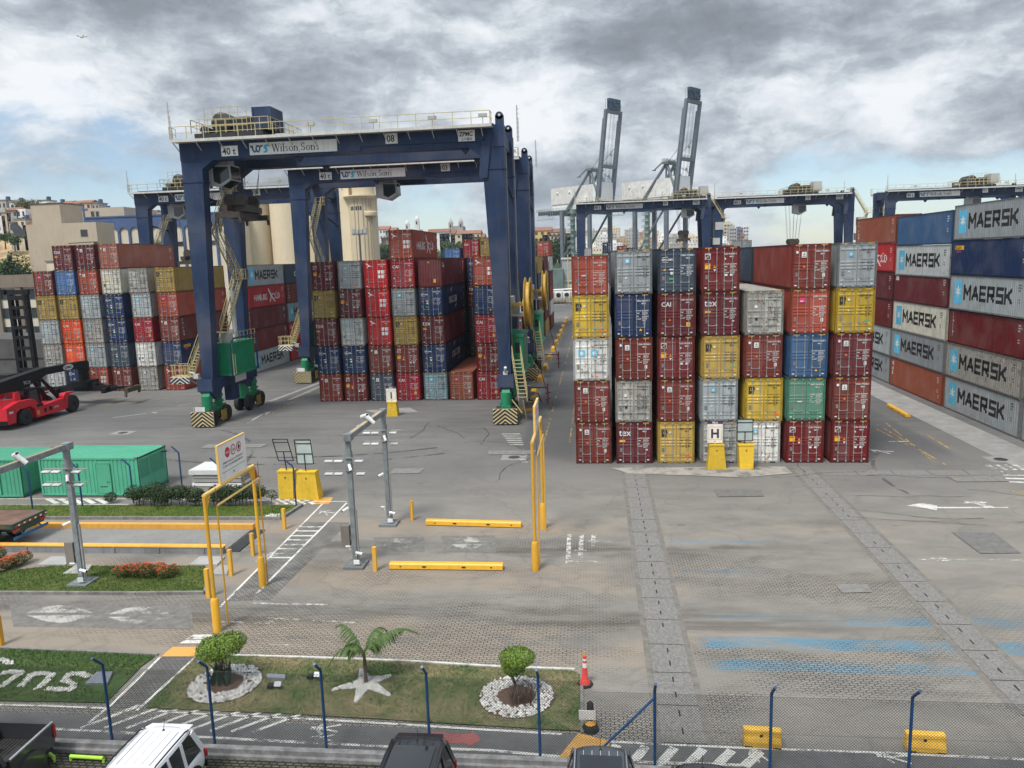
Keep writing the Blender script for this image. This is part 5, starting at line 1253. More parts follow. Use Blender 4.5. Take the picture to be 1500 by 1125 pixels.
for Y, hs in rows:
    for (px, c, rf, py) in hs:
        q = AY(px, py, Y); h = rr.choice((5.6, 7.2)); w = rr.choice((2.6, 3.2, 4.0))
        house(q.x, Y, q.z - h, w, 5, h, c, rf, f'{c} house with {dict(tile="red tiled", grey="flat grey", flat="bare flat")[rf]} roof, number {["one","two","three","four","five","six","seven","eight","nine","ten","eleven","twelve"][hs.index((px, c, rf, py))]} from left in hillside row {int((205 - Y) / 8)}'.replace('row 0', 'top row').replace('row 1', 'second row').replace('row 2', 'third row').replace('row 3', 'lowest row').replace('number ', ''), 'houses on the hill at far left', 2, 2)
q = AY(40, 305, 200); tree(q.x, 200, q.z - 5, 4.4, 9.3, 'round brown-green tree on the far left hilltop between houses', None, LEAFO, 2500, .30, 9)
q = AY(37, 323, 190); tree(q.x, 190, q.z - 3, 1.7, 5.5, 'small reddish tree below the big hilltop tree', None, LEAFO, 600, .25, 10)
for i, (px, py) in enumerate(((6, 346), (44, 345), (20, 350))):
    q = AY(px, py, 175); tree(q.x, 175, q.z - 3, 2.6, 4.5, f'{["left", "right", "middle"][i]} scrubby bush on the ochre cliff at far left', None, LEAFM, 900, .28, 20 + i)
# plastic sheeting on the cliff
b = MB(); P_ = [(15, 328), (24, 326), (36, 338), (38, 346), (22, 346), (18, 338)]
b.add([tuple(AY(x, y, 172)) for x, y in P_], [(0, 1, 2, 3, 4, 5)]); 
for p_ in (P_,): b.add([tuple(AY(x, y, 173)) for x, y in p_], [(5, 4, 3, 2, 1, 0)])
o = b.build('tarpaulin', mat('black_sheet', (.05, .055, .065), .4, var=.4, scale=.8), recalc=False); tag(o, 'dark plastic sheeting pinned over the cliff below the houses', 'tarpaulin')
# centre hill
rr = random.Random(5); GH = 'houses on the green hill beyond the yard'
cen = [(560, 336, 'white', 'tile', 8), (572, 338, 'grey', 'tile', 7), (583, 341, 'white', 'tile', 8), (566, 348, 'pink', 'tile', 7), (578, 352, 'white', 'tile', 8), (588, 354, 'grey', 'grey', 6),
       (642, 340, 'white', 'tile', 14), (655, 342, 'white', 'tile', 10), (676, 343, 'cream', 'tile', 14), (690, 342, 'cream', 'tile', 12), (700, 347, 'white', 'tile', 8), (790, 338, 'yellow', 'tile', 14), (806, 344, 'pink', 'tile', 9), (815, 340, 'cream', 'tile', 10), (822, 346, 'cream', 'grey', 9),
       (801, 356, 'white', 'flat', 4), (810, 364, 'white', 'grey', 5), (828, 340, 'cream', 'flat', 8), (838, 342, 'white', 'grey', 8)]
for i, (px, py, c, rf, w) in enumerate(cen):
    q = AY(px, py, 440 if px < 788 else 400); house(q.x, q.y, q.z - 7, w, 10, 7, c, rf, f'{c} house, {["first","second","third","fourth","fifth","sixth","seventh","eighth","ninth","tenth","eleventh","twelfth","thirteenth","fourteenth","fifteenth","sixteenth","seventeenth","eighteenth","nineteenth"][i]} of those on the green hill', GH, 2, 4)
rr = random.Random(8)
for i in range(64):
    px = rr.choice([rr.uniform(556, 600), rr.uniform(645, 705), rr.uniform(770, 800), rr.uniform(806, 836)]); py = 352 + rr.uniform(0, 16) + (4 if px < 600 else 0)
    q = AY(px, py, 400 if px < 770 else 360)
    o = tree(q.x, q.y, q.z - 8, rr.uniform(4.5, 7), 9.5, 'dark rounded tree on the green hill beyond the yard', 'trees on the green hill', rr.choice((LEAFD, LEAFD, LEAFM)), 260, .8, i, k=7) if i < 8 else None
    if i < 8:
        _hp[('tree', i)] = o
    else:
        o = copy_tree(_hp[('tree', i % 8)]); o.location = (q.x, q.y, q.z - 8); o.rotation_euler.z = rr.uniform(0, 6)
# churches
for i, (px, py, s, two) in enumerate(((604, 336, 1.0, True), (668, 338, .9, True))):
    q = AY(px, py, 450); t = thing('church', ['white church with two domed towers on the green hill', 'grey stone church with two spires on the green hill'][i], 'church', (q.x, 450, q.z - 6))
    m = WHITER if i == 0 else HW['grey']; b = MB(); b.box(-4, 4, 0, 14, 0, 6 if i == 0 else 9); b.build('nave', m, t)
    for sx, hh_ in ((-3.4, 9.5 if i == 0 else 11), (3.2, 12.0 if i == 0 else 11)):
        b = MB(); b.box(sx - 1.3, sx + 1.3, -.5, 2.1, 0, hh_); b.lathe((sx, .8, hh_), [(1.6, 0), (1.5, .6), (1.1, 1.6), (.5, 2.4), (.12, 3.0), (.05, 4)], 12); tw = b.build('tower', m, t); b = MB(); b.box(sx - .5, sx + .5, -.56, -.5, hh_ - 3, hh_ - .9); b.build('window', WIN, tw)
# far city
rr = random.Random(21); k = 0
CITYN = []
for i in range(120):
    px = rr.uniform(842, 1060); base = 374 - rr.uniform(0, 1) * (26 if px < 960 else 14) * (1 - abs(px - 925) / 220)
    Y = 620 + (374 - base) * 9; q = AY(px, base, Y); sc = (Y + 52) / 1127
    c = rr.choice(('white', 'cream', 'grey', 'cream', 'ochre', 'white', 'grey')); w = rr.choice((7, 10, 13)); h = rr.choice((8, 12, 17))
    rf = rr.choice(('flat', 'flat', 'tile', 'grey')) if h < 10 else 'flat'
    house(q.x, Y, q.z - 2, w, 9, h, c, rf, f'small distant {c} building in the hillside city between the quay cranes', f'distant {c} city buildings', {8: 2, 12: 4, 17: 6}[h], {7: 3, 10: 4, 13: 5}[w], 'city_building', 'building')
def tower(px, py, w, Y, c, lab, n=18, m=None):
    q = AY(px, py, Y); q2 = AY(px, 378, Y); t = thing('tower_block', lab, 'tower block', (q.x, Y, 0)); b = MB(); b.box(-w / 2, w / 2, 0, w, 0, q.z - 3); b.box(-w * .3, w * .25, w * .2, w * .8, q.z - 3, q.z); b.build('wall', m or HW[c], t)
    nn = int(q.z / 4)
    for s in (-.28, 0.0, .28):
        b = MB()
        for i in range(nn): b.box(w * s - w * .09, w * s + w * .09, -.15, 0.0, q.z - 6 - i * 4, q.z - 4.2 - i * 4)
        b.build('window_column', WIN, t)
tower(1067, 324, 12, 900, 'cream', 'cream tower block, leftmost of the distant towers'); tower(1074, 330, 9, 880, 'grey', 'grey tower block touching the leftmost tower'); tower(1083, 332, 9, 905, 'brick', 'dark tower block in the middle of the distant towers', m=mat('tower_dark', (.13, .14, .20), .6, var=.1)); tower(1091, 328, 11, 930, 'white', 'pale tower block, rightmost of the distant towers'); tower(1088, 341, 5, 870, 'brick', 'short reddish tower block in front of the pale one'); tower(1093, 345, 5, 860, 'grey', 'low grey-green tower block at the foot of the pale tower')
for i, (px, py, w_) in enumerate(((1041, 346, 7), (1048, 352, 9), (1108, 362, 10))): tower(px, py, w_, 860, 'grey', ['narrow distant block right of crane 04', 'lower distant block between cranes 04 and 13', 'low distant block seen under crane 13'][i])

# ------------------------------------------------------------ end of the central aisle
METALS = mat('warehouse_steel', (.33, .36, .37), .55, .1, var=.12, scale=.3, streak=.35); METALG = mat('green_steel', (.13, .19, .18), .6, var=.2, scale=.4, streak=.4)
t = thing('quay_shed', 'grey metal-clad shed closing the far end of the central aisle', 'building', (0, 205, 0)); 
b = MB(); b.box(-9, 40, 0, 20, 6.5, 13.5); 
for i in range(60): b.box(-9 + i * .82, -8.7 + i * .82, -.06, 0, 6.5, 13.4)
b.build('wall', METALS, t); b = MB(); b.box(-9, 40, .3, 19, 0, 6.5); b.build('base_wall', WHITER, t); b = MB(); b.box(-9.3, 40.3, -.4, 20.3, 13.5, 14.1); b.box(-9, 40, -.2, 0, 6.2, 6.6); b.build('trim', WALKW, t)
t = thing('quay_shed', 'dark green-grey tank shed left of the metal shed', 'building', (0, 200, 0)); b = MB(); b.box(-16, -8.6, 0, 12, 4, 10.5); b.build('wall', METALG, t); b = MB(); b.box(-16, -8.6, .2, 12, 0, 4); b.build('base_wall', WHITER, t)
t = thing('pipe_frame', 'yellow pipework frame against the far metal shed', 'pipework', (-5.9, 195, 0)); b = MB()
for x in (-.9, .9): b.tube([(x, 0, 0), (x, 0, 15)], .18, 6)
for i in range(10): b.beam((-.9, 0, 1.4 * i + 1), (.9, 0, 1.4 * i + 1.6), .14)
b.build('frame', YELP, t)
for i in range(5):
    x = -13.5 + i * 2.55; t = thing('reefer_container', f'{["first","second","third","fourth","fifth"][i]} white refrigerated container from left at the far aisle end', 'container', (x, 188, .9), 0, 'refrigerated containers at the aisle end')
    b = MB(); b.box(0, 2.4, 0, 6, 0, 2.6); b.build('body', WHITER, t); b = MB(); b.box(.15, 2.25, -.03, 0, .1, 1.0); b.build('grille', GREYBOX, t); b = MB(); b.lathe((1.3, -.06, 1.75), [(.01, -.02), (.72, -.02), (.72, .05)], 18, 'y'); b.build('fan', BLACK, t)
t = thing('container_rack', 'low yellow and grey rack carrying the refrigerated containers', 'rack', (0, 188, 0)); b = MB(); b.box(-14, -.5, -.5, 6.2, .55, .88)
for i in range(12): b.box(-14 + i * 1.2, -13.8 + i * 1.2, -.4, -.2, 0, .55)
b.build('frame', AMBER, t)
t = thing('aisle_beam', 'long white overhead pipe above the refrigerated containers', 'pipe', (0, 186, 0)); b = MB(); b.tube([(-14, 0, 4.3), (1.5, 0, 4.7)], .25, 8); b.beam((-13.5, 0, 4.3), (-13.5, 0, 0), .2); b.beam((1, 0, 4.6), (1, 0, 0), .2); b.build('pipe', WHITEP, t)
# stacks far beyond the H block
rr = random.Random(2)
for i, (px, py, Y, c) in enumerate(((852, 364, 150, 'lightgrey'), (883, 355, 150, 'navy'), (905, 360, 165, 'brownred'), (920, 363, 165, 'slate'), (1065, 359, 150, 'brownred'), (1086, 352, 140, 'grey'), (1086, 374, 140, 'slate'), (1093, 385, 140, 'yellow'))):
    q = AY(px, py, Y); container(q.x, Y, q.z - HC, c, 'sq' if i != 5 else 'star', HC - .004, f'{cname(c)} container far behind the H block, {["leftmost","under crane 04","beside the navy one","dark one by the quay crane leg","just left of crane 13","top of the gap stack","in the gap stack","lowest in the gap stack"][i]}', 'far containers beyond the H block')
# ------------------------------------------------------------ surfaces and painted marks
WHT = worn('worn_white_paint', (.62, .61, .56), .30, 3.0); WHT2 = worn('faded_white_paint', (.60, .59, .54), .46, 3.0); YEL = worn('faded_yellow_paint', (.52, .34, .11), .52, 2.2)
BLU = worn('faded_blue_paint', (.07, .22, .34), .50, 1.0); WHT3 = worn('almost_gone_white_paint', (.55, .55, .52), .58, 2.5); YEL1 = worn('yellow_pad_paint', (.62, .33, .09), .12, 2); REDP = worn('faded_red_paint', (.36, .12, .11), .30, 3)
def paving(name, c1, c2, bw, bh, mort=.02, mc=(.02, .02, .018), dirt=.5, grass=0.0):
    m = bpy.data.materials.new(name); m.use_nodes = True; t = m.node_tree; n = t.nodes; l = t.links; b = n['Principled BSDF']; b.inputs['Roughness'].default_value = .9; b.inputs['Specular IOR Level'].default_value = .2
    g = N(n, 'ShaderNodeNewGeometry'); br = N(n, 'ShaderNodeTexBrick'); l.new(g.outputs['Position'], br.inputs[0]); br.inputs['Scale'].default_value = 1; br.inputs['Brick Width'].default_value = bw; br.inputs['Row Height'].default_value = bh; br.inputs['Mortar Size'].default_value = mort
    br.inputs['Color1'].default_value = (*c1, 1); br.inputs['Color2'].default_value = (*c2, 1); br.inputs['Mortar'].default_value = (*mc, 1)
    q = N(n, 'ShaderNodeTexNoise'); q.inputs['Scale'].default_value = 1.3; q.inputs['Detail'].default_value = 8; q.inputs['Roughness'].default_value = .7; l.new(g.outputs['Position'], q.inputs[0])
    r = N(n, 'ShaderNodeMapRange'); l.new(q.outputs['Fac'], r.inputs[0]); r.inputs[1].default_value = .3; r.inputs[2].default_value = .7; r.inputs[3].default_value = 1 - dirt; r.inputs[4].default_value = 1 + dirt * .6
    v = N(n, 'ShaderNodeVectorMath', operation='SCALE'); l.new(br.outputs['Color'], v.inputs[0]); l.new(r.outputs[0], v.inputs['Scale']); l.new(v.outputs[0], b.inputs['Base Color']); return m
ASPH = mat('lane_asphalt', (.125, .124, .122), .9, var=.18, scale=1.2, world=True, bump=.4); KERB = mat('kerb_concrete', (.20, .195, .18), .9, var=.3, scale=2, world=True, streak=.4)
CONCR = mat('pale_concrete', (.27, .265, .25), .9, var=.2, scale=.8, world=True, streak=.3, bump=.3)
def lev(k): return .004 * k
def flat(name, poly, k, m, px=True, kindname='structure'):
    P = [G(*p) for p in poly] if px else [Vector((p[0], p[1], 0)) for p in poly]
    b = MB(); b.add([(p.x, p.y, lev(k)) for p in P], [tuple(range(len(P)))]); o = b.build(name, m, recalc=False)
    if o.data.polygons[0].normal.z < 0: o.data.flip_normals()
    return kind(o, kindname)
def strip(name, pts, w, k, m, px=True):
    P = [G(*p) if px else Vector((p[0], p[1], 0)) for p in pts]; b = MB()
    for i, (p, q) in enumerate(zip(P, P[1:])):
        d = (q - p); d.z = 0; d.normalize(); s = Vector((-d.y, d.x, 0)) * w / 2
        b.add([(v.x, v.y, lev(k)) for v in (p - s, q - s, q + s, p + s)], [(0, 1, 2, 3)])
    return kind(b.build(name, m, recalc=False), 'structure')
flat('parking_area', [(-60, -62), (40, -62), (40, -32.45), (-60, -32.2)], 1, paving('parking_setts', (.085, .08, .07), (.12, .11, .095), .24, .12, .03, (.025, .028, .015), .6), False)
# concrete duct covers running up the yard
SLAB = mat('duct_cover', (.21, .202, .187), .9, var=.35, scale=14, world=True, streak=.30, bump=.8, rust=.22, rustcol=(.05, .05, .045)); SLABE = mat('duct_edge', (.17, .158, .138), .95, var=.25, scale=3, world=True, streak=.3)
def duct(name, x0, x1, ya, yb, seed):
    r_ = random.Random(seed); y = ya; L = []
    flat(name + '_edge', [(x0 - .2, ya), (x1 + .2, ya), (x1 + .2, yb), (x0 - .2, yb)], 2, SLABE, False)
    b = MB(); g_ = MB(); k = 0
    while y < yb:
        l_ = 1.95; b.box(x0 + r_.uniform(0, .03), x1 - r_.uniform(0, .03), y + .03, min(y + l_ - .02, yb), -.02, .022 + r_.uniform(0, .008))
        for s in (.45, 1.35):
            if y + s + .3 < yb and r_.random() < .9: c = (x0 + x1) / 2; g_.box(c - .025, c + .025, y + s, y + s + .32, .031, .035)
        g_.box(x0, x1, y - .025, y + .03, .008, .010); y += l_
    kind(b.build(name, SLAB), 'structure'); kind(g_.build(name + '_slots', BLACK), 'structure')
duct('cable_duct', 3.25, 4.55, -31, -.5, 1); duct('cable_duct', 14.15, 15.35, -29, -1.0, 2)
b = MB(); 
for i in range(7): b.box(15.7 + i * 2.2, 17.8 + i * 2.2, -3.0, -1.9, -.02, .024)
kind(b.build('cross_duct', SLAB), 'structure')
strip('groove', [(13.4, -27), (13.75, -20), (13.9, -8)], .12, 3, BLACK, False) if False else None
# pedestrian lane along the fence
_a, _b = G(892, 1087), G(1520, 1114)
flat('pedestrian_lane', [(-40, -32.15), (1.2, -32.35), (30, -32.3), (30, _b.y), (_b.x, _b.y), (_a.x, _a.y), (1.2, -30.75), (-40, -30.4)], 3, ASPH, False)
strip('lane_line', [(-30, 1032), (0, 1033), (60, 1034), (155, 1038)], .10, 5, WHT)
strip('lane_line', [(232, 1042), (300, 1047), (400, 1051), (560, 1060), (700, 1069), (823, 1076)], .10, 5, WHT)
strip('lane_line', [(-40, 1064), (93, 1069), (250, 1078), (400, 1086), (560, 1094), (720, 1100), (830, 1110), (930, 1117), (1100, 1122)], .12, 5, WHT)
strip('lane_line', [(892, 1087), (1080, 1096), (1300, 1104), (1520, 1114)], .10, 5, WHT)
for i in range(9):                                    # hatching left of the walkway crossing
    x = 128 + i * 31; strip('hatching', [(x - 6, 1066 + i * .9), (x + 72, 1037 + i * .9)], .13, 5, WHT)
strip('hatching', [(118, 1067), (205, 1033)], .13, 4, WHT)
for i in range(6): x = 880 + i * 42; strip('hatching', [(x, 1124), (x + 24, 1092 + i * 2)], .28, 6, WHT)
def ped(x, y, s, rot, m, nm='pedestrian_symbol'):    # painted walking figure
    P = [[(-.12, .75), (.12, .75), (.12, 1.0), (-.12, 1.0)], [(-.1, .25), (.1, .25), (.14, .7), (-.14, .7)], [(-.12, .28), (0, .25), (-.22, -.45), (-.36, -.42)], [(0, .25), (.12, .28), (.38, -.40), (.24, -.48)], [(-.14, .68), (-.05, .55), (-.42, .28), (-.5, .4)], [(.14, .68), (.05, .55), (.40, .30), (.48, .42)]]
    b = MB(); c, s_ = math.cos(rot), math.sin(rot)
    for q in P: b.add([(x + s * (u * c - v * s_), y + s * (u * s_ + v * c), lev(7)) for u, v in q], [(0, 1, 2, 3)])
    return kind(b.build(nm, m, recalc=False), 'structure')
for (px, py, r_, sc, m) in ((484, 1068, 1.6, .62, WHT), (478, 1082, 1.6, .5, WHT), (1112, 1110, .4, .5, WHT2), (1318, 1112, 1.4, .6, WHT), (395, 815, 2.7, .9, WHT2), (480, 752, .9, .8, WHT2), (180, 1024, .2, .3, YEL)):
    q = G(px, py); ped(q.x, q.y, sc, r_, m)
flat('red_arrow', [(630, 1073), (690, 1076), (692, 1071), (706, 1085), (682, 1096), (686, 1091), (636, 1089)], 6, REDP)
Q = [G(*p) for p in ((812, 1121), (862, 1124), (893, 1096), (893, 1088), (847, 1077), (826, 1103))]; b = MB(); b.prism([(q.x, q.y) for q in Q], 'z', .0, .07); kind(b.build('kerb_ramp', mat('ramp_yellow', (.55, .30, .08), .7, var=.15, scale=4, world=True, streak=.3)), 'structure')
# footway between the lawns and the crossing beyond
flat('footway', [(155, 1037), (232, 962), (288, 962), (207, 1040)], 2, paving('footway_blocks', (.13, .128, .122), (.17, .165, .155), .2, .1, .014, (.05, .05, .045), .35))
strip('footway_line', [(130, 1060), (163, 1033), (235, 963)], .11, 5, WHT); strip('footway_line', [(200, 1042), (287, 963)], .11, 5, WHT)
flat('tactile_pad', [(236, 962), (253, 948), (303, 948), (284, 962)], 4, YEL1)
flat('painted_bar', [(262, 943), (272, 938), (310, 938), (302, 943)], 4, WHT); flat('painted_bar', [(272, 937), (284, 930), (316, 930), (308, 937)], 4, WHT)
flat('crossing', [(330, 880), (447, 765), (512, 765), (395, 880)], 1, paving('crossing_blocks', (.19, .183, .17), (.25, .24, .22), .27, .13, .018, (.05, .05, .047), .4))
strip('crossing_line', [(322, 890), (472, 739)], .12, 5, WHT); strip('crossing_line', [(376, 870), (508, 737)], .12, 5, WHT); strip('crossing_line', [(440, 735), (508, 735)], .10, 5, WHT)
for i, y in enumerate((772, 778, 785, 791, 798, 804, 811, 817)):
    x0 = 322 + (890 - y) * (150 / 151) + 1; strip('crossing_rung', [(x0, y), (x0 + 31 + (i % 2) * 3, y)], .17, 3, WHT if i % 3 else WHT2)
flat('tactile_pad', [(455, 739), (462, 729), (488, 729), (482, 739)], 4, YEL1)
strip('stop_line', [(322, 912), (400, 912)], .25, 3, WHT3); 
for (a, c) in (((300, 935), (470, 950)), ((370, 884), (480, 886)), ((380, 905), (520, 912))): strip('faint_line', [a, c], .14, 3, WHT3)
# speed-table diamonds
HUMP = mat('hump_pale', (.36, .35, .32), .9, var=.3, scale=2.5, world=True, streak=.4)
for i, (cx_, cy_, w, h) in enumerate(((88, 900, 62, 13), (205, 902, 60, 13), (583, 797, 30, 8), (685, 796, 32, 9))):
    flat('speed_table', [(cx_ - w * 1.2, cy_ - h * 1.2), (cx_ + w * 1.25, cy_ - h * 1.3), (cx_ + w * 1.3, cy_ + h * 1.5), (cx_ - w * 1.1, cy_ + h * 1.4)], 1 + (cx_ in (205, 685)), mat('table_concrete', (.165, .157, .143), .9, var=.28, scale=3, world=True, streak=.3))
    for s in (-1, 1):
        P = [(cx_ - w * .78, cy_ + s * h * .15)] + [(cx_ - w * .78 + w * 1.56 * k / 8, cy_ + s * h * (.15 + .85 * math.sin(PI * k / 8))) for k in range(1, 8)] + [(cx_ + w * .78, cy_ + s * h * .15)]
        flat('speed_table_diamond', P if s > 0 else P[::-1], 4, worn(f'diamond_paint', (.42, .405, .37), .42, 1.5))
# blue bay lines, arrows and yard lines
flat('turn_arrow', [(1328, 741), (1350, 737), (1373, 741), (1373, 743), (1477, 743), (1477, 744.5), (1373, 745), (1372, 748), (1352, 744)], 4, WHT2)
flat('turn_arrow', [(1404, 738), (1420, 733), (1447, 736), (1440, 738), (1456, 743), (1442, 743), (1426, 737.5)], 4, WHT2)
strip('faint_line', [(1345, 820), (1500, 821)], .12, 4, WHT3); flat('worn_patch', [(1362, 818), (1380, 816), (1394, 822), (1375, 823)], 4, WHT2)
for p in ([(1285, 622), (1385, 681)], [(1298, 620), (1370, 678)], [(1283, 628), (1330, 652)], [(1358, 637), (1395, 660)]): strip('yellow_line', p, .12, 3, YEL)
strip('white_line', [(1302, 647), (1330, 647)], .14, 4, WHT); ped(G(1295, 662).x, G(1295, 662).y, 1.2, .9, WHT2); 
for i in range(4): strip('zebra_bar', [(1446 + i * 13, 681), (1462 + i * 13, 689)], .32, 4, WHT)
for i in range(4): strip('zebra_bar', [(1463 + i * 5, 691 + i * 5), (1510, 691 + i * 5.5)], .30, 4, WHT)
for p in ([(1430, 705), (1455, 714)], [(1475, 716), (1505, 722)], [(1478, 719), (1505, 725)]): strip('yellow_line', p, .12, 4, YEL)
for i in range(13): strip('zebra_bar', [(735 + 3.2 * (12 - i) * .75, 677 - i * 3.1 - (4 if i > 6 else 0)), (762 + 3.2 * (12 - i) * .35 - (12 - i) * .2, 677 - i * 3.1 - (4 if i > 6 else 0))], .17 if i > 6 else .13, 3, WHT if i > 6 else WHT2)
for x, y0, y1 in ((840, 783, 826), (858, 783, 826), (876, 783, 800)): strip('grid_line', [(x - 6, y0), (x - 8, y1)], .22, 4, WHT2)
for y in (792, 806, 822): strip('grid_line', [(832, y), (896, y + 2)], .18, 4, WHT3)
for p, m in (([(165, 612), (228, 604)], WHT2), ([(362, 620), (386, 606)], WHT2)):
    strip('lane_arrow', p, .13, 3, m)
flat('lane_arrow_head', [(222, 603.5), (232, 603), (228, 606.5)], 3, WHT2); flat('lane_arrow_head', [(384, 605.5), (399, 602), (390, 608)], 3, WHT2)
for p in ([(440, 585), (472, 573)], [(396, 607), (455, 574)], [(80, 590), (200, 578)], [(120, 597), (250, 583)], [(260, 595), (330, 580)]): strip('yellow_line', p, .14, 3, YEL)
for a in (0, 1):
    strip('pale_strip', [(395 + a * 28, 588 - a * 2), (470 + a * 6, 560 + a * 3)], .5, 2, CONCR)
flat('pale_patch', [(535, 601), (600, 597), (612, 603), (560, 609)], 2, CONCR); flat('pale_patch', [(895, 686), (1150, 684), (1160, 694), (1090, 700), (920, 694)], 9, worn('dusty_concrete', (.36, .34, .30), .45, .8))
for (px, py, w) in ((180, 634, 14), (1466, 673, 13), (753, 670, 14), (1472, 674, 0)):
    if w:
        q = G(px, py); b = MB(); b.box(q.x - .9, q.x + .9, q.y - .7, q.y + .7, .0, .012); kind(b.build('manhole_surround', CONCR), 'structure'); b = MB(); b.lathe((q.x, q.y, .013), [(.42, 0), (.42, .006)], 24); tag(b.build('manhole_cover', mat('cast_iron', (.06, .055, .05), .7, .3)), {180: 'round iron manhole cover left of the nearest crane wheels', 1466: 'round iron manhole cover near the side-on wall', 753: 'round iron manhole cover beside the striped crossing'}[px], 'manhole cover')
# yard lane edges further up
for X_ in (-5.7, -2.6, -.6): strip('yard_line', [(X_, 6 if X_ > -5 else 20), (X_, 150)], .13, 3, worn('dusty_yellow', (.38, .28, .12), .50, 1.5), False)
flat('pale_runway', [(28.0, -8), (30.9, -8), (30.9, 90), (28.0, 90)], 2, CONCR, False)
# ------------------------------------------------------------ lawns
def lawn(name, poly, col_a, col_b, k=2, dry=.5, px=True, dens=230, lab=None, hgt=.07, seed=1):
    m = bpy.data.materials.new(name + '_soil'); m.use_nodes = True; t = m.node_tree; n = t.nodes; l = t.links; b_ = n['Principled BSDF']; b_.inputs['Roughness'].default_value = .95; b_.inputs['Specular IOR Level'].default_value = .1
    g = N(n, 'ShaderNodeNewGeometry'); q = N(n, 'ShaderNodeTexNoise'); q.inputs['Scale'].default_value = .55; q.inputs['Detail'].default_value = 8; q.inputs['Roughness'].default_value = .7; l.new(g.outputs['Position'], q.inputs[0])
    r = N(n, 'ShaderNodeMapRange'); l.new(q.outputs['Fac'], r.inputs[0]); r.inputs[1].default_value = dry - .12; r.inputs[2].default_value = dry + .12
    mx = N(n, 'ShaderNodeMix', data_type='RGBA'); l.new(r.outputs[0], mx.inputs[0]); mx.inputs[6].default_value = (*col_a, 1); mx.inputs[7].default_value = (*col_b, 1)
    q2 = N(n, 'ShaderNodeTexNoise'); q2.inputs['Scale'].default_value = 9; q2.inputs['Detail'].default_value = 6; q2.inputs['Roughness'].default_value = .8; l.new(g.outputs['Position'], q2.inputs[0])
    r2 = N(n, 'ShaderNodeMapRange'); l.new(q2.outputs['Fac'], r2.inputs[0]); r2.inputs[1].default_value = .3; r2.inputs[2].default_value = .7; r2.inputs[3].default_value = .6; r2.inputs[4].default_value = 1.4
    v = N(n, 'ShaderNodeVectorMath', operation='SCALE'); l.new(mx.outputs[2], v.inputs[0]); l.new(r2.outputs[0], v.inputs['Scale']); l.new(v.outputs[0], b_.inputs['Base Color'])
    P = [G(*p) for p in poly] if px else [Vector((p[0], p[1], 0)) for p in poly]
    gz = .05
    b = MB(); b.add([(p.x, p.y, gz) for p in P], [tuple(range(len(P)))]); o = b.build('lawn', m, recalc=False)
    if o.data.polygons[0].normal.z < 0: o.data.flip_normals()
    kind(o, 'structure')
    def inside(x, y):
        c = False
        for i in range(len(P)):
            a, d = P[i], P[(i + 1) % len(P)]
            if (a.y > y) != (d.y > y) and x < (d.x - a.x) * (y - a.y) / (d.y - a.y) + a.x: c = not c
        return c
    xs = [p.x for p in P]; ys = [p.y for p in P]; rr = random.Random(seed); A = (max(xs) - min(xs)) * (max(ys) - min(ys)); b = MB()
    for _ in range(int(A * dens)):
        x = rr.uniform(min(xs), max(xs)); y = rr.uniform(min(ys), max(ys))
        if not inside(x, y) or any((x - hx) ** 2 + (y - hy) ** 2 < hr * hr for hx, hy, hr in HOLES): continue
        for _k in range(2):
            a = rr.uniform(0, 2 * PI); w = rr.uniform(.008, .016); h = hgt * rr.uniform(.5, 1.3); dx, dy = math.cos(a) * w, math.sin(a) * w; lx, ly = rr.uniform(-.04, .04), rr.uniform(-.04, .04); ox, oy = rr.uniform(-.04, .04), rr.uniform(-.04, .04)
            b.add([(x + ox - dx, y + oy - dy, gz), (x + ox + dx, y + oy + dy, gz), (x + ox + lx, y + oy + ly, gz + h)], [(0, 1, 2)])
    m2 = bpy.data.materials.new(name + '_blades'); m2.use_nodes = True; t = m2.node_tree; n = t.nodes; l = t.links; b_ = n['Principled BSDF']; b_.inputs['Roughness'].default_value = .7; b_.inputs['Specular IOR Level'].default_value = .15
    g = N(n, 'ShaderNodeNewGeometry'); q = N(n, 'ShaderNodeTexNoise'); q.inputs['Scale'].default_value = .55; q.inputs['Detail'].default_value = 8; q.inputs['Roughness'].default_value = .7; l.new(g.outputs['Position'], q.inputs[0])
    ad = N(n, 'ShaderNodeMath', operation='MULTIPLY_ADD'); l.new(g.outputs['Random Per Island'], ad.inputs[0]); ad.inputs[1].default_value = .2; l.new(q.outputs['Fac'], ad.inputs[2])
    r = N(n, 'ShaderNodeMapRange'); l.new(ad.outputs[0], r.inputs[0]); r.inputs[1].default_value = dry; r.inputs[2].default_value = dry + .22
    mx = N(n, 'ShaderNodeMix', data_type='RGBA'); l.new(r.outputs[0], mx.inputs[0]); mx.inputs[6].default_value = (*col_a, 1); mx.inputs[7].default_value = (*[min(1, c * 1.15) for c in col_b], 1); l.new(mx.outputs[2], b_.inputs['Base Color'])
    o = b.build('grass', m2, recalc=False); kind(o, 'stuff'); tag(o, lab, 'grass')
ringL, ringR = G(330, 1003), G(757, 1022); starc = G(536, 1002)
HOLES = [(ringL.x, ringL.y, 1.22), (ringR.x, ringR.y, 1.22), (starc.x, starc.y, .45), (-15.4, -28.8, .55)]
GA, GB_, GD = (.048, .088, .026), (.078, .11, .034), (.20, .17, .092)
lawn('lawn_left', [(-80, 948), (0, 952), (120, 957), (228, 962), (206, 978), (155, 1031), (60, 1029), (0, 1028), (-80, 1024)], GA, GB_, dry=.56, lab='lush green grass of the lawn with white stone letters', seed=1)
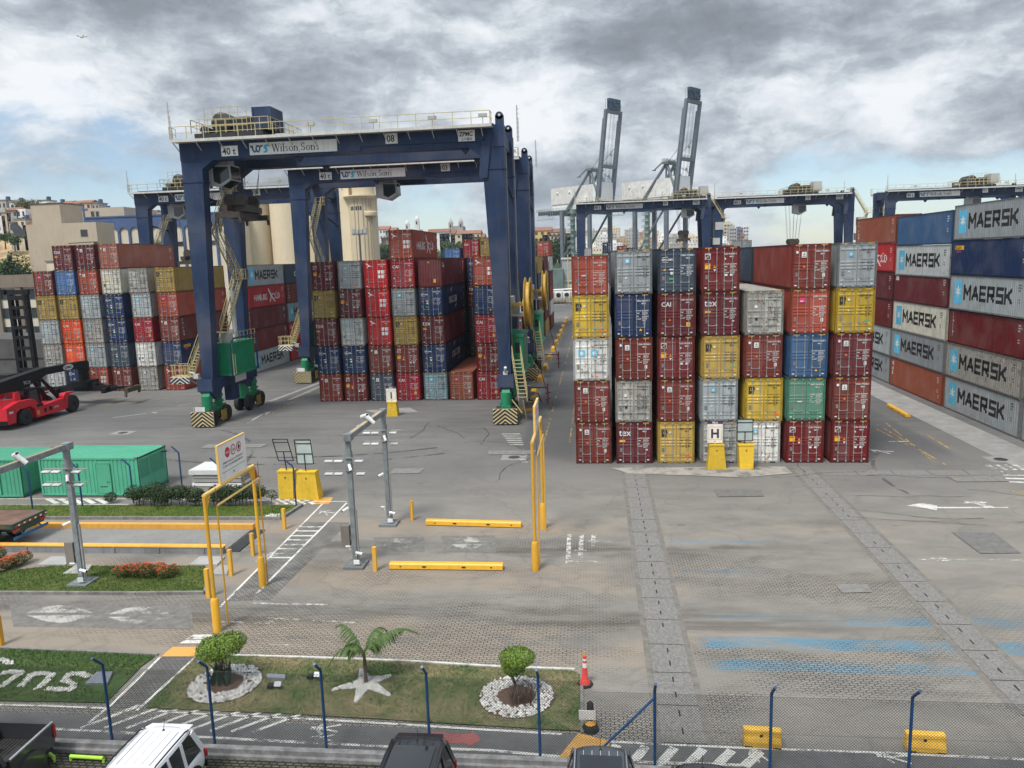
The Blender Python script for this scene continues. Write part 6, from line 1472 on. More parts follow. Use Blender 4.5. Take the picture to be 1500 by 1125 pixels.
lawn('lawn_middle', [(287, 964), (320, 960), (440, 966), (600, 972), (730, 980), (840, 984), (850, 990), (852, 1072), (820, 1071), (700, 1064), (560, 1055), (400, 1046), (300, 1042), (212, 1038)], (.062, .098, .032), GD, dry=.50, lab='patchy half-dry grass of the lawn with the palm', seed=2, hgt=.055)
lawn('lawn_gate', [(-120, 842), (25, 836), (75, 830), (150, 830), (300, 830), (305, 840), (298, 868), (200, 869), (0, 868), (-120, 868)], (.05, .085, .02), (.10, .12, .035), dry=.50, lab='green grass around the left camera gate', seed=3, dens=150)
lawn('lawn_hedge', [(-200, 741), (440, 741), (412, 759), (-200, 759)], (.055, .10, .018), (.11, .13, .032), dry=.50, lab='green grass under the dark hedge', seed=4, dens=90)
def kerb(name, pts, w=.14, h=.13, m=None, px=True):
    P = [G(*p) if px else Vector((p[0], p[1], 0)) for p in pts]; b = MB()
    for p, q in zip(P, P[1:]):
        L = (q - p).length; n_ = max(1, int(L / 1.0)); d = (q - p).normalized(); s = Vector((-d.y, d.x, 0)) * w / 2
        for i in range(n_):
            a = p.lerp(q, i / n_) + d * .008; c = p.lerp(q, (i + 1) / n_) - d * .008
            b.hexa([a - s, c - s, c + s, a + s], [v + Vector((0, 0, h)) for v in (a - s, c - s, c + s, a + s)])
    return kind(b.build('kerb', m or KERB), 'structure')
kerb('k', [(-120, 870), (0, 870), (200, 871), (300, 870)]); kerb('k', [(300, 870), (308, 842)]); kerb('k', [(-200, 760), (412, 761)], .16, .16); kerb('k', [(412, 761), (443, 741)], .16, .16)
kerb('k', [(288, 960), (440, 964), (600, 970), (730, 978), (842, 982)], .1, .07, mat('white_kerb', (.5, .49, .45), .9, var=.3, scale=3, world=True)); kerb('k', [(852, 990), (853, 1075)], .1, .07); kerb('k', [(-80, 946), (0, 950), (120, 955), (232, 960)], .1, .07)
# low wall under the fence
b = MB(); b.box(-45, 1.1, -32.34, -32.14, 0, .24); b.box(-45, 1.1, -32.46, -32.34, 0, .10); b.box(1.1, 40, -32.34, -32.20, 0, .14)
o = b.build('low_wall', mat('wall_grey_paint', (.19, .19, .19), .9, var=.4, scale=2.5, world=True, streak=.6, rust=.2, rustcol=(.5, .5, .47))); tag(o, 'low stained grey concrete wall under the fence', 'wall')
# concrete pads
PADC = mat('pad_concrete', (.33, .325, .305), .9, var=.12, scale=1.5)
for P, lab in (([(55, 829), (75, 817), (111, 817), (96, 829)], 'pale concrete slab on the lawn left of the camera gate'), ([(92, 842), (112, 829), (135, 829), (126, 842)], 'small pale concrete slab behind the camera gate post'), ([(277, 829), (293, 817), (330, 817), (318, 829)], 'pale concrete slab by the yellow rail end'), ([(307, 843), (322, 830), (335, 830), (333, 843)], 'pale concrete slab at the corner of the gate lawn')):
    Q = [G(*p) for p in P]; b = MB(); b.hexa([(q.x, q.y, 0) for q in Q], [(q.x, q.y, .075) for q in Q]); tag(b.build('concrete_slab', PADC), lab, 'slab')
# weighbridge
t = thing('weighbridge', 'weighbridge deck between two orange-topped rails', 'weighbridge', (0, 0, 0))
b = MB(); b.box(-60, -17.3, -16.6, -13.5, .0, .045); b.build('deck', mat('deck_concrete', (.25, .245, .23), .85, var=.14, scale=.4, streak=.35), t)
OR = mat('orange_yellow_paint', (.70, .36, .06), .6, var=.1, scale=2, streak=.25, rust=.08)
b = MB(); b.box(-60, -17.2, -13.48, -13.18, 0, .30); b.build('rail', OR, t)
b = MB(); b.box(-60, -17.2, -16.95, -16.65, 0, .34); rl = b.build('side_beam', mat('beam_grey', (.22, .23, .24), .6, var=.15, streak=.4), t); b = MB(); b.box(-60, -17.15, -16.98, -16.60, .341, .40); b.build('rail', OR, t)
b = MB()
for i in range(18): x = -59 + i * 2.4; b.box(x, x + .06, -17.0, -16.951, 0, .34)
b.build('stiffener', mat('beam_grey', (.2, .2, .2)), rl)
b = MB(); b.box(-17.2, -16.5, -16.6, -13.5, .0, .05); b.build('grate', mat('dark_grate', (.045, .05, .05), .6, .4), t)
for x in (-18.2, -19.6): pass
b = MB()
for i in range(5): b.box(-22 + i * 1.1, -21.2 + i * 1.1, -12.95, -12.5, 0, .03)
# stones: rings, star and letters
STONE = bpy.data.materials.new('white_stone'); STONE.use_nodes = True; _t = STONE.node_tree; _g = N(_t.nodes, 'ShaderNodeNewGeometry'); _r = N(_t.nodes, 'ShaderNodeMapRange'); _t.links.new(_g.outputs['Random Per Island'], _r.inputs[0]); _r.inputs[3].default_value = .45; _r.inputs[4].default_value = 1.0
_v = N(_t.nodes, 'ShaderNodeVectorMath', operation='SCALE'); _v.inputs[0].default_value = (.74, .73, .69); _t.links.new(_r.outputs[0], _v.inputs['Scale']); _t.links.new(_v.outputs[0], _t.nodes['Principled BSDF'].inputs['Base Color']); _t.nodes['Principled BSDF'].inputs['Roughness'].default_value = .9
def stones(pts, seed, s0=.05):
    rr = random.Random(seed); b = MB()
    for (x, y) in pts:
        s = s0 * rr.uniform(.6, 1.2); a = rr.uniform(0, PI); z = .05 + rr.uniform(0, .03); vs = []
        ca, sa = math.cos(a), math.sin(a)
        for (u, v, w) in ((-1, 0, 0), (0, -.7, .1), (1, 0, 0), (0, .7, .1), (0, 0, 1.0), (.4, .3, .7)): u += rr.uniform(-.2, .2); v += rr.uniform(-.2, .2); vs.append((x + s * (u * ca - v * sa), y + s * (u * sa + v * ca), z + s * w))
        b.add(vs, [(0, 1, 4), (1, 2, 4), (2, 5, 4), (2, 3, 5), (3, 4, 5), (3, 0, 4)])
    return b
rr = random.Random(3)
for c, lab in ((ringL, 'ring of white stones around the left round bush'), (ringR, 'ring of white stones around the right round bush')):
    P = []
    for _ in range(900):
        a = rr.uniform(0, 2 * PI); r_ = math.sqrt(rr.uniform(.62 ** 2, 1.2 ** 2)); P.append((c.x + r_ * math.cos(a), c.y + r_ * math.sin(a)))
    t = thing('stone_ring', lab, 'stone ring', (0, 0, 0), 0, 'white stone rings'); o = stones(P, 4, .062).build('stones', STONE, t, recalc=False)
    b = MB(); b.lathe((c.x, c.y, .052), [(.001, .014), (1.2, .0)], 30); b.lathe((c.x, c.y, .05), [(1.21, 0), (1.25, .02), (1.25, -.04)], 40); b.build('soil', mat('soil', (.10, .06, .04), .95, var=.35, scale=5), t)
P = []
ang = [math.atan2(p.y - starc.y, p.x - starc.x) for p in (G(529, 982), G(574, 993), G(570, 1022), G(521, 1033), G(487, 1014))]
tips = [G(529, 984), G(572, 993), G(570, 1021), G(521, 1031), G(488, 1013)]
for _ in range(1300):
    k = rr.randrange(5); f = rr.random() ** .75; tp = tips[k]; d = Vector((tp.x - starc.x, tp.y - starc.y, 0)); n_ = Vector((-d.y, d.x, 0)).normalized(); w = .26 * (1 - f) + .025
    v = Vector((starc.x, starc.y, 0)) + d * f + n_ * rr.uniform(-w, w); P.append((v.x, v.y))
t = stones(P, 5, .058).build('stone_star', STONE, recalc=False); tag(t, 'white stone starfish shape around the foot of the palm', 'stone star')
LET = {'left_curve': ([(0, 968), (8, 971), (17, 974)], 'left'), 'o': ([(0, 990), (12, 987), (33, 987), (14, 1000), (2, 1010)], 'o'),
       'n': ([(31, 1008), (48, 990), (68, 989), (78, 991), (56, 1011)], 'n'), 's': ([(133, 995), (118, 989), (100, 991), (95, 998), (107, 1005), (106, 1012), (92, 1013), (70, 1011)], 's')}
for k_, (pl, nm) in LET.items():
    P = []; Q = [G(*p) for p in pl]; L = sum((b_ - a).length for a, b_ in zip(Q, Q[1:]))
    for a, b_ in zip(Q, Q[1:]):
        for _ in range(int((b_ - a).length / L * 260 * min(1.3, L / 2.2))): v = a.lerp(b_, rr.random()); P.append((v.x + rr.uniform(-.11, .11), v.y + rr.uniform(-.10, .10)))
    o = stones(P, len(nm), .056).build('stone_letter', STONE, recalc=False); tag(o, {'left': 'short white stone line at the left edge of the lawn', 'o': 'white stone letter cut by the left edge of the photo', 'n': 'white stone letter n on the green lawn', 's': 'white stone letter s beside the grey drain cover'}[nm], 'stone letter', 'white stone letters on the lawn')
# ------------------------------------------------------------ garden plants
def bush(name, lab, cat, c, blobs, n, size, m, seed=1, stems=(), group=None):
    t = thing(name, lab, cat, (c.x, c.y, 0), 0, group); rr = random.Random(seed)
    if stems:
        b = MB()
        for s in stems: b.tube(s, .028, 5, r2=.014)
        b.build('trunk', BARK, t)
    b = MB(); leaves(b, blobs, n, size, rr, .72); b.build('crown', m, t, recalc=False)
    return t
SH = [[(rr.uniform(-.15, .15), rr.uniform(-.1, .1), .02), (rr.uniform(-.2, .2), rr.uniform(-.1, .1), .6), (rr.uniform(-.45, .5), rr.uniform(-.3, .3), 1.25)] for _ in range(7)]
bush('topiary_bush', 'wide flat-topped clipped bush in the left stone ring', 'bush', ringL, [(-.05, 0, 1.42, .78, .62, .36), (-.35, -.1, 1.30, .5, .5, .36), (.32, .1, 1.55, .5, .5, .30)], 5200, .042, LEAFB, 5, SH, 'clipped bushes')
SH2 = [[(0, 0, .02), (rr.uniform(-.1, .1), 0, .5), (rr.uniform(-.35, .35), rr.uniform(-.2, .2), 1.0)] for _ in range(5)]
bush('topiary_bush', 'mushroom-shaped clipped bush in the right stone ring', 'bush', ringR, [(.05, 0, 1.42, .60, .55, .27), (-.08, 0, 1.12, .40, .40, .30)], 4300, .040, LEAFB, 6, SH2, 'clipped bushes')
def blades(lab, c, n, h, w, m, seed, name='leafy_plant', spread=.3, tilt=.5, cat='plant', fold=True):
    rr = random.Random(seed); b = MB()
    for _ in range(n):
        a = rr.uniform(0, 2 * PI); x, y = c.x + rr.uniform(-spread, spread), c.y + rr.uniform(-spread, spread) * .8; hh = h * rr.uniform(.5, 1.1); d = Vector((math.cos(a), math.sin(a), 0)); s = Vector((-d.y, d.x, 0)) * w * rr.uniform(.6, 1.2); t_ = tilt * rr.uniform(.3, 1.2) * hh
        p = [Vector((x, y, .05)), Vector((x, y, .05)) + d * t_ * .35 + Vector((0, 0, hh * .55)), Vector((x, y, .05)) + d * t_ + Vector((0, 0, hh))]
        b.add([p[0] - s * .3, p[0] + s * .3, p[1] + s, p[2], p[1] - s], [(0, 1, 2, 4), (4, 2, 3)])
    o = b.build(name, m, recalc=False); tag(o, lab, cat); return o
blades('dark broad-leaved plant at the foot of the left clipped bush', G(325, 1003), 46, .8, .085, leafmat('agave_green', (.035, .075, .045), .4), 3)
blades('spiky brown-purple plant at the foot of the right clipped bush', G(764, 1030), 120, .55, .018, leafmat('spiky_brown', (.085, .05, .035), .5), 4, 'spiky_plant', .34, .7)
# palm
pc = G(536, 1003); t = thing('palm', 'young palm with feathery fronds in the stone star', 'palm', (pc.x, pc.y, 0))
b = MB(); b.tube([(0, 0, 0), (.02, 0, .5), (0, 0, 1.25)], .075, 10, r2=.05); b.build('trunk', mat('palm_trunk', (.10, .08, .055), .9, var=.4, scale=9), t)
PALM = leafmat('palm_leaf', (.07, .12, .035), .35)
rr = random.Random(12)
for (ax, ay, L, rise, droop) in ((1.0, .35, 1.9, 1.15, .55), (.75, .1, 1.7, 1.2, .25), (-1.0, -.2, 1.25, .75, 1.2), (-.7, .2, .95, .75, 1.0), (-.3, .1, 1.1, 1.3, .3), (.35, -.35, 1.0, 1.0, .5), (.3, .5, 1.1, 1.1, .6), (-.15, -.4, .8, .9, .7)):
    b = MB(); d = Vector((ax, ay, 0)).normalized(); sd_ = Vector((-d.y, d.x, 0)); P = []
    for i in range(15): f = i / 14; P.append(Vector((0, 0, 1.2)) + d * L * f + Vector((0, 0, rise * math.sin(f * 1.9) * .75 - droop * f * f * .9)))
    b.tube(P, .016, 4, r2=.004)
    for i in range(3, 15):
        for j in range(5):
            q = P[i - 1].lerp(P[i], j / 5); f = (i + j / 5) / 14; l_ = .50 * math.sin(min(1, f * 1.15 + .1) * PI) ** .6 + .08
            for s in (-1, 1):
                e_ = q + sd_ * s * l_ * .65 + d * l_ * .35 + Vector((0, 0, -l_ * rr.uniform(.3, .75))); w = (P[i] - P[i - 1]).normalized() * .013
                m_ = q.lerp(e_, .5) + Vector((0, 0, .05)); b.add([q - w, q + w, m_ + w * 1.2, e_, m_ - w * 1.2], [(0, 1, 2, 4), (4, 2, 3)])
    b.build('frond', PALM, t, recalc=False)
# hedge, flowering beds
rr = random.Random(31)
HED = leafmat('hedge_leaf', (.030, .055, .020), .5)
for i, px in enumerate((205, 226, 246, 268, 292, 318, 340, 356, 372)):
    c = G(px, 741); k = [(rr.uniform(-.3, .3), rr.uniform(-.2, .2), rr.uniform(.55, 1.05), rr.uniform(.4, .7), rr.uniform(.35, .5), rr.uniform(.25, .45)) for _ in range(6)]
    bush('hedge_shrub', f'dark scruffy shrub, {["first","second","third","fourth","fifth","sixth","seventh","eighth","ninth"][i]} from left in the hedge by the green containers', 'shrub', c, k, 2300, .055, HED, 40 + i, [[(x_, 0, 0), (x_ * 1.6, .05, .7)] for x_ in (-.18, 0, .2)], 'hedge shrubs')
c = G(399, 751); bush('sapling', 'small sapling with few leaves beside the tall yellow frame', 'sapling', c, [(0, 0, 1.15, .35, .3, .25), (.2, 0, .95, .2, .2, .15)], 260, .05, HED, 3, [[(0, 0, 0), (.02, 0, 1.1)]])
c = G(163, 737); bush('small_bush', 'small round bush between the green container and the left camera gate', 'bush', c, [(0, 0, .4, .4, .35, .3)], 500, .05, HED, 8)
b = stones([(G(399, 757).x + rr.gauss(0, .18), G(399, 757).y + rr.gauss(0, .15)) for _ in range(120)], 3, .06); tag(b.build('stone_pile', STONE, recalc=False), 'small pile of white stones at the foot of the sapling', 'stones')
for i in range(1): blades('bright green strappy plants under the hedge', G(235, 748), 10, .4, .03, LEAFM, 9, 'strappy_plants', .2)
def flowerbed(lab, pts, seed):
    t = thing('flower_bed', lab, 'flower bed', (0, 0, 0), 0, 'red flowering hedges'); rr = random.Random(seed); P = [G(*p) for p in pts]; bl = []; L = (P[1] - P[0]).length; n_ = int(L * 3.2)
    for i in range(n_): q = P[0].lerp(P[1], (i + .5) / n_); bl.append((q.x + rr.uniform(-.1, .1), q.y + rr.uniform(-.12, .12), rr.uniform(.28, .40), rr.uniform(.3, .42), rr.uniform(.32, .45), rr.uniform(.24, .34)))
    b = MB(); leaves(b, bl, int(5200 * L / 2.4), .038, rr, .7); b.build('foliage', leafmat('ixora_leaf', (.075, .085, .022), .5), t, recalc=False)
    b = MB()
    for _ in range(int(150 * L / 2.4)):
        q = rr.choice(bl); a = rr.uniform(0, 6.3); e_ = rr.uniform(.25, 1.5); d = Vector((math.cos(a) * math.cos(e_), math.sin(a) * math.cos(e_), math.sin(e_))); c = Vector((q[0] + d.x * q[3], q[1] + d.y * q[4], q[2] + d.z * q[5]))
        for _k in range(7): o_ = c + Vector((rr.gauss(0, .035), rr.gauss(0, .035), rr.gauss(0, .02))); s = .022; b.add([o_ + Vector((-s, 0, 0)), o_ + Vector((0, -s, .004)), o_ + Vector((s, 0, 0)), o_ + Vector((0, s, .006))], [(0, 1, 2, 3)])
    b.build('flowers', leafmat('ixora_flower', (.55, .085, .03), .5), t, recalc=False)
flowerbed('low bed of orange-red flowers on the lawn right of the left camera gate', [(175, 846), (258, 845)], 3); flowerbed('diagonal hedge of orange flowers at the left edge by the trailer', [(-6, 842), (42, 822)], 4); flowerbed('small leafy bed cut off by the left edge of the photo', [(-14, 824), (5, 818)], 5)

# tyre marks, patches and cracks on the yard surface
TM = worn('tyre_mark', (.095, .092, .086), .60, 1.6); CRK = mat('crack', (.03, .03, .028), 1); rr = random.Random(15)
def curve_strip(name, c, r, a0, a1, w, k, m):
    n_ = 24; b = MB(); P = [Vector((c[0] + r * math.cos(a0 + (a1 - a0) * i / n_), c[1] + r * math.sin(a0 + (a1 - a0) * i / n_), 0)) for i in range(n_ + 1)]
    for p, q in zip(P, P[1:]): s = (q - p).normalized(); s = Vector((-s.y, s.x, 0)) * w / 2; b.add([(v.x, v.y, lev(k)) for v in (p - s, q - s, q + s, p + s)], [(0, 1, 2, 3)])
    return kind(b.build(name, m, recalc=False), 'structure')
for (cx_, cy_, r_, a, e_) in ((-22, 26, 24, 4.2, 5.2), (-22, 26, 26, 4.2, 5.2), (-40, -2, 16, .1, 1.0), (31, -4, 12, 2.5, 3.4)): curve_strip('tyre_mark', (cx_, cy_), r_, a, e_, .24, 8, TM)
PM = [mat('patch_dark', (.15, .146, .137), .9, var=.2, scale=3, world=True), mat('patch_light', (.20, .192, .175), .9, var=.2, scale=3, world=True)]
for (x, y, w, h, k) in ((8.5, -7.5, 2.6, 1.4, 0), (-6.5, 2.5, 3.4, 1.2, 1), (19, -16, 1.8, 2.8, 0), (-20, 9, 4, 1.6, 0), (-12.5, -2.5, 2, 1.3, 1), (11.5, -20.5, 1.2, .9, 1), (23, -4.5, 3, 1.2, 1), (-30, 5, 5, 1.3, 1)): flat('paving_patch', [(x, y), (x + w, y + .1), (x + w + .1, y + h), (x - .05, y + h)], 8.3, PM[k], False)
for _ in range(16):
    x, y = rr.uniform(-24, 24), rr.uniform(-12, 12); a = rr.choice((0, 1.57)) + rr.uniform(-.3, .3); b = MB()
    if 0 < x < 20 and y > -2: continue
    for i in range(14):
        a += rr.uniform(-.45, .45) * .6; x2, y2 = x + .45 * math.cos(a), y + .45 * math.sin(a); s = Vector((-(y2 - y), x2 - x, 0)).normalized() * rr.uniform(.008, .022); b.add([(x - s.x, y - s.y, lev(9)), (x2 - s.x, y2 - s.y, lev(9)), (x2 + s.x, y2 + s.y, lev(9)), (x + s.x, y + s.y, lev(9))], [(0, 1, 2, 3)]); x, y = x2, y2
    kind(b.build('crack', CRK, recalc=False), 'structure')
# ------------------------------------------------------------ fence along the lane
FB = mat('fence_blue', (.015, .055, .15), .4, .1, var=.12, scale=3); WIRE = mat('fence_wire', (.045, .05, .05), .5, .3)
t = thing('chain_link_fence', 'blue-posted chain-link fence along the bottom of the yard', 'fence', (0, -32.08, 0))
fx = [-26.6, -23.2, -19.9] + [G(28, 1045).x - .05, -13.17, -9.92, -6.50, -3.42, -.25, 2.95, 6.06, 9.68, 13.2, 16.6]
def ftop(x): return 2.68 if x < 1 else 2.36
for x in fx:
    b = MB(); h = ftop(x); b.tube([(x, 0, 0), (x, 0, h - .02), (x, -.08, h + .06), (x, -.42, h + .40)], .042, 10); b.build('post', FB, t, smooth=True)
b = MB(); b.tube([(2.95, 0, 2.1), (1.3, .02, .3)], .035, 8); b.build('brace', FB, t)
for xa, xb, lab in ((-27, 1.25, 0), (2.95, 17, 0), (1.25, 2.95, 1)):
    b = MB(); H = 2.50 if xa < 0 else 2.2; H0 = .05; p = .085; w = .0042
    n_ = int((xb - xa + H) / p)
    for s in (1, -1):
        for i in range(n_):
            u = xa - H + i * p + (H0 if s > 0 else 0)
            # line x = u + s*(z) kept inside the panel
            pts = []
            for z in (H0, H):
                pts.append((u + (z - H0) if s > 0 else u + H - H0 - (z - H0), z))
            (x0, z0), (x1, z1) = pts
            def cl(a, c, lo, hi):
                (ax, az), (cx__, cz__) = a, c
                if ax < lo and cx__ < lo or ax > hi and cx__ > hi: return None
                def at_(xx): return az + (cz__ - az) * (xx - ax) / (cx__ - ax)
                A = (ax, az); C_ = (cx__, cz__)
                if ax < lo: A = (lo, at_(lo))
                if ax > hi: A = (hi, at_(hi))
                if cx__ < lo: C_ = (lo, at_(lo))
                if cx__ > hi: C_ = (hi, at_(hi))
                return A, C_
            r_ = cl((x0, z0), (x1, z1), xa, xb)
            if not r_: continue
            (x0, z0), (x1, z1) = r_
            b.tube([(x0, .045 * 1, z0), (x1, .045, z1)], w * 1.25, 3, cap=False)
    b.build('mesh_panel', WIRE, t, recalc=False)
    b = MB()
    for z in (H0 + .02, H * .5, H): b.tube([(xa, .05, z), (xb, .05, z)], .0045, 4)
    b.build('tension_wire', WIRE, t)
b = MB()
for k in (.33, .66, 1.0):
    for x0, x1 in zip(fx, fx[1:]): b.tube([(x0, -.42 * k, ftop(x0) + .40 * k), ((x0 + x1) / 2, -.42 * k, (ftop(x0) + ftop(x1)) / 2 + .38 * k), (x1, -.42 * k, ftop(x1) + .40 * k)], .0022, 3)
b.build('top_wires', WIRE, t)
# short blue posts by the green containers
for i, (px, py) in enumerate(((48, 746), (121, 742), (196, 737), (267, 715), (324, 736), (434, 741))):
    q = G(px, py); t = thing('blue_post', f'short blue bent-top post, {["leftmost","second from left","third from left","by the end of the green container","in front of the white slabs","rightmost, beside the yellow blocks"][i]}', 'post', (q.x, q.y, 0), 0, 'blue posts along the hedge lawn')
    b = MB(); b.tube([(0, 0, 0), (0, 0, 2.35), (-.06, .0, 2.45), (-.45, 0, 2.8)], .05, 8); b.build('post', FB, t, smooth=True)
# ------------------------------------------------------------ camera gates
GP = mat('gate_grey', (.24, .27, .28), .5, .2, var=.25, scale=4, streak=.3); CAMW = mat('camera_white', (.70, .70, .69), .4)
def cam_unit(parent, p, d, r=.07, l=.34, nm='camera'):
    b = MB(); p = Vector(p); d = Vector(d).normalized(); b.tube([p, p + d * l], r, 8); b.beam(p + d * l * .2, p + Vector((0, 0, -.16)), .04); o = b.build(nm, CAMW, parent); b = MB(); b.tube([p + d * l, p + d * (l + .01)], r * .75, 8); b.build('lens', BLACK, o)
def gate_post(x, y, h, lab, box=True, grp='grey camera gate posts'):
    t = thing('camera_gate_post', lab, 'gate post', (x, y, 0), 0, grp)
    b = MB(); b.box(-.11, .11, -.11, .11, .1, h); b.box(-.14, .14, -.16, -.11, 1.2, 2.9) if False else None
    for z in (h - .75, h - 1.35): b.box(-.14, .14, -.14, .14, z - .16, z + .16)
    b.box(-.28, .28, -.28, .28, .12, .15); b.build('post', GP, t)
    b = MB(); b.box(-.48, .48, -.5, .5, 0, .12); b.build('base', mat('base_grey', (.17, .18, .18), .8, var=.15), t)
    b = MB()
    for z in (h - .85, h - 1.45): b.beam((-1.05, -.16, z), (1.05, -.16, z), .045)
    b.build('cross_arm', GALV, t)
    for z in (h - .90, h - 1.50):
        for x_ in ((-.88, -.42, .55) if z > h - 1.2 else (-.9, -.45, .6)):
            b = MB(); b.box(x_ - .19, x_ + .19, -.36, -.16, z - .09, z - .03); o = b.build('floodlight', CAMW, t); b = MB(); b.box(x_ - .17, x_ + .17, -.37, -.20, z - .12, z - .091); b.build('lamp_face', mat('lamp_face', (.05, .05, .05), .3), o)
    b = MB(); b.box(.12, .20, -.05, .05, .2, h * .45); b.tube([(.16, .08, .2), (.16, .08, h * .44)], .02, 5); b.build('cable_duct', GALV, t)
    cam_unit(t, (.05, -.2, h - 1.15), (.35, -.5, -.6)); cam_unit(t, (-.16, -.1, h * .47), (-.5, -.6, -.2)); cam_unit(t, (.1, -.22, .75), (.9, -.1, -.15)); cam_unit(t, (-.2, -.1, 1.0), (-.6, -.3, .1), .05, .22)
    if box: b = MB(); b.box(-.60, -.20, -.12, .16, 1.0, 2.0); b.box(-.20, -.11, -.05, .05, 1.3, 1.5); b.build('cabinet', mat('cabinet_taupe', (.20, .18, .155), .5, var=.08), t)
    b = MB(); b.box(.0, .28, -.34, -.30, .22, .42); b.build('plate', CAMW, t)
    return t
def gate_beam(x, y0, y1, z, lab):
    t = thing('gate_beam', lab, 'gate beam', (x, 0, 0)); b = MB(); b.box(-.12, .12, y0, y1, z, z + .24); b.box(-.17, .17, y0 - .05, y0 + .4, z - .04, z + .28); b.box(-.17, .17, y1 - .4, y1 + .05, z - .04, z + .28); b.build('beam', GP, t)
    b = MB(); b.box(-.09, .09, y0 + .45, y1 - .45, z + .241, z + .25); b.build('top_strip', mat('dusty_top', (.36, .29, .19), .8, var=.2), t)
    m_ = (y0 + y1) / 2; cam_unit(t, (-.3, m_ + .2, z + .42), (.8, -.6, .3), .10, .5); cam_unit(t, (.05, m_ - .1, z + .5), (.5, .2, -.6), .10, .5); cam_unit(t, (-.25, m_ - .5, z + .1), (-.5, -.5, -.5), .07, .3)
gate_post(-9.95, -18.2, 6.15, 'grey camera post with taupe cabinet, nearer post of the middle gate'); gate_post(-9.88, -12.4, 6.15, 'grey camera post without cabinet, farther post of the middle gate', False)
gate_beam(-9.9, -18.4, -12.2, 6.15, 'grey beam with white cameras across the middle gate')
gate_post(-22.15, -20.6, 6.35, 'grey camera post with taupe cabinet on the left lawn'); gate_beam(-22.15, -26.6, -20.35, 6.35, 'grey beam with white cameras reaching out of the photo at left')
# ------------------------------------------------------------ yellow height frames
YF = mat('frame_yellow', (.68, .36, .03), .45, var=.07, scale=3, streak=.14, rust=.05); YFP = mat('frame_pale_yellow', (.70, .46, .14), .5, var=.08)
def big_frame(x, y0, y1, h, lab, sign):
    t = thing('height_frame', lab, 'height gauge', (x, 0, 0), 0, 'yellow height frames')
    for y, s in ((y0, 1), (y1, -1)):
        b = MB(); b.tube([(0, y, 0), (0, y, h)], .075, 10); p = b.build('post', YF, t, smooth=True); b = MB(); b.lathe((0, y, 0), [(.16, 0), (.16, 1.28), (.12, 1.38), (.08, 1.4)], 14); b.build('sleeve', YF, p, smooth=True)
        b = MB(); b.prism([(y, h), (y + s * .5, h), (y, h - .75)] if s > 0 else [(y, h), (y, h - .75), (y - .5, h)], 'x', -.02, .02); b.build('gusset', YF, p)
    b = MB(); b.tube([(0, y0 - .05, h), (0, y1 + .05, h)], .08, 10); b.build('beam', YFP, t, smooth=True)
    return t
def thin_frame(x, y0, y1, h, lab):
    t = thing('thin_frame', lab, 'height gauge', (x, 0, 0), 0, 'thin yellow inner frames')
    for y in (y0, y1): b = MB(); b.tube([(0, y, 0), (0, y, h)], .035, 8); b.build('post', YF, t, smooth=True); b = MB(); b.tube([(0, y, h), (0, y, h + .75)], .012, 5); b.build('chain', mat('rusty_chain', (.16, .08, .04), .8), t)
    b = MB(); b.tube([(0, y0, h), (0, y1, h)], .045, 8); b.build('bar', YFP, t, smooth=True)
big_frame(-13.5, -24.85, -20.6, 5.55, 'tall yellow height frame carrying the prohibition sign, left', True); thin_frame(-13.35, -24.25, -20.4, 4.95, 'thin yellow frame inside the tall left height frame')
big_frame(-1.4, -18.5, -12.95, 6.0, 'tall yellow height frame seen almost edge-on at centre', False); thin_frame(-1.25, -17.9, -13.4, 5.2, 'thin yellow frame inside the edge-on height frame')
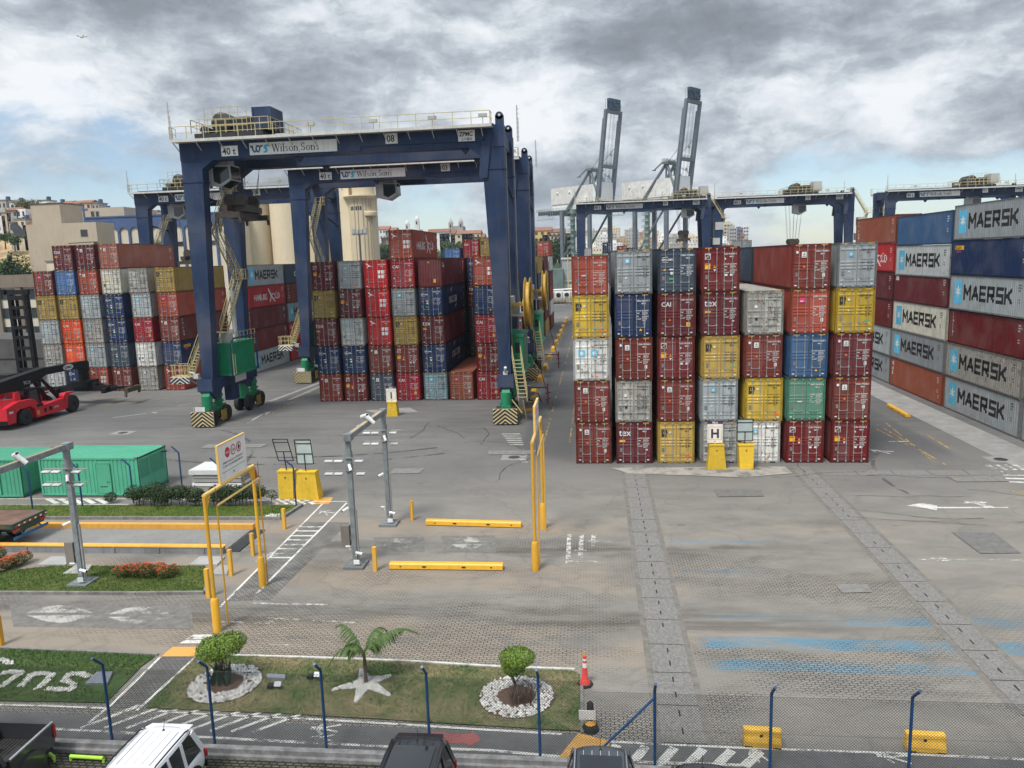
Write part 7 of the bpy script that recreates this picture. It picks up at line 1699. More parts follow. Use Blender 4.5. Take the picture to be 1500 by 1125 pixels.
def sign_board(x, y0, y1, z0, z1, lab):
    t = thing('prohibition_sign', lab, 'sign', (x, 0, 0), 0, 'prohibition signs'); w = y1 - y0; h = z1 - z0
    b = MB(); b.box(-.02, .03, y0, y1, z0, z1); b.build('board', WHITEP, t)
    b = MB(); b.box(-.05, .05, y0 - .04, y0, z0 - .1, z1 + .03); b.box(-.05, .05, y0, y1, z1, z1 + .04); b.build('edge', YFP, t)
    RED_ = mat('sign_red', (.55, .02, .03), .5); b = MB()
    def T(s, v, z, sz, mi, bold=.004, cond=1): b.mi(mi); b.merge(text_mesh(s, sz, bold, 0, 'CENTER', cond), MX((.034, y0 + w * v, z0 + h * z), (0, 1, 0), (0, 0, 1)))
    k = h / 1.6
    for v, fill in ((.32, True), (.53, False), (.74, False)):
        c = (y0 + w * v, z0 + h * .72); r_ = h * .15
        b.mi(0); P = [(c[0] + r_ * math.cos(PI / 8 + i * PI / 4 if fill else i * PI / 10), c[1] + r_ * math.sin(PI / 8 + i * PI / 4 if fill else i * PI / 10)) for i in range(8 if fill else 20)]; b.prism(P, 'x', .030, .034)
        if not fill: b.mi(2); b.prism([(c[0] + (p[0] - c[0]) * .78, c[1] + (p[1] - c[1]) * .78) for p in P], 'x', .0341, .036)
    b.mi(2); b.merge(text_mesh('PARE', h * .10, .003, 0, 'CENTER'), MX((.038, y0 + w * .32, z0 + h * .685), (0, 1, 0), (0, 0, 1)))
    b.mi(1); b.merge(text_mesh('5 m', h * .12, .003, 0, 'CENTER'), MX((.040, y0 + w * .53, z0 + h * .68), (0, 1, 0), (0, 0, 1)))
    b.box(.0365, .040, y0 + w * .72, y0 + w * .76, z0 + h * .64, z0 + h * .80); b.box(.0365, .040, y0 + w * .70, y0 + w * .78, z0 + h * .70, z0 + h * .74)
    T('SOMENTE VEÍCULOS AUTORIZADOS', .5, .44, h * .075, 1, .001, .95); T('E COM ALTURA MÁXIMA PERMITIDA', .5, .34, h * .075, 1, .001, .95)
    b.mi(1); b.box(.031, .034, y0 + w * .08, y1 - w * .06, z0 + h * .22, z0 + h * .23); T('wi', .5, .09, h * .10, 1)
    b.build('sign_face', [RED_, INKTXT, WHITEP], t, recalc=False); return t
sg = sign_board(-13.5, -23.55, -21.15, 5.66, 7.15, 'white prohibition sign with red octagon and two red rings, left'); sg2 = sign_board(-1.4, -16.9, -14.6, 6.1, 7.3, 'prohibition sign seen edge-on above the central yellow frame')
# bollards and long barriers
for px, py, h, lab in ((550, 836, 1.15, 'near the long near barrier, right of the nearer gate post'), (604, 762, 1.1, 'left of the farther long barrier'), (417, 775, 1.15, 'at the corner of the hedge lawn'), (371, 814, 1.15, 'in front of the dark grate'), (339, 843, 1.25, 'at the end of the orange rail'), (306, 875, 1.3, 'at the gate lawn corner behind the tall frame'), (2, 945, 1.2, 'cut off by the left edge above the stone letters')):
    q = G(px, py); t = thing('yellow_post', f'short yellow square post {lab}', 'bollard', (q.x, q.y, 0), 0, 'short yellow posts'); b = MB(); b.box(-.085, .085, -.085, .085, 0, h); b.box(-.09, .09, -.09, .09, h, h + .012); b.build('post', YF, t); b = MB(); b.box(-.025, .025, -.0865, -.0851, .0, h - .02); b.build('stripe', YFP, t)
def long_barrier(p, q, lab):
    d = q - p; L = d.length; t = thing('long_barrier', lab, 'barrier', (p.x, p.y, 0), math.atan2(d.y, d.x), 'long yellow concrete barriers'); b = MB()
    b.prism([(-.19, .04), (.19, .04), (.17, .24), (.11, .30), (-.11, .30), (-.17, .24)], 'x', 0, L); b.build('body', YF, t)
    b = MB(); 
    for f in (.31, .66): b.box(L * f - .09, L * f + .09, -.20, -.192, .12, .19)
    for f in (.10, .90): b.box(L * f - .04, L * f + .04, -.20, -.192, .13, .18)
    b.build('slots', BLACK, t); b = MB(); b.box(.05, L - .05, -.15, .15, 0, .04); b.build('foot', BLACK, t)
long_barrier(G(572, 832), G(737, 834), 'nearer long low yellow barrier between the gate and the edge-on frame'); long_barrier(G(625, 768), G(764, 772), 'farther long low yellow barrier between the gate and the edge-on frame')
for i in range(11):
    Y_ = 26.0 + i * 9.6; t = thing('yellow_block', f'{["nearest","second","third","fourth","fifth","sixth","seventh","eighth","ninth","tenth","farthest"][i]} yellow barrier block in the central aisle', 'barrier', (-5.0, Y_, 0), 0, 'yellow barrier blocks in the aisle'); b = MB(); b.prism([(-.32, 0), (.32, 0), (.24, .55), (-.24, .55)], 'y', 0, 3.0 if i < 3 else 3.6); b.build('block', YF, t)
for (a, c, lab) in ((G(1302, 596), G(1330, 612), 'long low dirty yellow block beside the side-on wall'),):
    long_barrier(a, c, lab)
# jersey barriers
for i, (px, py) in enumerate(((1116, 1091), (1354, 1098))):
    q = G(px, py); t = thing('jersey_barrier', ['chipped yellow plastic barrier, left of the two by the pedestrian lane', 'brighter yellow plastic barrier, right of the two by the pedestrian lane'][i], 'barrier', (q.x, q.y, 0), R(-3 if i else -4), 'yellow plastic barriers')
    b = MB(); b.prism([(-.20, 0), (.20, 0), (.20, .18), (.13, .33), (.11, .54), (-.11, .54), (-.13, .33), (-.20, .18)], 'x', -.53, .53); o = b.build('body', mat('barrier_plastic', (.72, .42, .05), .5, var=.15, scale=4, streak=.2, rust=.22), t)
    bv = o.modifiers.new('b', 'BEVEL'); bv.width = .05; bv.segments = 3
    b = MB(); b.box(-.5, -.28, -.205, -.18, .0, .06); b.box(.28, .5, -.205, -.18, .0, .06); b.box(-.08, .0, -.15, -.12, .34, .40); b.build('notch', BLACK, t)
# cone and bollard
q = G(857, 1003); t = thing('traffic_cone', 'tall red and white traffic cone with yellow-black tip', 'cone', (q.x, q.y, 0)); CR = mat('cone_red', (.62, .06, .05), .5, var=.08)
t.scale = (.8, .8, .8)
b = MB(); b.lathe((0, 0, .08), [(.24, 0), (.20, .12), (.135, .20), (.10, .72)], 20); b.lathe((0, 0, 1.0), [(.088, 0), (.085, .1)], 20); b.lathe((0, 0, 1.19), [(.082, 0), (.078, .12), (.03, .14)], 20); b.build('cone', CR, t, smooth=True)
b = MB(); b.lathe((0, 0, .80), [(.098, 0), (.089, .2)], 20); b.build('band', WHITEP, t, smooth=True); b = MB(); b.lathe((0, 0, 1.10), [(.087, 0), (.083, .09)], 20); b.build('band', WHITEP, t, smooth=True)
b = MB(); b.lathe((0, 0, 0), [(.34, 0), (.34, .07), (.24, .09)], 8); b.build('base', BLACK, t); b = MB(); b.tube([(0, 0, 1.3), (.01, 0, 1.5)], .03, 6); b.build('tip', OR, t)
q = G(865, 1069); t = thing('hazard_bollard', 'black and yellow bollard with a small white notice beside the lawn', 'bollard', (q.x, q.y, 0)); b = MB(); b.lathe((0, 0, 0), [(.26, 0), (.26, .06), (.17, .22)], 14); b.lathe((0, 0, .36), [(.12, 0), (.10, .5), (.06, .56)], 14); b.build('body', BLACK, t, smooth=True); b = MB(); b.lathe((0, 0, .22), [(.17, 0), (.12, .14)], 14); b.build('band', OR, t, smooth=True)
b = MB(); b.box(-.34, .16, -.15, -.13, .42, .72); b.build('notice', CAMW, t)
# row signs on yellow concrete feet
def sign_foot(x, y, top, bot, h, lab, m=None): 
    t = thing('concrete_foot', lab, 'sign base', (x, y, 0), 0, 'yellow concrete sign bases'); b = MB(); b.hexa([(-bot / 2, -.42, 0), (bot / 2, -.42, 0), (bot / 2, .42, 0), (-bot / 2, .42, 0)], [(-top / 2, -.30, h), (top / 2, -.30, h), (top / 2, .30, h), (-top / 2, .30, h)]); b.box(-top / 2 - .03, top / 2 + .03, -.33, .33, h, h + .10); b.build('block', mat('foot_yellow', (.66, .43, .03), .7, var=.10, scale=4, streak=.15, rust=.05), t)
    b = MB(); b.box(-.03, .03, -.47 + .12, -.33, h * .78, h * .84); b.build('hole', BLACK, t)
PURP = mat('sign_purple', (.07, .03, .09), .5); IVORY = mat('sign_ivory', (.70, .66, .56), .5)
def row_sign(x, y, ch, lab, z0=1.72, z1=3.2, w=.98):
    t = thing('row_sign', lab, 'sign', (x, y, 0), 0, 'row signs'); b = MB(); b.box(-.03, .03, .0, .05, z0 - .6, z1); b.box(-w / 2, w / 2, -.04, 0, z0, z1 - .2); b.build('board', IVORY, t)
    b = MB(); b.box(-w / 2, w / 2, -.042, 0, z1 - .199, z1); hd = b.build('header', PURP, t); b = MB(); b.merge(text_mesh('FILA', .17, .006, 0, 'CENTER', 1.1), MX((0, -.046, z1 - .165), (1, 0, 0), (0, 0, 1))); b.build('lettering', WHITEP, hd, recalc=False)
    b = MB(); b.merge(text_mesh(ch, .82, .03, 0, 'CENTER', .95), MX((0, -.046, z0 + .36), (1, 0, 0), (0, 0, 1)))
    for a in ((-.41, .41, .245, .255), (-.41, .41, 1.075, 1.085)): b.box(a[0], a[1], -.045, -.042, z0 + a[2], z0 + a[3])
    for x_ in (-.41, .40): b.box(x_, x_ + .01, -.045, -.042, z0 + .255, z0 + 1.075)
    b.box(-.04, .04, -.045, -.042, z0 + .10, z0 + .15); b.build('letter', PURP, t, recalc=False)
def frame_sign(x, y, z0, z1, w, lab, panes, tilt=0.0, m=None):
    t = thing('frame_sign', lab, 'sign frame', (x, y, 0), 0, 'black sign frames'); b = MB(); r_ = .022
    def P(u, z): return (u + tilt * (z - z0), 0, z)
    for a, c in (((-w / 2, z0), (w / 2, z0)), ((-w / 2, z1), (w / 2, z1)), ((-w / 2, z0), (-w / 2, z1)), ((w / 2, z0), (w / 2, z1)), ((-w / 2, z0 + (z1 - z0) * .42), (w / 2, z0 + (z1 - z0) * .42)), ((-w / 2, z0 + (z1 - z0) * .85), (w / 2, z0 + (z1 - z0) * .85))): b.beam(P(*a), P(*c), r_ * 2)
    b.beam((0, .0, z0 - .7), P(0, z0 + (z1 - z0) * .42), .05); b.build('frame', BLACK, t)
    if panes: b = MB(); b.box(-w / 2 + .03, w / 2 - .03, .01, .02, z0 + .03, z1 - .03); b.build('panel', mat('pale_panel', (.42, .49, .47), .4), t)
sign_foot(9.32, -1.15, .92, 1.22, 1.55, 'yellow tapering concrete base under the H sign'); row_sign(9.22, -1.2, 'H', 'FILA sign with purple letter H'); sign_foot(11.22, -1.15, .98, .86, 1.55, 'straight yellow concrete base right of the H sign'); frame_sign(11.15, -1.2, 1.85, 3.3, 1.0, 'black frame with pale panel right of the H sign', True)
sign_foot(-17.45, 17.3, .8, 1.05, 1.25, 'yellow concrete base under the I sign'); row_sign(-17.5, 17.2, 'I', 'FILA sign with purple letter I', 1.3, 2.8)
sign_foot(-17.55, -7.6, .98, .92, 1.65, 'straight yellow concrete base by the hedge lawn, left'); frame_sign(-17.5, -7.7, 2.35, 3.7, .95, 'empty leaning black frame on the left yellow base', False, -.22); sign_foot(-16.15, -7.8, 1.15, 1.5, 1.65, 'wide tapering yellow concrete base by the hedge lawn, right'); frame_sign(-16.2, -7.9, 2.2, 3.7, 1.02, 'black frame with pale panel on the wide yellow base', True, -.06)
# ------------------------------------------------------------ small things on the lawn
GALP = mat('drain_grille', (.24, .26, .30), .5, .3, var=.2, scale=8)
for P, lab in (([(125, 1006), (143, 989), (166, 989), (158, 1006)], 'grey drain cover beside the stone letter s'), ([(391, 997), (392, 992), (418, 993), (418, 999)], 'small pale drain cover right of the left stone ring')):
    Q = [G(*p) for p in P]; b = MB(); b.hexa([(v.x, v.y, .05) for v in Q], [(v.x, v.y, .14) for v in Q]); tag(b.build('drain_cover', GALP), lab, 'drain cover')
for px, py, lab in ((403, 1010, 'small black garden floodlight with panel below the pale drain cover'), (461, 996, 'small black garden floodlight left of the blue fence post')):
    q = G(px, py); t = thing('garden_light', lab, 'light', (q.x, q.y, .05), 0, 'garden floodlights'); b = MB(); b.box(-.24, -.05, -.1, .1, .03, .14); b.beam((-.1, 0, .05), (.12, 0, .12), .05); b.build('body', BLACK, t); b = MB(); b.hexa([(.02, -.12, .12), (.26, -.12, .12), (.26, .0, .24), (.02, .0, .24)], [(.02, -.14, .15), (.26, -.14, .15), (.26, -.02, .27), (.02, -.02, .27)]); b.build('panel', mat('panel_grey', (.22, .25, .30), .3), t)
# white slab stack by the hedge
t = thing('slab_stack', 'stack of white slabs and grey beams behind the hedge', 'slab stack', (0, 0, 0)); c = G(322, 712); b = MB(); b.box(c.x - 1.9, c.x + .5, c.y - .3, c.y + 1.9, .85, 1.15); b.build('top_slab', mat('slab_white', (.6, .6, .58), .7, var=.06), t)
for i, z in enumerate((.05, .32, .58)): b = MB(); b.box(c.x - 1.8 + i * .05, c.x + 1.6, c.y - .2, c.y + 1.7, z, z + .2); b.build('slab', PADC if i else CAMW, t)
q = G(374, 700); t = thing('small_cone', 'orange cone and slim orange post behind the hedge', 'cone', (q.x, q.y, 0)); b = MB(); b.lathe((0, 0, .05), [(.2, 0), (.05, .7)], 12); b.box(-.26, .26, -.26, .26, 0, .05); b.build('cone', mat('dull_orange', (.35, .12, .06), .6), t)
for px, py in ((347, 708), (357, 711)):
    q = G(px, py); t = thing('orange_post', f'slim orange post behind the hedge, {"left" if px < 350 else "right"} of a pair', 'post', (q.x, q.y, 0), 0, 'slim orange posts'); b = MB(); b.box(-.06, .06, -.06, .06, 0, 1.5); b.build('post', YF, t); b = MB(); b.box(-.065, .065, -.065, .065, 1.5, 1.53); b.build('cap', YFP, t)
# plug-in equipment by the aisle
for i, (x, y, h) in enumerate(((-5.6, 19.5, 1.7), (-5.3, 23.2, 1.7))):
    t = thing('power_pedestal', ['nearer', 'farther'][i] + ' grey power pedestal beside the nearest crane', 'cabinet', (x, y, 0), 0, 'grey power pedestals'); b = MB(); b.box(-.35, .35, -.3, .3, .5, h); b.box(-.3, .3, -.25, .25, 0, .5); b.box(.35, .7, -.1, .1, .7, 1.1); b.build('cabinet', GREYBOX, t); b = MB(); b.box(-1.0, 1.2, -.9, -.6, 0, .2); b.build('guard', YF, t); b = MB(); b.tube([(.5, 0, 1.0), (1.1, -.2, .9), (1.4, -.5, .1)], .05, 6); b.build('cable', BLACK, t)
# ------------------------------------------------------------ green generator containers
GC = mat('generator_green', (.09, .40, .25), .5, var=.09, scale=.8, streak=.22, rust=.10)
def gen(x0, y0, L, lab, doors, open_end=False):
    t = thing('generator_container', lab, 'container', (x0, y0, 0), 0, 'green generator containers'); h = 2.55; Wd = 3.3; b = MB()
    b.box(0, L, .06, Wd - .06, .15, h - .05)
    x = .18
    while x < L - .3:
        if not any(d - .1 < x < d + 1.0 for d in doors): b.hexa([(x, .06, .2), (x + .16, .06, .2), (x + .12, .02, .2), (x + .04, .02, .2)][::-1], [(x, .06, h - .12), (x + .16, .06, h - .12), (x + .12, .02, h - .12), (x + .04, .02, h - .12)][::-1])
        x += .278
    x = .15
    while x < L - .2: b.box(x, x + .13, .1, Wd - .1, h - .05, h - .028); x += .27
    for x_ in (0, L - .12):
        for y_ in (0, Wd - .12): b.box(x_, x_ + .12, y_, y_ + .12, .12, h - .1)
    for y_ in (.0, Wd - .1): b.box(.1, L - .1, y_, y_ + .1, h - .12, h - .0); b.box(.1, L - .1, y_, y_ + .1, .08, .2)
    for x_ in (0.0, L - .1): b.box(x_, x_ + .1, .1, Wd - .1, h - .12, h - .001); b.box(x_, x_ + .1, .1, Wd - .1, .08, .2)
    b.build('body', GC, t)
    b = MB()
    for x_ in (-.01, L - .17):
        for y_ in (-.01, Wd - .17): b.box(x_, x_ + .18, y_, y_ + .18, 0, .12); b.box(x_, x_ + .18, y_, y_ + .18, h - .11, h + .01)
    b.build('corner_castings', mat('rusty_corner', (.16, .13, .08), .8, var=.3, rust=.5), t)
    for d in doors:
        b = MB(); b.box(d, d + .9, -.01, .05, .22, 2.15); o = b.build('door', GC, t); b = MB(); b.box(d - .04, d, -.02, .05, .2, 2.19); b.box(d + .9, d + .94, -.02, .05, .2, 2.19); b.box(d, d + .9, -.02, .05, 2.15, 2.19); b.beam((d + .62, -.03, 1.0), (d + .82, -.03, 1.0), .04); b.build('frame', mat('darker_green', (.05, .25, .15), .5, rust=.2), o)
        if d > 2: b = MB(); b.merge(text_mesh('400-440V', .13, .004, 0, 'LEFT'), MX((d + .16, -.014, .62), (1, 0, 0), (0, 0, 1))); b.build('door_text', INKTXT, o, recalc=False)
    b = MB()
    for i in range(16): b.box(L + .0, L + .03, .25, 1.25, 1.15 + i * .075, 1.19 + i * .075); b.box(L + .0, L + .03, 1.4, 3.0, 1.15 + i * .075, 1.19 + i * .075)
    b.build('louvres', GC, t); b = MB(); b.tube([(L - .1, 2.8, 2.25), (L + .35, 2.8, 2.25)], .06, 8); b.build('exhaust', BLACK, t)
gen(-34.0, -7.6, 6.7, 'green container with two doors, right of the pair behind the hedge lawn', (1.7, 3.9)); gen(-41.2, -7.9, 6.1, 'green container cut off by the left edge of the photo', (3.7,))
strip('lane_line', [(-60, 731), (200, 731), (430, 734)], .10, 4, WHT); strip('lane_line', [(-60, 741), (188, 739)], .10, 4, WHT)
for i in range(5): strip('hatching', [(70 + i * 18, 731), (84 + i * 18, 738)], .3, 5, WHT)
for i in range(5): strip('hatching', [(392 + i * 13, 731), (408 + i * 13, 739)], .22, 5, WHT)
# ------------------------------------------------------------ drone
d_ = CAMP + ray(120, 54).normalized() * 105
t = thing('drone', 'small drone hovering high in the sky at upper left', 'drone', tuple(d_)); b = MB(); b.hexa([(-.16, -.1, -.06), (.16, -.1, -.06), (.16, .1, -.06), (-.16, .1, -.06)], [(-.12, -.07, .05), (.12, -.07, .05), (.12, .07, .05), (-.12, .07, .05)]); b.build('body', GREYBOX, t)
for sx in (-1, 1):
    for sy in (-1, 1):
        b = MB(); b.beam((sx * .12, sy * .06, 0), (sx * .36, sy * .26, .05), .03); b.tube([(sx * .36, sy * .26, .0), (sx * .36, sy * .26, .09)], .03, 8); o = b.build('arm', NAVYD, t); b = MB(); b.beam((sx * .36 - .17, sy * .26, .1), (sx * .36 + .17, sy * .26, .1), .03, .006); b.build('rotor', BLACK, o)
b = MB(); b.beam((-.12, 0, -.06), (-.14, 0, -.2), .02); b.beam((.12, 0, -.06), (.14, 0, -.2), .02); b.build('skids', BLACK, t)
# ------------------------------------------------------------ parked vehicles (rear towards the fence, +y)
CHR = mat('chrome', (.5, .5, .5), .25, .8); DARKPL = mat('dark_plastic', (.02, .02, .021), .6); TAILR = mat('tail_lamp', (.38, .01, .012), .2, spec=.8); CGL = glass('car_glass', (.012, .015, .017))
def carpaint(name, c, rough=.28):
    m = mat(name, c, rough, 0, var=.03, scale=.8, spec=.55); b = m.node_tree.nodes['Principled BSDF']; b.inputs['Coat Weight'].default_value = .5; b.inputs['Coat Roughness'].default_value = .08; return m
def loft(secs, cap=True):
    b = MB(); n = len(secs[0]); vs = [p for s in secs for p in s]; fs = []
    for i in range(len(secs) - 1):
        for j in range(n): fs.append((i * n + j, i * n + (j + 1) % n, (i + 1) * n + (j + 1) % n, (i + 1) * n + j))
    if cap: fs.append(tuple(range(n))[::-1]); fs.append(tuple((len(secs) - 1) * n + j for j in range(n)))
    return b.add(vs, fs)
def sect(y, w, zb, zt, crown=.03, tuck=.9):
    return [(x * w, y, z) for x, z in ((-tuck * .96, zb), (-1.0 * .98, zb + .12), (-1.0, (zb + zt) * .52), (-.985, zt - .12), (-.93, zt - .02), (-.5, zt + crown * .8), (0, zt + crown), (.5, zt + crown * .8), (.93, zt - .02), (.985, zt - .12), (1.0, (zb + zt) * .52), (.98, zb + .12), (tuck * .96, zb), (0, zb))]
def sub(o, lv=2):
    m = o.modifiers.new('s', 'SUBSURF'); m.levels = lv; m.render_levels = lv; o.data.polygons.foreach_set('use_smooth', [True] * len(o.data.polygons)); return o
def wheel(t, x, y, r=.36, w=.22):
    s = 1 if x > 0 else -1; b = MB(); b.lathe((x, y, r), [(r * .62, -w / 2), (r * .93, -w / 2), (r, -w * .3), (r, w * .3), (r * .93, w / 2), (r * .62, w / 2)], 26, 'x'); o = b.build('wheel', TYRE, t, smooth=True)
    b = MB(); b.lathe((x, y, r), [(r * .62, s * w * .40), (r * .58, s * w * .40), (r * .54, s * w * .15), (.001, s * w * .15)], 22, 'x')
    for i in range(7): a = i * 2 * PI / 7; b.beam((x + s * w * .33, y, r), (x + s * w * .33, y + math.cos(a) * r * .58, r + math.sin(a) * r * .58), .05, .03, up=(1, 0, 0))
    b.build('rim', CHR, o)
def suv(x, y, W_, L, H, paint, lab, rails=DARKPL, rz=0.0, roofglass=False, dark_roof=False, spoiler=True):
    t = thing('parked_car', lab, 'car', (x, y, 0), rz); w = W_ / 2; bz = H * .60
    o = loft([sect(-.02, w * .90, .38, bz - .1), sect(-.12, w * .97, .32, bz), sect(-.8, w, .27, bz + .03), sect(-L * .45, w, .25, bz), sect(-L * .68, w, .26, bz - .05), sect(-L * .80, w * .98, .28, bz - .09), sect(-L * .96, w * .93, .30, bz - .22), sect(-L, w * .80, .38, bz - .32)]).build('body', paint, t); sub(o)
    b = MB(); r0, r1, f0, f1 = -.10, -.42, -L * .73, -L * .55; wt = w * .78; wb = w * .94
    b.hexa([(-wb, f0, bz - .06), (wb, f0, bz - .06), (wb, r0 - .04, bz - .02), (-wb, r0 - .04, bz - .02)], [(-wt, f1, H - .07), (wt, f1, H - .07), (wt, r1, H - .07), (-wt, r1, H - .07)]); b.build('glass', CGL, t)
    b = MB()                                          # pillars
    def pil(yb, yt, th=.07):
        for s in (-1, 1): b.beam((s * (wb + .004), yb, bz - .05), (s * (wt + .006), yt, H - .06), th, .05, up=(1, 0, 0))
    pil(f0, f1, .07); pil(r0 - .10, r1 - .02, .16); pil(-L * .38, -L * .385, .08); pil(-1.05, -1.0, .10)
    b.build('pillars', paint if not dark_roof else DARKPL, t)
    o = loft([[(s * wt * f, yy, z + H) for s, f, z in ((-1, k, -.10), (-1, k, -.05), (-1, k * .9, .0), (-1, k * .45, .035), (1, 0, .045), (1, k * .45, .035), (1, k * .9, 0), (1, k, -.05), (1, k, -.10))] for yy, k in ((r1 + .12, .93), (r1 - .05, 1.02), (-L * .30, 1.05), (f1 + .3, 1.03), (f1 - .02, .97))]).build('roof', paint if not dark_roof else DARKPL, t); sub(o, 1)
    if spoiler: b = MB(); b.hexa([(-wt * .9, r1 + .05, H - .03), (wt * .9, r1 + .05, H - .03), (wt * .84, r1 + .34, H - .09), (-wt * .84, r1 + .34, H - .09)], [(-wt * .9, r1 + .05, H + .01), (wt * .9, r1 + .05, H + .01), (wt * .84, r1 + .34, H - .05), (-wt * .84, r1 + .34, H - .05)]); o = b.build('spoiler', paint, t); bv = o.modifiers.new('b', 'BEVEL'); bv.width = .02; bv.segments = 2
    for s in (-1, 1):
        b = MB(); b.tube([(s * wt * .92, r1 - .05, H + .01), (s * wt * .92, r1 - .2, H + .06), (s * wt * .93, -L * .35, H + .075), (s * wt * .92, f1 + .3, H + .06), (s * wt * .92, f1 + .2, H + .01)], .022, 6); b.build('roof_rail', rails, t, smooth=True)
        b = MB(); b.box(s * w * .86 - .12, s * w * .86 + .12, -.10, -.0, bz - .36, bz - .12); o = b.build('tail_light', TAILR, t); o.modifiers.new('b', 'BEVEL').width = .03
        b = MB(); b.box(s * (w + .02), s * (w + .20), f0 + .42, f0 + .52, bz - .02, bz + .13); o = b.build('mirror', paint if not dark_roof else DARKPL, t); o.modifiers.new('b', 'BEVEL').width = .03
        for yy in (-.85, -L * .80): wheel(t, s * (w - .12), yy)
        b = MB()
        for yy in (-.85, -L * .80): b.lathe((s * (w - .03), yy, .36), [(.385, -.04), (.47, -.035), (.47, .045), (.385, .05)], 24, 'x')
        b.build('wheel_arch', DARKPL, t, smooth=True)
    b = MB(); b.box(-w * .93, w * .93, -.03, .03, .32, .52); b.build('bumper', DARKPL, t)
    b = MB()
    for i in range(5): b.box(-wt * .62 + i * wt * .31 - .006, -wt * .62 + i * wt * .31 + .006, f1 + .35, r1 - .15, H + .025, H + .052 - abs(i - 2) * .002)
    b.build('roof_grooves', mat('groove_grey', (.56, .56, .56), .5) if not dark_roof and paint.name != 'black_car_paint' else DARKPL, t)
    b = MB(); b.tube([(.0, r1 - .12, H + .04), (.0, r1 - .02, H + .33)], .008, 5); b.lathe((0, r1 - .12, H + .03), [(.05, 0), (.02, .04)], 8); b.build('antenna', BLACK, t)
    if roofglass: b = MB(); b.hexa([(-wt * .75, f1 + .25, H + .03), (wt * .75, f1 + .25, H + .03), (wt * .75, r1 - .35, H + .03), (-wt * .75, r1 - .35, H + .03)], [(-wt * .75, f1 + .25, H + .054), (wt * .75, f1 + .25, H + .054), (wt * .75, r1 - .35, H + .054), (-wt * .75, r1 - .35, H + .054)]); b.build('sunroof', CGL, t)
    return t
WHP = carpaint('white_car_paint', (.70, .71, .72)); BKP = carpaint('black_car_paint', (.010, .011, .014)); GYP = carpaint('graphite_car_paint', (.035, .042, .05))
suv(-10.40, -33.2, 1.84, 4.25, 1.68, WHP, 'white car with black roof rails parked nose out below the fence')
suv(-3.30, -33.35, 1.86, 4.5, 1.76, BKP, 'glossy black car with roof rails parked below the fence', roofglass=True, rails=BKP)
suv(1.45, -33.1, 1.80, 4.4, 1.50, GYP, 'graphite car with pale roof edges parked beside the yellow ramp', rails=CHR, dark_roof=False, roofglass=True, spoiler=False)
suv(3.96, -33.65, 1.78, 4.3, 1.50, BKP, 'dark car of which only the round roof edge shows, rightmost', spoiler=False, rails=BKP)
# pickup
t = thing('pickup_truck', 'dark grey pickup with open empty load bed at the bottom left corner', 'pickup', (-15.35, -32.72, 0), R(0)); w = .93; PG = carpaint('pickup_paint', (.030, .033, .034))
b = MB(); b.box(-w + .1, w - .1, -5.2, -.1, .35, .60); b.build('chassis', DARKPL, t)
for s in (-1, 1):
    b = MB(); b.hexa([(s * w * .9 - .05, -1.75, .50), (s * w * .9 + .05, -1.75, .50), (s * w * .9 + .05, -.04, .50), (s * w * .9 - .05, -.04, .50)], [(s * w * .93 - .05, -1.75, 1.12), (s * w * .93 + .05, -1.75, 1.12), (s * w * .93 + .05, -.04, 1.16), (s * w * .93 - .05, -.04, 1.16)]); o = b.build('bed_side', PG, t)
    b = MB(); b.tube([(s * w * .94, -1.74, 1.14), (s * w * .94, -.05, 1.18)], .045, 8); b.build('bed_rail', CHR if s > 0 else BLACK, t, smooth=True)
    b = MB(); b.box(s * w * .93 - .06, s * w * .93 + .07, -.10, -.01, .72, 1.12); b.build('tail_light', TAILR, t)
    for yy in (-1.05, -4.25): wheel(t, s * (w - .1), yy, .38, .25)
    b = MB(); b.lathe((s * (w - .0), -1.05, .38), [(.42, -.05), (.52, -.04), (.52, .05), (.42, .06)], 24, 'x'); b.build('wheel_arch', PG, t, smooth=True)
    b = MB(); b.box(s * w * .55 - (.2 if s > 0 else .14), s * w * .55 + (.14 if s > 0 else .2), -1.4, -.7, .62, .86); b.build('wheel_box', DARKPL, t)
b = MB(); b.box(-w * .86, w * .86, -.10, -.03, .56, 1.15); b.build('tailgate', PG, t); b = MB(); b.box(-w * .85, w * .85, -1.74, -.1, .58, .63)
for i in range(14): b.box(-w * .82 + i * .112, -w * .82 + i * .112 + .05, -1.7, -.12, .63, .65)
b.box(-w * .86, w * .86, -1.80, -1.74, .56, 1.12); b.build('bed_floor', mat('bed_liner', (.03, .028, .026), .8, var=.5, scale=6), t)
o = loft([sect(-1.80, w, .4, 1.10), sect(-2.4, w, .38, 1.12), sect(-3.5, w, .38, 1.10), sect(-4.3, w, .40, 1.08), sect(-5.2, w * .92, .45, .95)]).build('body', PG, t); sub(o, 2)
b = MB(); b.hexa([(-.86, -3.7, 1.08), (.86, -3.7, 1.08), (.86, -1.86, 1.08), (-.86, -1.86, 1.08)], [(-.70, -3.0, 1.68), (.70, -3.0, 1.68), (.70, -2.0, 1.68), (-.70, -2.0, 1.68)]); b.build('glass', CGL, t)
o = loft([[(s * .72 * f, yy, z + 1.70) for s, f, z in ((-1, 1, -.06), (-1, .9, .0), (-1, .4, .03), (1, 0, .035), (1, .4, .03), (1, .9, 0), (1, 1, -.06))] for yy in (-1.92, -2.1, -2.6, -3.05)]).build('roof', PG, t); sub(o, 1)
b = MB()
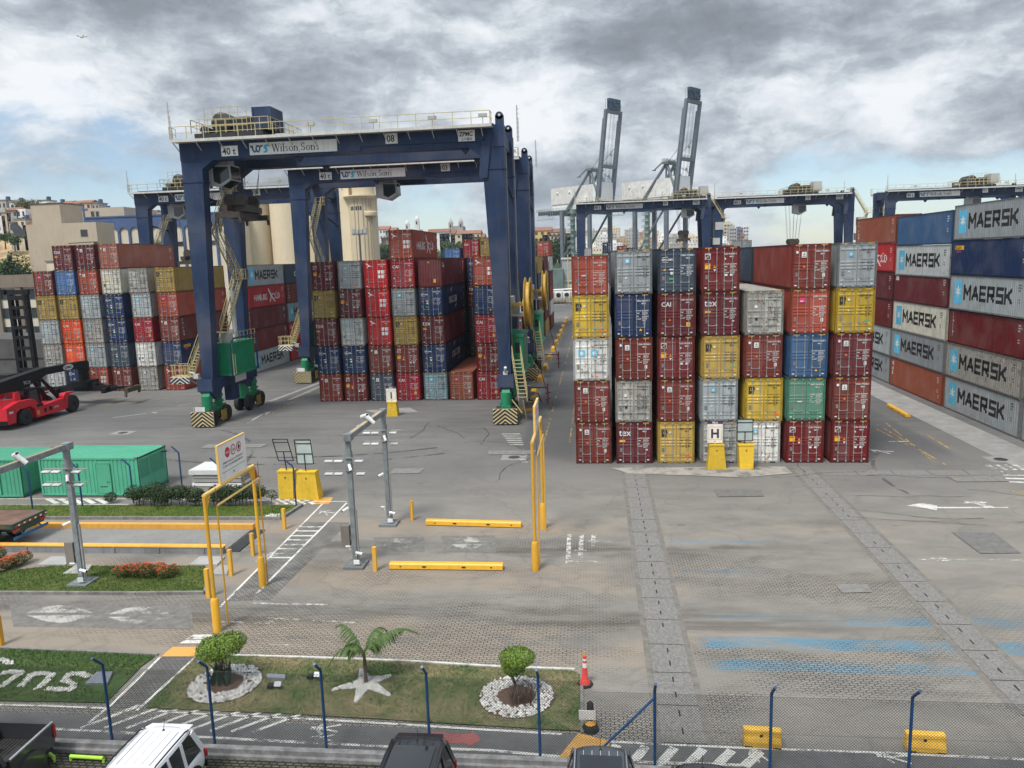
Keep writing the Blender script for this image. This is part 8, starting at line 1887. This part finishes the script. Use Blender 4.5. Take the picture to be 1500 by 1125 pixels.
for s in (-1, 1): b.beam((s * .87, -1.9, 1.08), (s * .71, -2.02, 1.68), .12, .05, up=(1, 0, 0)); b.beam((s * .87, -3.7, 1.08), (s * .71, -3.02, 1.68), .07, .05, up=(1, 0, 0)); b.beam((s * .87, -2.75, 1.08), (s * .71, -2.6, 1.68), .07, .05, up=(1, 0, 0))
b.build('pillars', PG, t)
LIME = mat('lime_paint', (.36, .62, .06), .5)
for px0, px1, py0, py1, lab in ((104, 152, 1114, 1117, 'lime green wheel stop between the pickup and the white car'), (70, 80, 1108, 1116, 'short lime green wheel stop behind the pickup wheel'), (285, 300, 1124, 1126, 'lime green wheel stop right of the white car')):
    a, c = G(px0, py0), G(px1, py1); t = thing('wheel_stop', lab, 'wheel stop', (0, 0, 0), 0, 'lime green wheel stops'); b = MB(); b.tube([(a.x, a.y, .14), (c.x, c.y, .14)], .055, 10); b.build('bar', LIME, t, smooth=True); b = MB()
    for v in (a, c): b.tube([(v.x, v.y, 0), (v.x, v.y, .1)], .035, 6)
    b.build('foot', LIME, t)
# ------------------------------------------------------------ flatbed trailer at the left
t = thing('flatbed_trailer', 'rusty brown flatbed trailer on the weighbridge at the left edge', 'trailer', (0, 0, 0)); TG = mat('trailer_green', (.035, .075, .05), .6, var=.2, streak=.4)
X1, y0, y1, z = -28.6, -16.75, -14.25, 1.38
b = MB(); b.box(X1 - 13.5, X1, y0, y1, z - .06, z); b.build('deck', mat('deck_rust', (.15, .085, .06), .85, var=.35, scale=1.2, rust=.4, streak=.3), t)
b = MB(); b.box(X1 - 13.5, X1 - .0, y0 - .02, y0 + .06, z - .22, z + .03); b.box(X1 - 13.5, X1, y1 - .06, y1 + .02, z - .22, z + .03); b.box(X1 - .02, X1 + .05, y0 - .02, y1 + .02, z - .24, z + .03)
for yy in (-16.0, -15.0): b.box(X1 - 13.4, X1 - .1, yy - .08, yy + .08, z - .62, z - .08)
b.box(X1 - .12, X1, y0 + .2, y1 - .2, z - .55, z - .24); b.build('frame', TG, t)
b = MB(); b.mi(0)
for i in range(6): b.box(X1 + .051, X1 + .058, y0 + .15 + i * .4, y0 + .35 + i * .4, z - .17, z - .09)
for i in range(14): b.box(X1 - .6 - i * .9, X1 - .35 - i * .9, y0 - .028, y0 - .021, z - .14, z - .07)
b.mi(1)
for i in range(6): b.box(X1 + .051, X1 + .058, y0 + .35 + i * .4, y0 + .50 + i * .4, z - .17, z - .09)
b.build('reflectors', [TAILR, CAMW], t)
b = MB(); b.box(X1 - .1, X1 + .02, y0 + .1, y0 + .5, z - .45, z - .30); b.box(X1 - .1, X1 + .02, y1 - .5, y1 - .1, z - .45, z - .30); b.build('tail_light', TAILR, t)
b = MB(); b.beam((X1 + .12, y0 - .1, .66), (X1 + .12, y1 - .1, .66), .05, .14); b.beam((X1 + .1, y0 + .6, .7), (X1 - .2, y0 + .6, z - .3), .06); b.beam((X1 + .1, y1 - .6, .7), (X1 - .2, y1 - .6, z - .3), .06); b.build('underrun_bar', mat('blue_bar', (.03, .12, .25), .5), t)
for xx in (X1 - 1.7, X1 - 3.0, X1 - 4.3):
    for yy in (y0 + .28, y1 - .28): b = MB(); b.lathe((xx, yy, .52), [(.3, -.24), (.48, -.24), (.52, -.15), (.52, .15), (.48, .24), (.3, .24)], 24, 'y'); b.lathe((xx, yy, .52), [(.3, -.15), (.001, -.15)], 16, 'y'); b.build('wheel', TYRE, t, smooth=True)
# ------------------------------------------------------------ red reach stacker; local +y points forward
RD = mat('handler_red', (.52, .012, .025), .4, var=.08, scale=1.0, streak=.15, spec=.5); BKM = mat('handler_black', (.010, .011, .013), .6, var=.2, scale=2, streak=.1, spec=.2)
t = thing('reach_stacker', 'red reach stacker with long black boom at the left edge', 'reach stacker', (-53.9, 13.2, 0))
def rw(x, y, r, w_): 
    b = MB(); b.lathe((x, y, r), [(r * .5, -w_ / 2), (r * .92, -w_ / 2), (r, -w_ * .3), (r, w_ * .3), (r * .92, w_ / 2), (r * .5, w_ / 2)], 30, 'x'); o = b.build('wheel', TYRE, t, smooth=True); b = MB(); s = 1 if x > 0 else -1
    b.lathe((x, y, r), [(r * .5, s * w_ * .45), (r * .42, s * w_ * .15), (r * .2, s * w_ * .12), (r * .18, s * w_ * .5), (.001, s * w_ * .5)], 20, 'x'); b.build('rim', mat('rim_grey', (.13, .13, .13), .5, .3), o, smooth=True)
for s in (-1, 1): rw(s * 1.45, 1.2, .80, .6); rw(s * 1.45, 7.9, .88, .65)
b = MB(); b.prism([(-.9, .75), (-.9, 2.0), (-.4, 2.25), (1.9, 2.35), (2.6, 1.75), (2.7, 1.2), (2.2, .85), (2.15, .5), (6.3, .5), (6.5, .9), (7.0, 1.75), (7.4, 1.9), (7.4, 1.2), (6.9, .5), (7.0, .5), (3.0, .4), (2.4, .4), (2.2, .9), (.3, .9), (.1, .75)][0:8] + [(6.9, .5), (6.9, 1.2), (7.3, 1.9), (6.6, 2.0), (3.4, 1.75), (2.6, 1.8)][0:0], 'x', -1.5, 1.5)
b.v = []; b.f = []; b.m = []
for s in (-1, 1):
    xa, xb = (1.15, 1.72) if s > 0 else (-1.72, -1.15)
    b.prism([(-1.2, .55), (-.2, .55), (0.0, 1.45), (.5, 1.72), (1.9, 1.72), (2.45, 1.35), (2.5, .5), (6.6, .5), (6.75, 1.7), (3.4, 1.5), (2.4, 2.35), (.4, 2.45), (-1.2, 2.05)], 'x', xa, xb)
    b.prism([(6.6, .5), (7.0, .6), (7.15, 1.55), (7.5, 1.95), (8.2, 1.95), (8.2, 2.1), (6.9, 2.15), (6.6, 1.9)], 'x', xa, xb)
b.box(-1.15, 1.15, -1.2, 2.0, .6, 2.2); b.box(-1.15, 1.15, 2.0, 7.2, .6, 1.3); b.hexa([(-1.1, -1.1, 2.2), (1.1, -1.1, 2.2), (1.1, 1.9, 2.2), (-1.1, 1.9, 2.2)], [(-.9, -.9, 2.75), (.9, -.9, 2.75), (.9, 1.2, 2.6), (-.9, 1.2, 2.6)])
b.prism([(.8, 2.0), (1.7, 2.0), (1.5, 3.2), (1.0, 3.2)], 'x', .75, 1.0); b.prism([(.8, 2.0), (1.7, 2.0), (1.5, 3.2), (1.0, 3.2)], 'x', -1.0, -.75)
b.build('chassis', RD, t)
b = MB(); b.box(1.721, 1.735, 3.6, 3.9, .8, 1.2); b.box(1.721, 1.735, 4.3, 4.7, .85, 1.25); b.box(1.1, 1.8, 2.7, 3.5, 1.5, 1.75); b.box(-1.7, 1.7, -1.25, -1.2, .5, .9); b.build('vents', BKM, t)
b = MB(); b.mi(0); b.box(1.722, 1.738, 2.62, 2.95, .75, 1.15); b.mi(1); b.merge(text_mesh('ZPMC', .26, .004, 0, 'LEFT'), MX((1.74, 5.0, .95), (0, 1, 0), (0, 0, 1))); b.box(1.722, 1.730, -.9, -.4, 1.5, 1.7); b.build('decals', [OR, CAMW], t, recalc=False)
b = MB(); b.box(-.75, .75, 3.0, 4.6, 1.5, 1.7); b.box(-.75, .75, 3.0, 4.6, 3.05, 3.15); 
for xx in (-.72, .72):
    for yy in (3.05, 4.55): b.beam((xx, yy, 1.6), (xx, yy + (-.15 if yy > 4 else 0), 3.1), .1)
cb = b.build('cab', BKM, t); b = MB(); b.box(-.68, .68, 3.1, 4.4, 1.7, 3.05); b.build('glass', CGL, cb)
# boom: slopes gently up from behind the cab, then a down-turned nose
b = MB(); P = [(-.9, 3.35), (-.9, 4.1), (6.0, 4.75), (6.0, 4.05), (4.0, 3.2), (2.0, 2.95)]
b.prism([(-1.3, 3.3), (2.6, 3.2), (5.6, 3.95), (6.0, 4.1), (6.2, 4.9), (-1.3, 4.2)], 'x', -.45, .45); b.prism([(6.0, 4.12), (12.0, 4.05), (12.6, 3.6), (12.9, 3.6), (13.0, 4.5), (12.7, 4.72), (6.0, 4.82)], 'x', -.36, .36)
b.box(-.3, .3, 11.9, 12.8, 2.5, 4.1); b.build('boom', BKM, t)
b = MB(); b.mi(0); b.lathe((.37, 9.6, 4.42), [(.0, .012), (.30, .012), (.30, -.01)], 24, 'x'); 
for i, v in enumerate(b.v): b.v[i] = (v[0], 9.6 + (v[1] - 9.6) * 2.6, v[2])
b.mi(1); b.merge(text_mesh('ZPMC', .36, .01, 0, 'CENTER', 1.25), MX((.386, 9.6, 4.29), (0, 1, 0), (0, 0, 1))); b.mi(0); b.merge(text_mesh('TC13', .42, .0, 0, 'LEFT'), MX((.455, 2.9, 3.65), (0, 1, 0), (0, 0, 1))); b.build('boom_emblem', [CAMW, INKTXT], t, recalc=False)
b = MB()
for s in (-1, 1): b.tube([(s * .75, 7.2, 1.6), (s * .5, 5.2, 3.9)], .17, 10); b.tube([(s * .75, 7.3, 1.5), (s * .6, 6.2, 2.8)], .24, 10)
b.build('lift_ram', BKM, t, smooth=True)
b = MB(); b.box(-1.0, 1.0, 11.4, 13.4, 1.9, 2.6); b.box(-3.0, 3.0, 11.9, 12.9, 1.5, 2.0); b.box(-3.0, -2.6, 11.2, 13.6, 1.3, 1.8); b.box(2.6, 3.0, 11.2, 13.6, 1.3, 1.8); b.box(2.9, 5.6, 12.1, 12.5, 1.6, 1.9); b.box(-5.4, -2.9, 12.3, 12.7, 1.6, 1.9); b.box(-1.6, 1.6, 12.0, 12.6, 2.0, 2.35); b.beam((-1.4, 12.4, 2.3), (-2.8, 12.4, 1.8), .16); b.beam((1.4, 12.4, 2.3), (2.8, 12.4, 1.8), .16); b.build('spreader', BKM, t)
b = MB(); b.box(5.3, 5.75, 11.1, 13.5, 1.35, 1.85); b.beam((5.5, 11.1, 1.4), (5.5, 11.0, .9), .2); b.beam((5.5, 13.5, 1.4), (5.5, 13.5, 1.0), .2); b.box(-5.7, -5.3, 11.2, 13.6, 1.35, 1.85); b.build('spreader_end', mat('olive_grease', (.06, .05, .025), .6, var=.4), t)
# empty-container handler with tall mast behind it
t = thing('container_handler', 'tall black-masted container handler behind the red reach stacker', 'container handler', (-61.7, 27.3, 0))
b = MB()
for s in (-1, 1): b.box(s * .95 - .2, s * .95 + .2, -.25, .25, .4, 12.0); b.box(s * .55 - .12, s * .55 + .12, .25, .5, .4, 11.4)
b.build('mast_rail', BKM, t); b = MB()
for z in (1.2, 2.6, 3.5, 4.7, 5.9, 7.1, 8.2, 9.3, 10.4, 11.4): b.box(-1.0, 1.0, -.32, -.1, z, z + (.35 if z < 11 else .5))
b.box(-1.5, 1.3, -.2, .2, 12.0, 12.5); b.lathe((-1.45, 0, 12.3), [(.3, -.2), (.3, .2)], 12, 'y'); b.build('mast_tie', BKM, t)
b = MB(); b.beam((-.7, -.6, 1.2), (-.7, -2.6, 3.2), .14); b.beam((.7, -.6, 1.2), (.7, -2.6, 3.2), .14); b.build('tilt_ram', BKM, t)
b = MB(); b.prism([(-6.8, .6), (-.6, .6), (-.6, 1.7), (-3.0, 2.0), (-6.8, 2.4)], 'x', -1.3, 1.3); b.build('chassis', RD, t); b = MB(); b.box(-.8, .8, -4.0, -2.2, 2.0, 3.6); b.build('cab', BKM, t)
for s in (-1, 1):
    for yy in (-.9, -5.6): b = MB(); b.lathe((s * 1.35, yy, .75), [(.4, -.3), (.7, -.3), (.75, -.2), (.75, .2), (.7, .3), (.4, .3)], 22, 'x'); b.lathe((s * 1.35, yy, .75), [(.4, s * .2), (.001, s * .2)], 16, 'x'); b.build('wheel', TYRE, t, smooth=True)
# dark figures of clutter by the crane: cable hook stands
for i, (px, py) in enumerate(((790, 597), (765, 596))):
    q = G(px, py)
# leaves and litter drifted on the paving
rr = random.Random(77); b = MB()
for _ in range(900):
    x = rr.uniform(-14, 22); y = rr.choice([rr.uniform(-31, -3), rr.gauss(-26.3, .5), rr.gauss(-31.7, .3)]); s = rr.uniform(.012, .035); a = rr.uniform(0, 6.3)
    b.add([(x + s * math.cos(a + k * 1.57) * (1 if k % 2 else .5), y + s * math.sin(a + k * 1.57) * (1 if k % 2 else .5), .042) for k in range(4)], [(0, 1, 2, 3)])
o = b.build('litter', leafmat('litter_leaf', (.20, .17, .12), .7), recalc=False); kind(o, 'stuff'); tag(o, 'dry leaves and grit scattered over the paving', 'litter')

# ------------------------------------------------------------ thin humid air over the harbour
HZ = bpy.data.materials.new('haze_air'); HZ.use_nodes = True; nt = HZ.node_tree
for n in list(nt.nodes): nt.nodes.remove(n)
pv = nt.nodes.new('ShaderNodeVolumePrincipled'); mo = nt.nodes.new('ShaderNodeOutputMaterial'); nt.links.new(pv.outputs[0], mo.inputs['Volume'])
pv.inputs['Color'].default_value = (.80, .88, .98, 1); pv.inputs['Density'].default_value = .00014; pv.inputs['Anisotropy'].default_value = .2
b = MB(); b.box(-1600, 1600, -260, 2600, -8, 130); o = b.build('haze', HZ); kind(o, 'stuff'); tag(o, 'thin pale haze over the far city', 'haze')
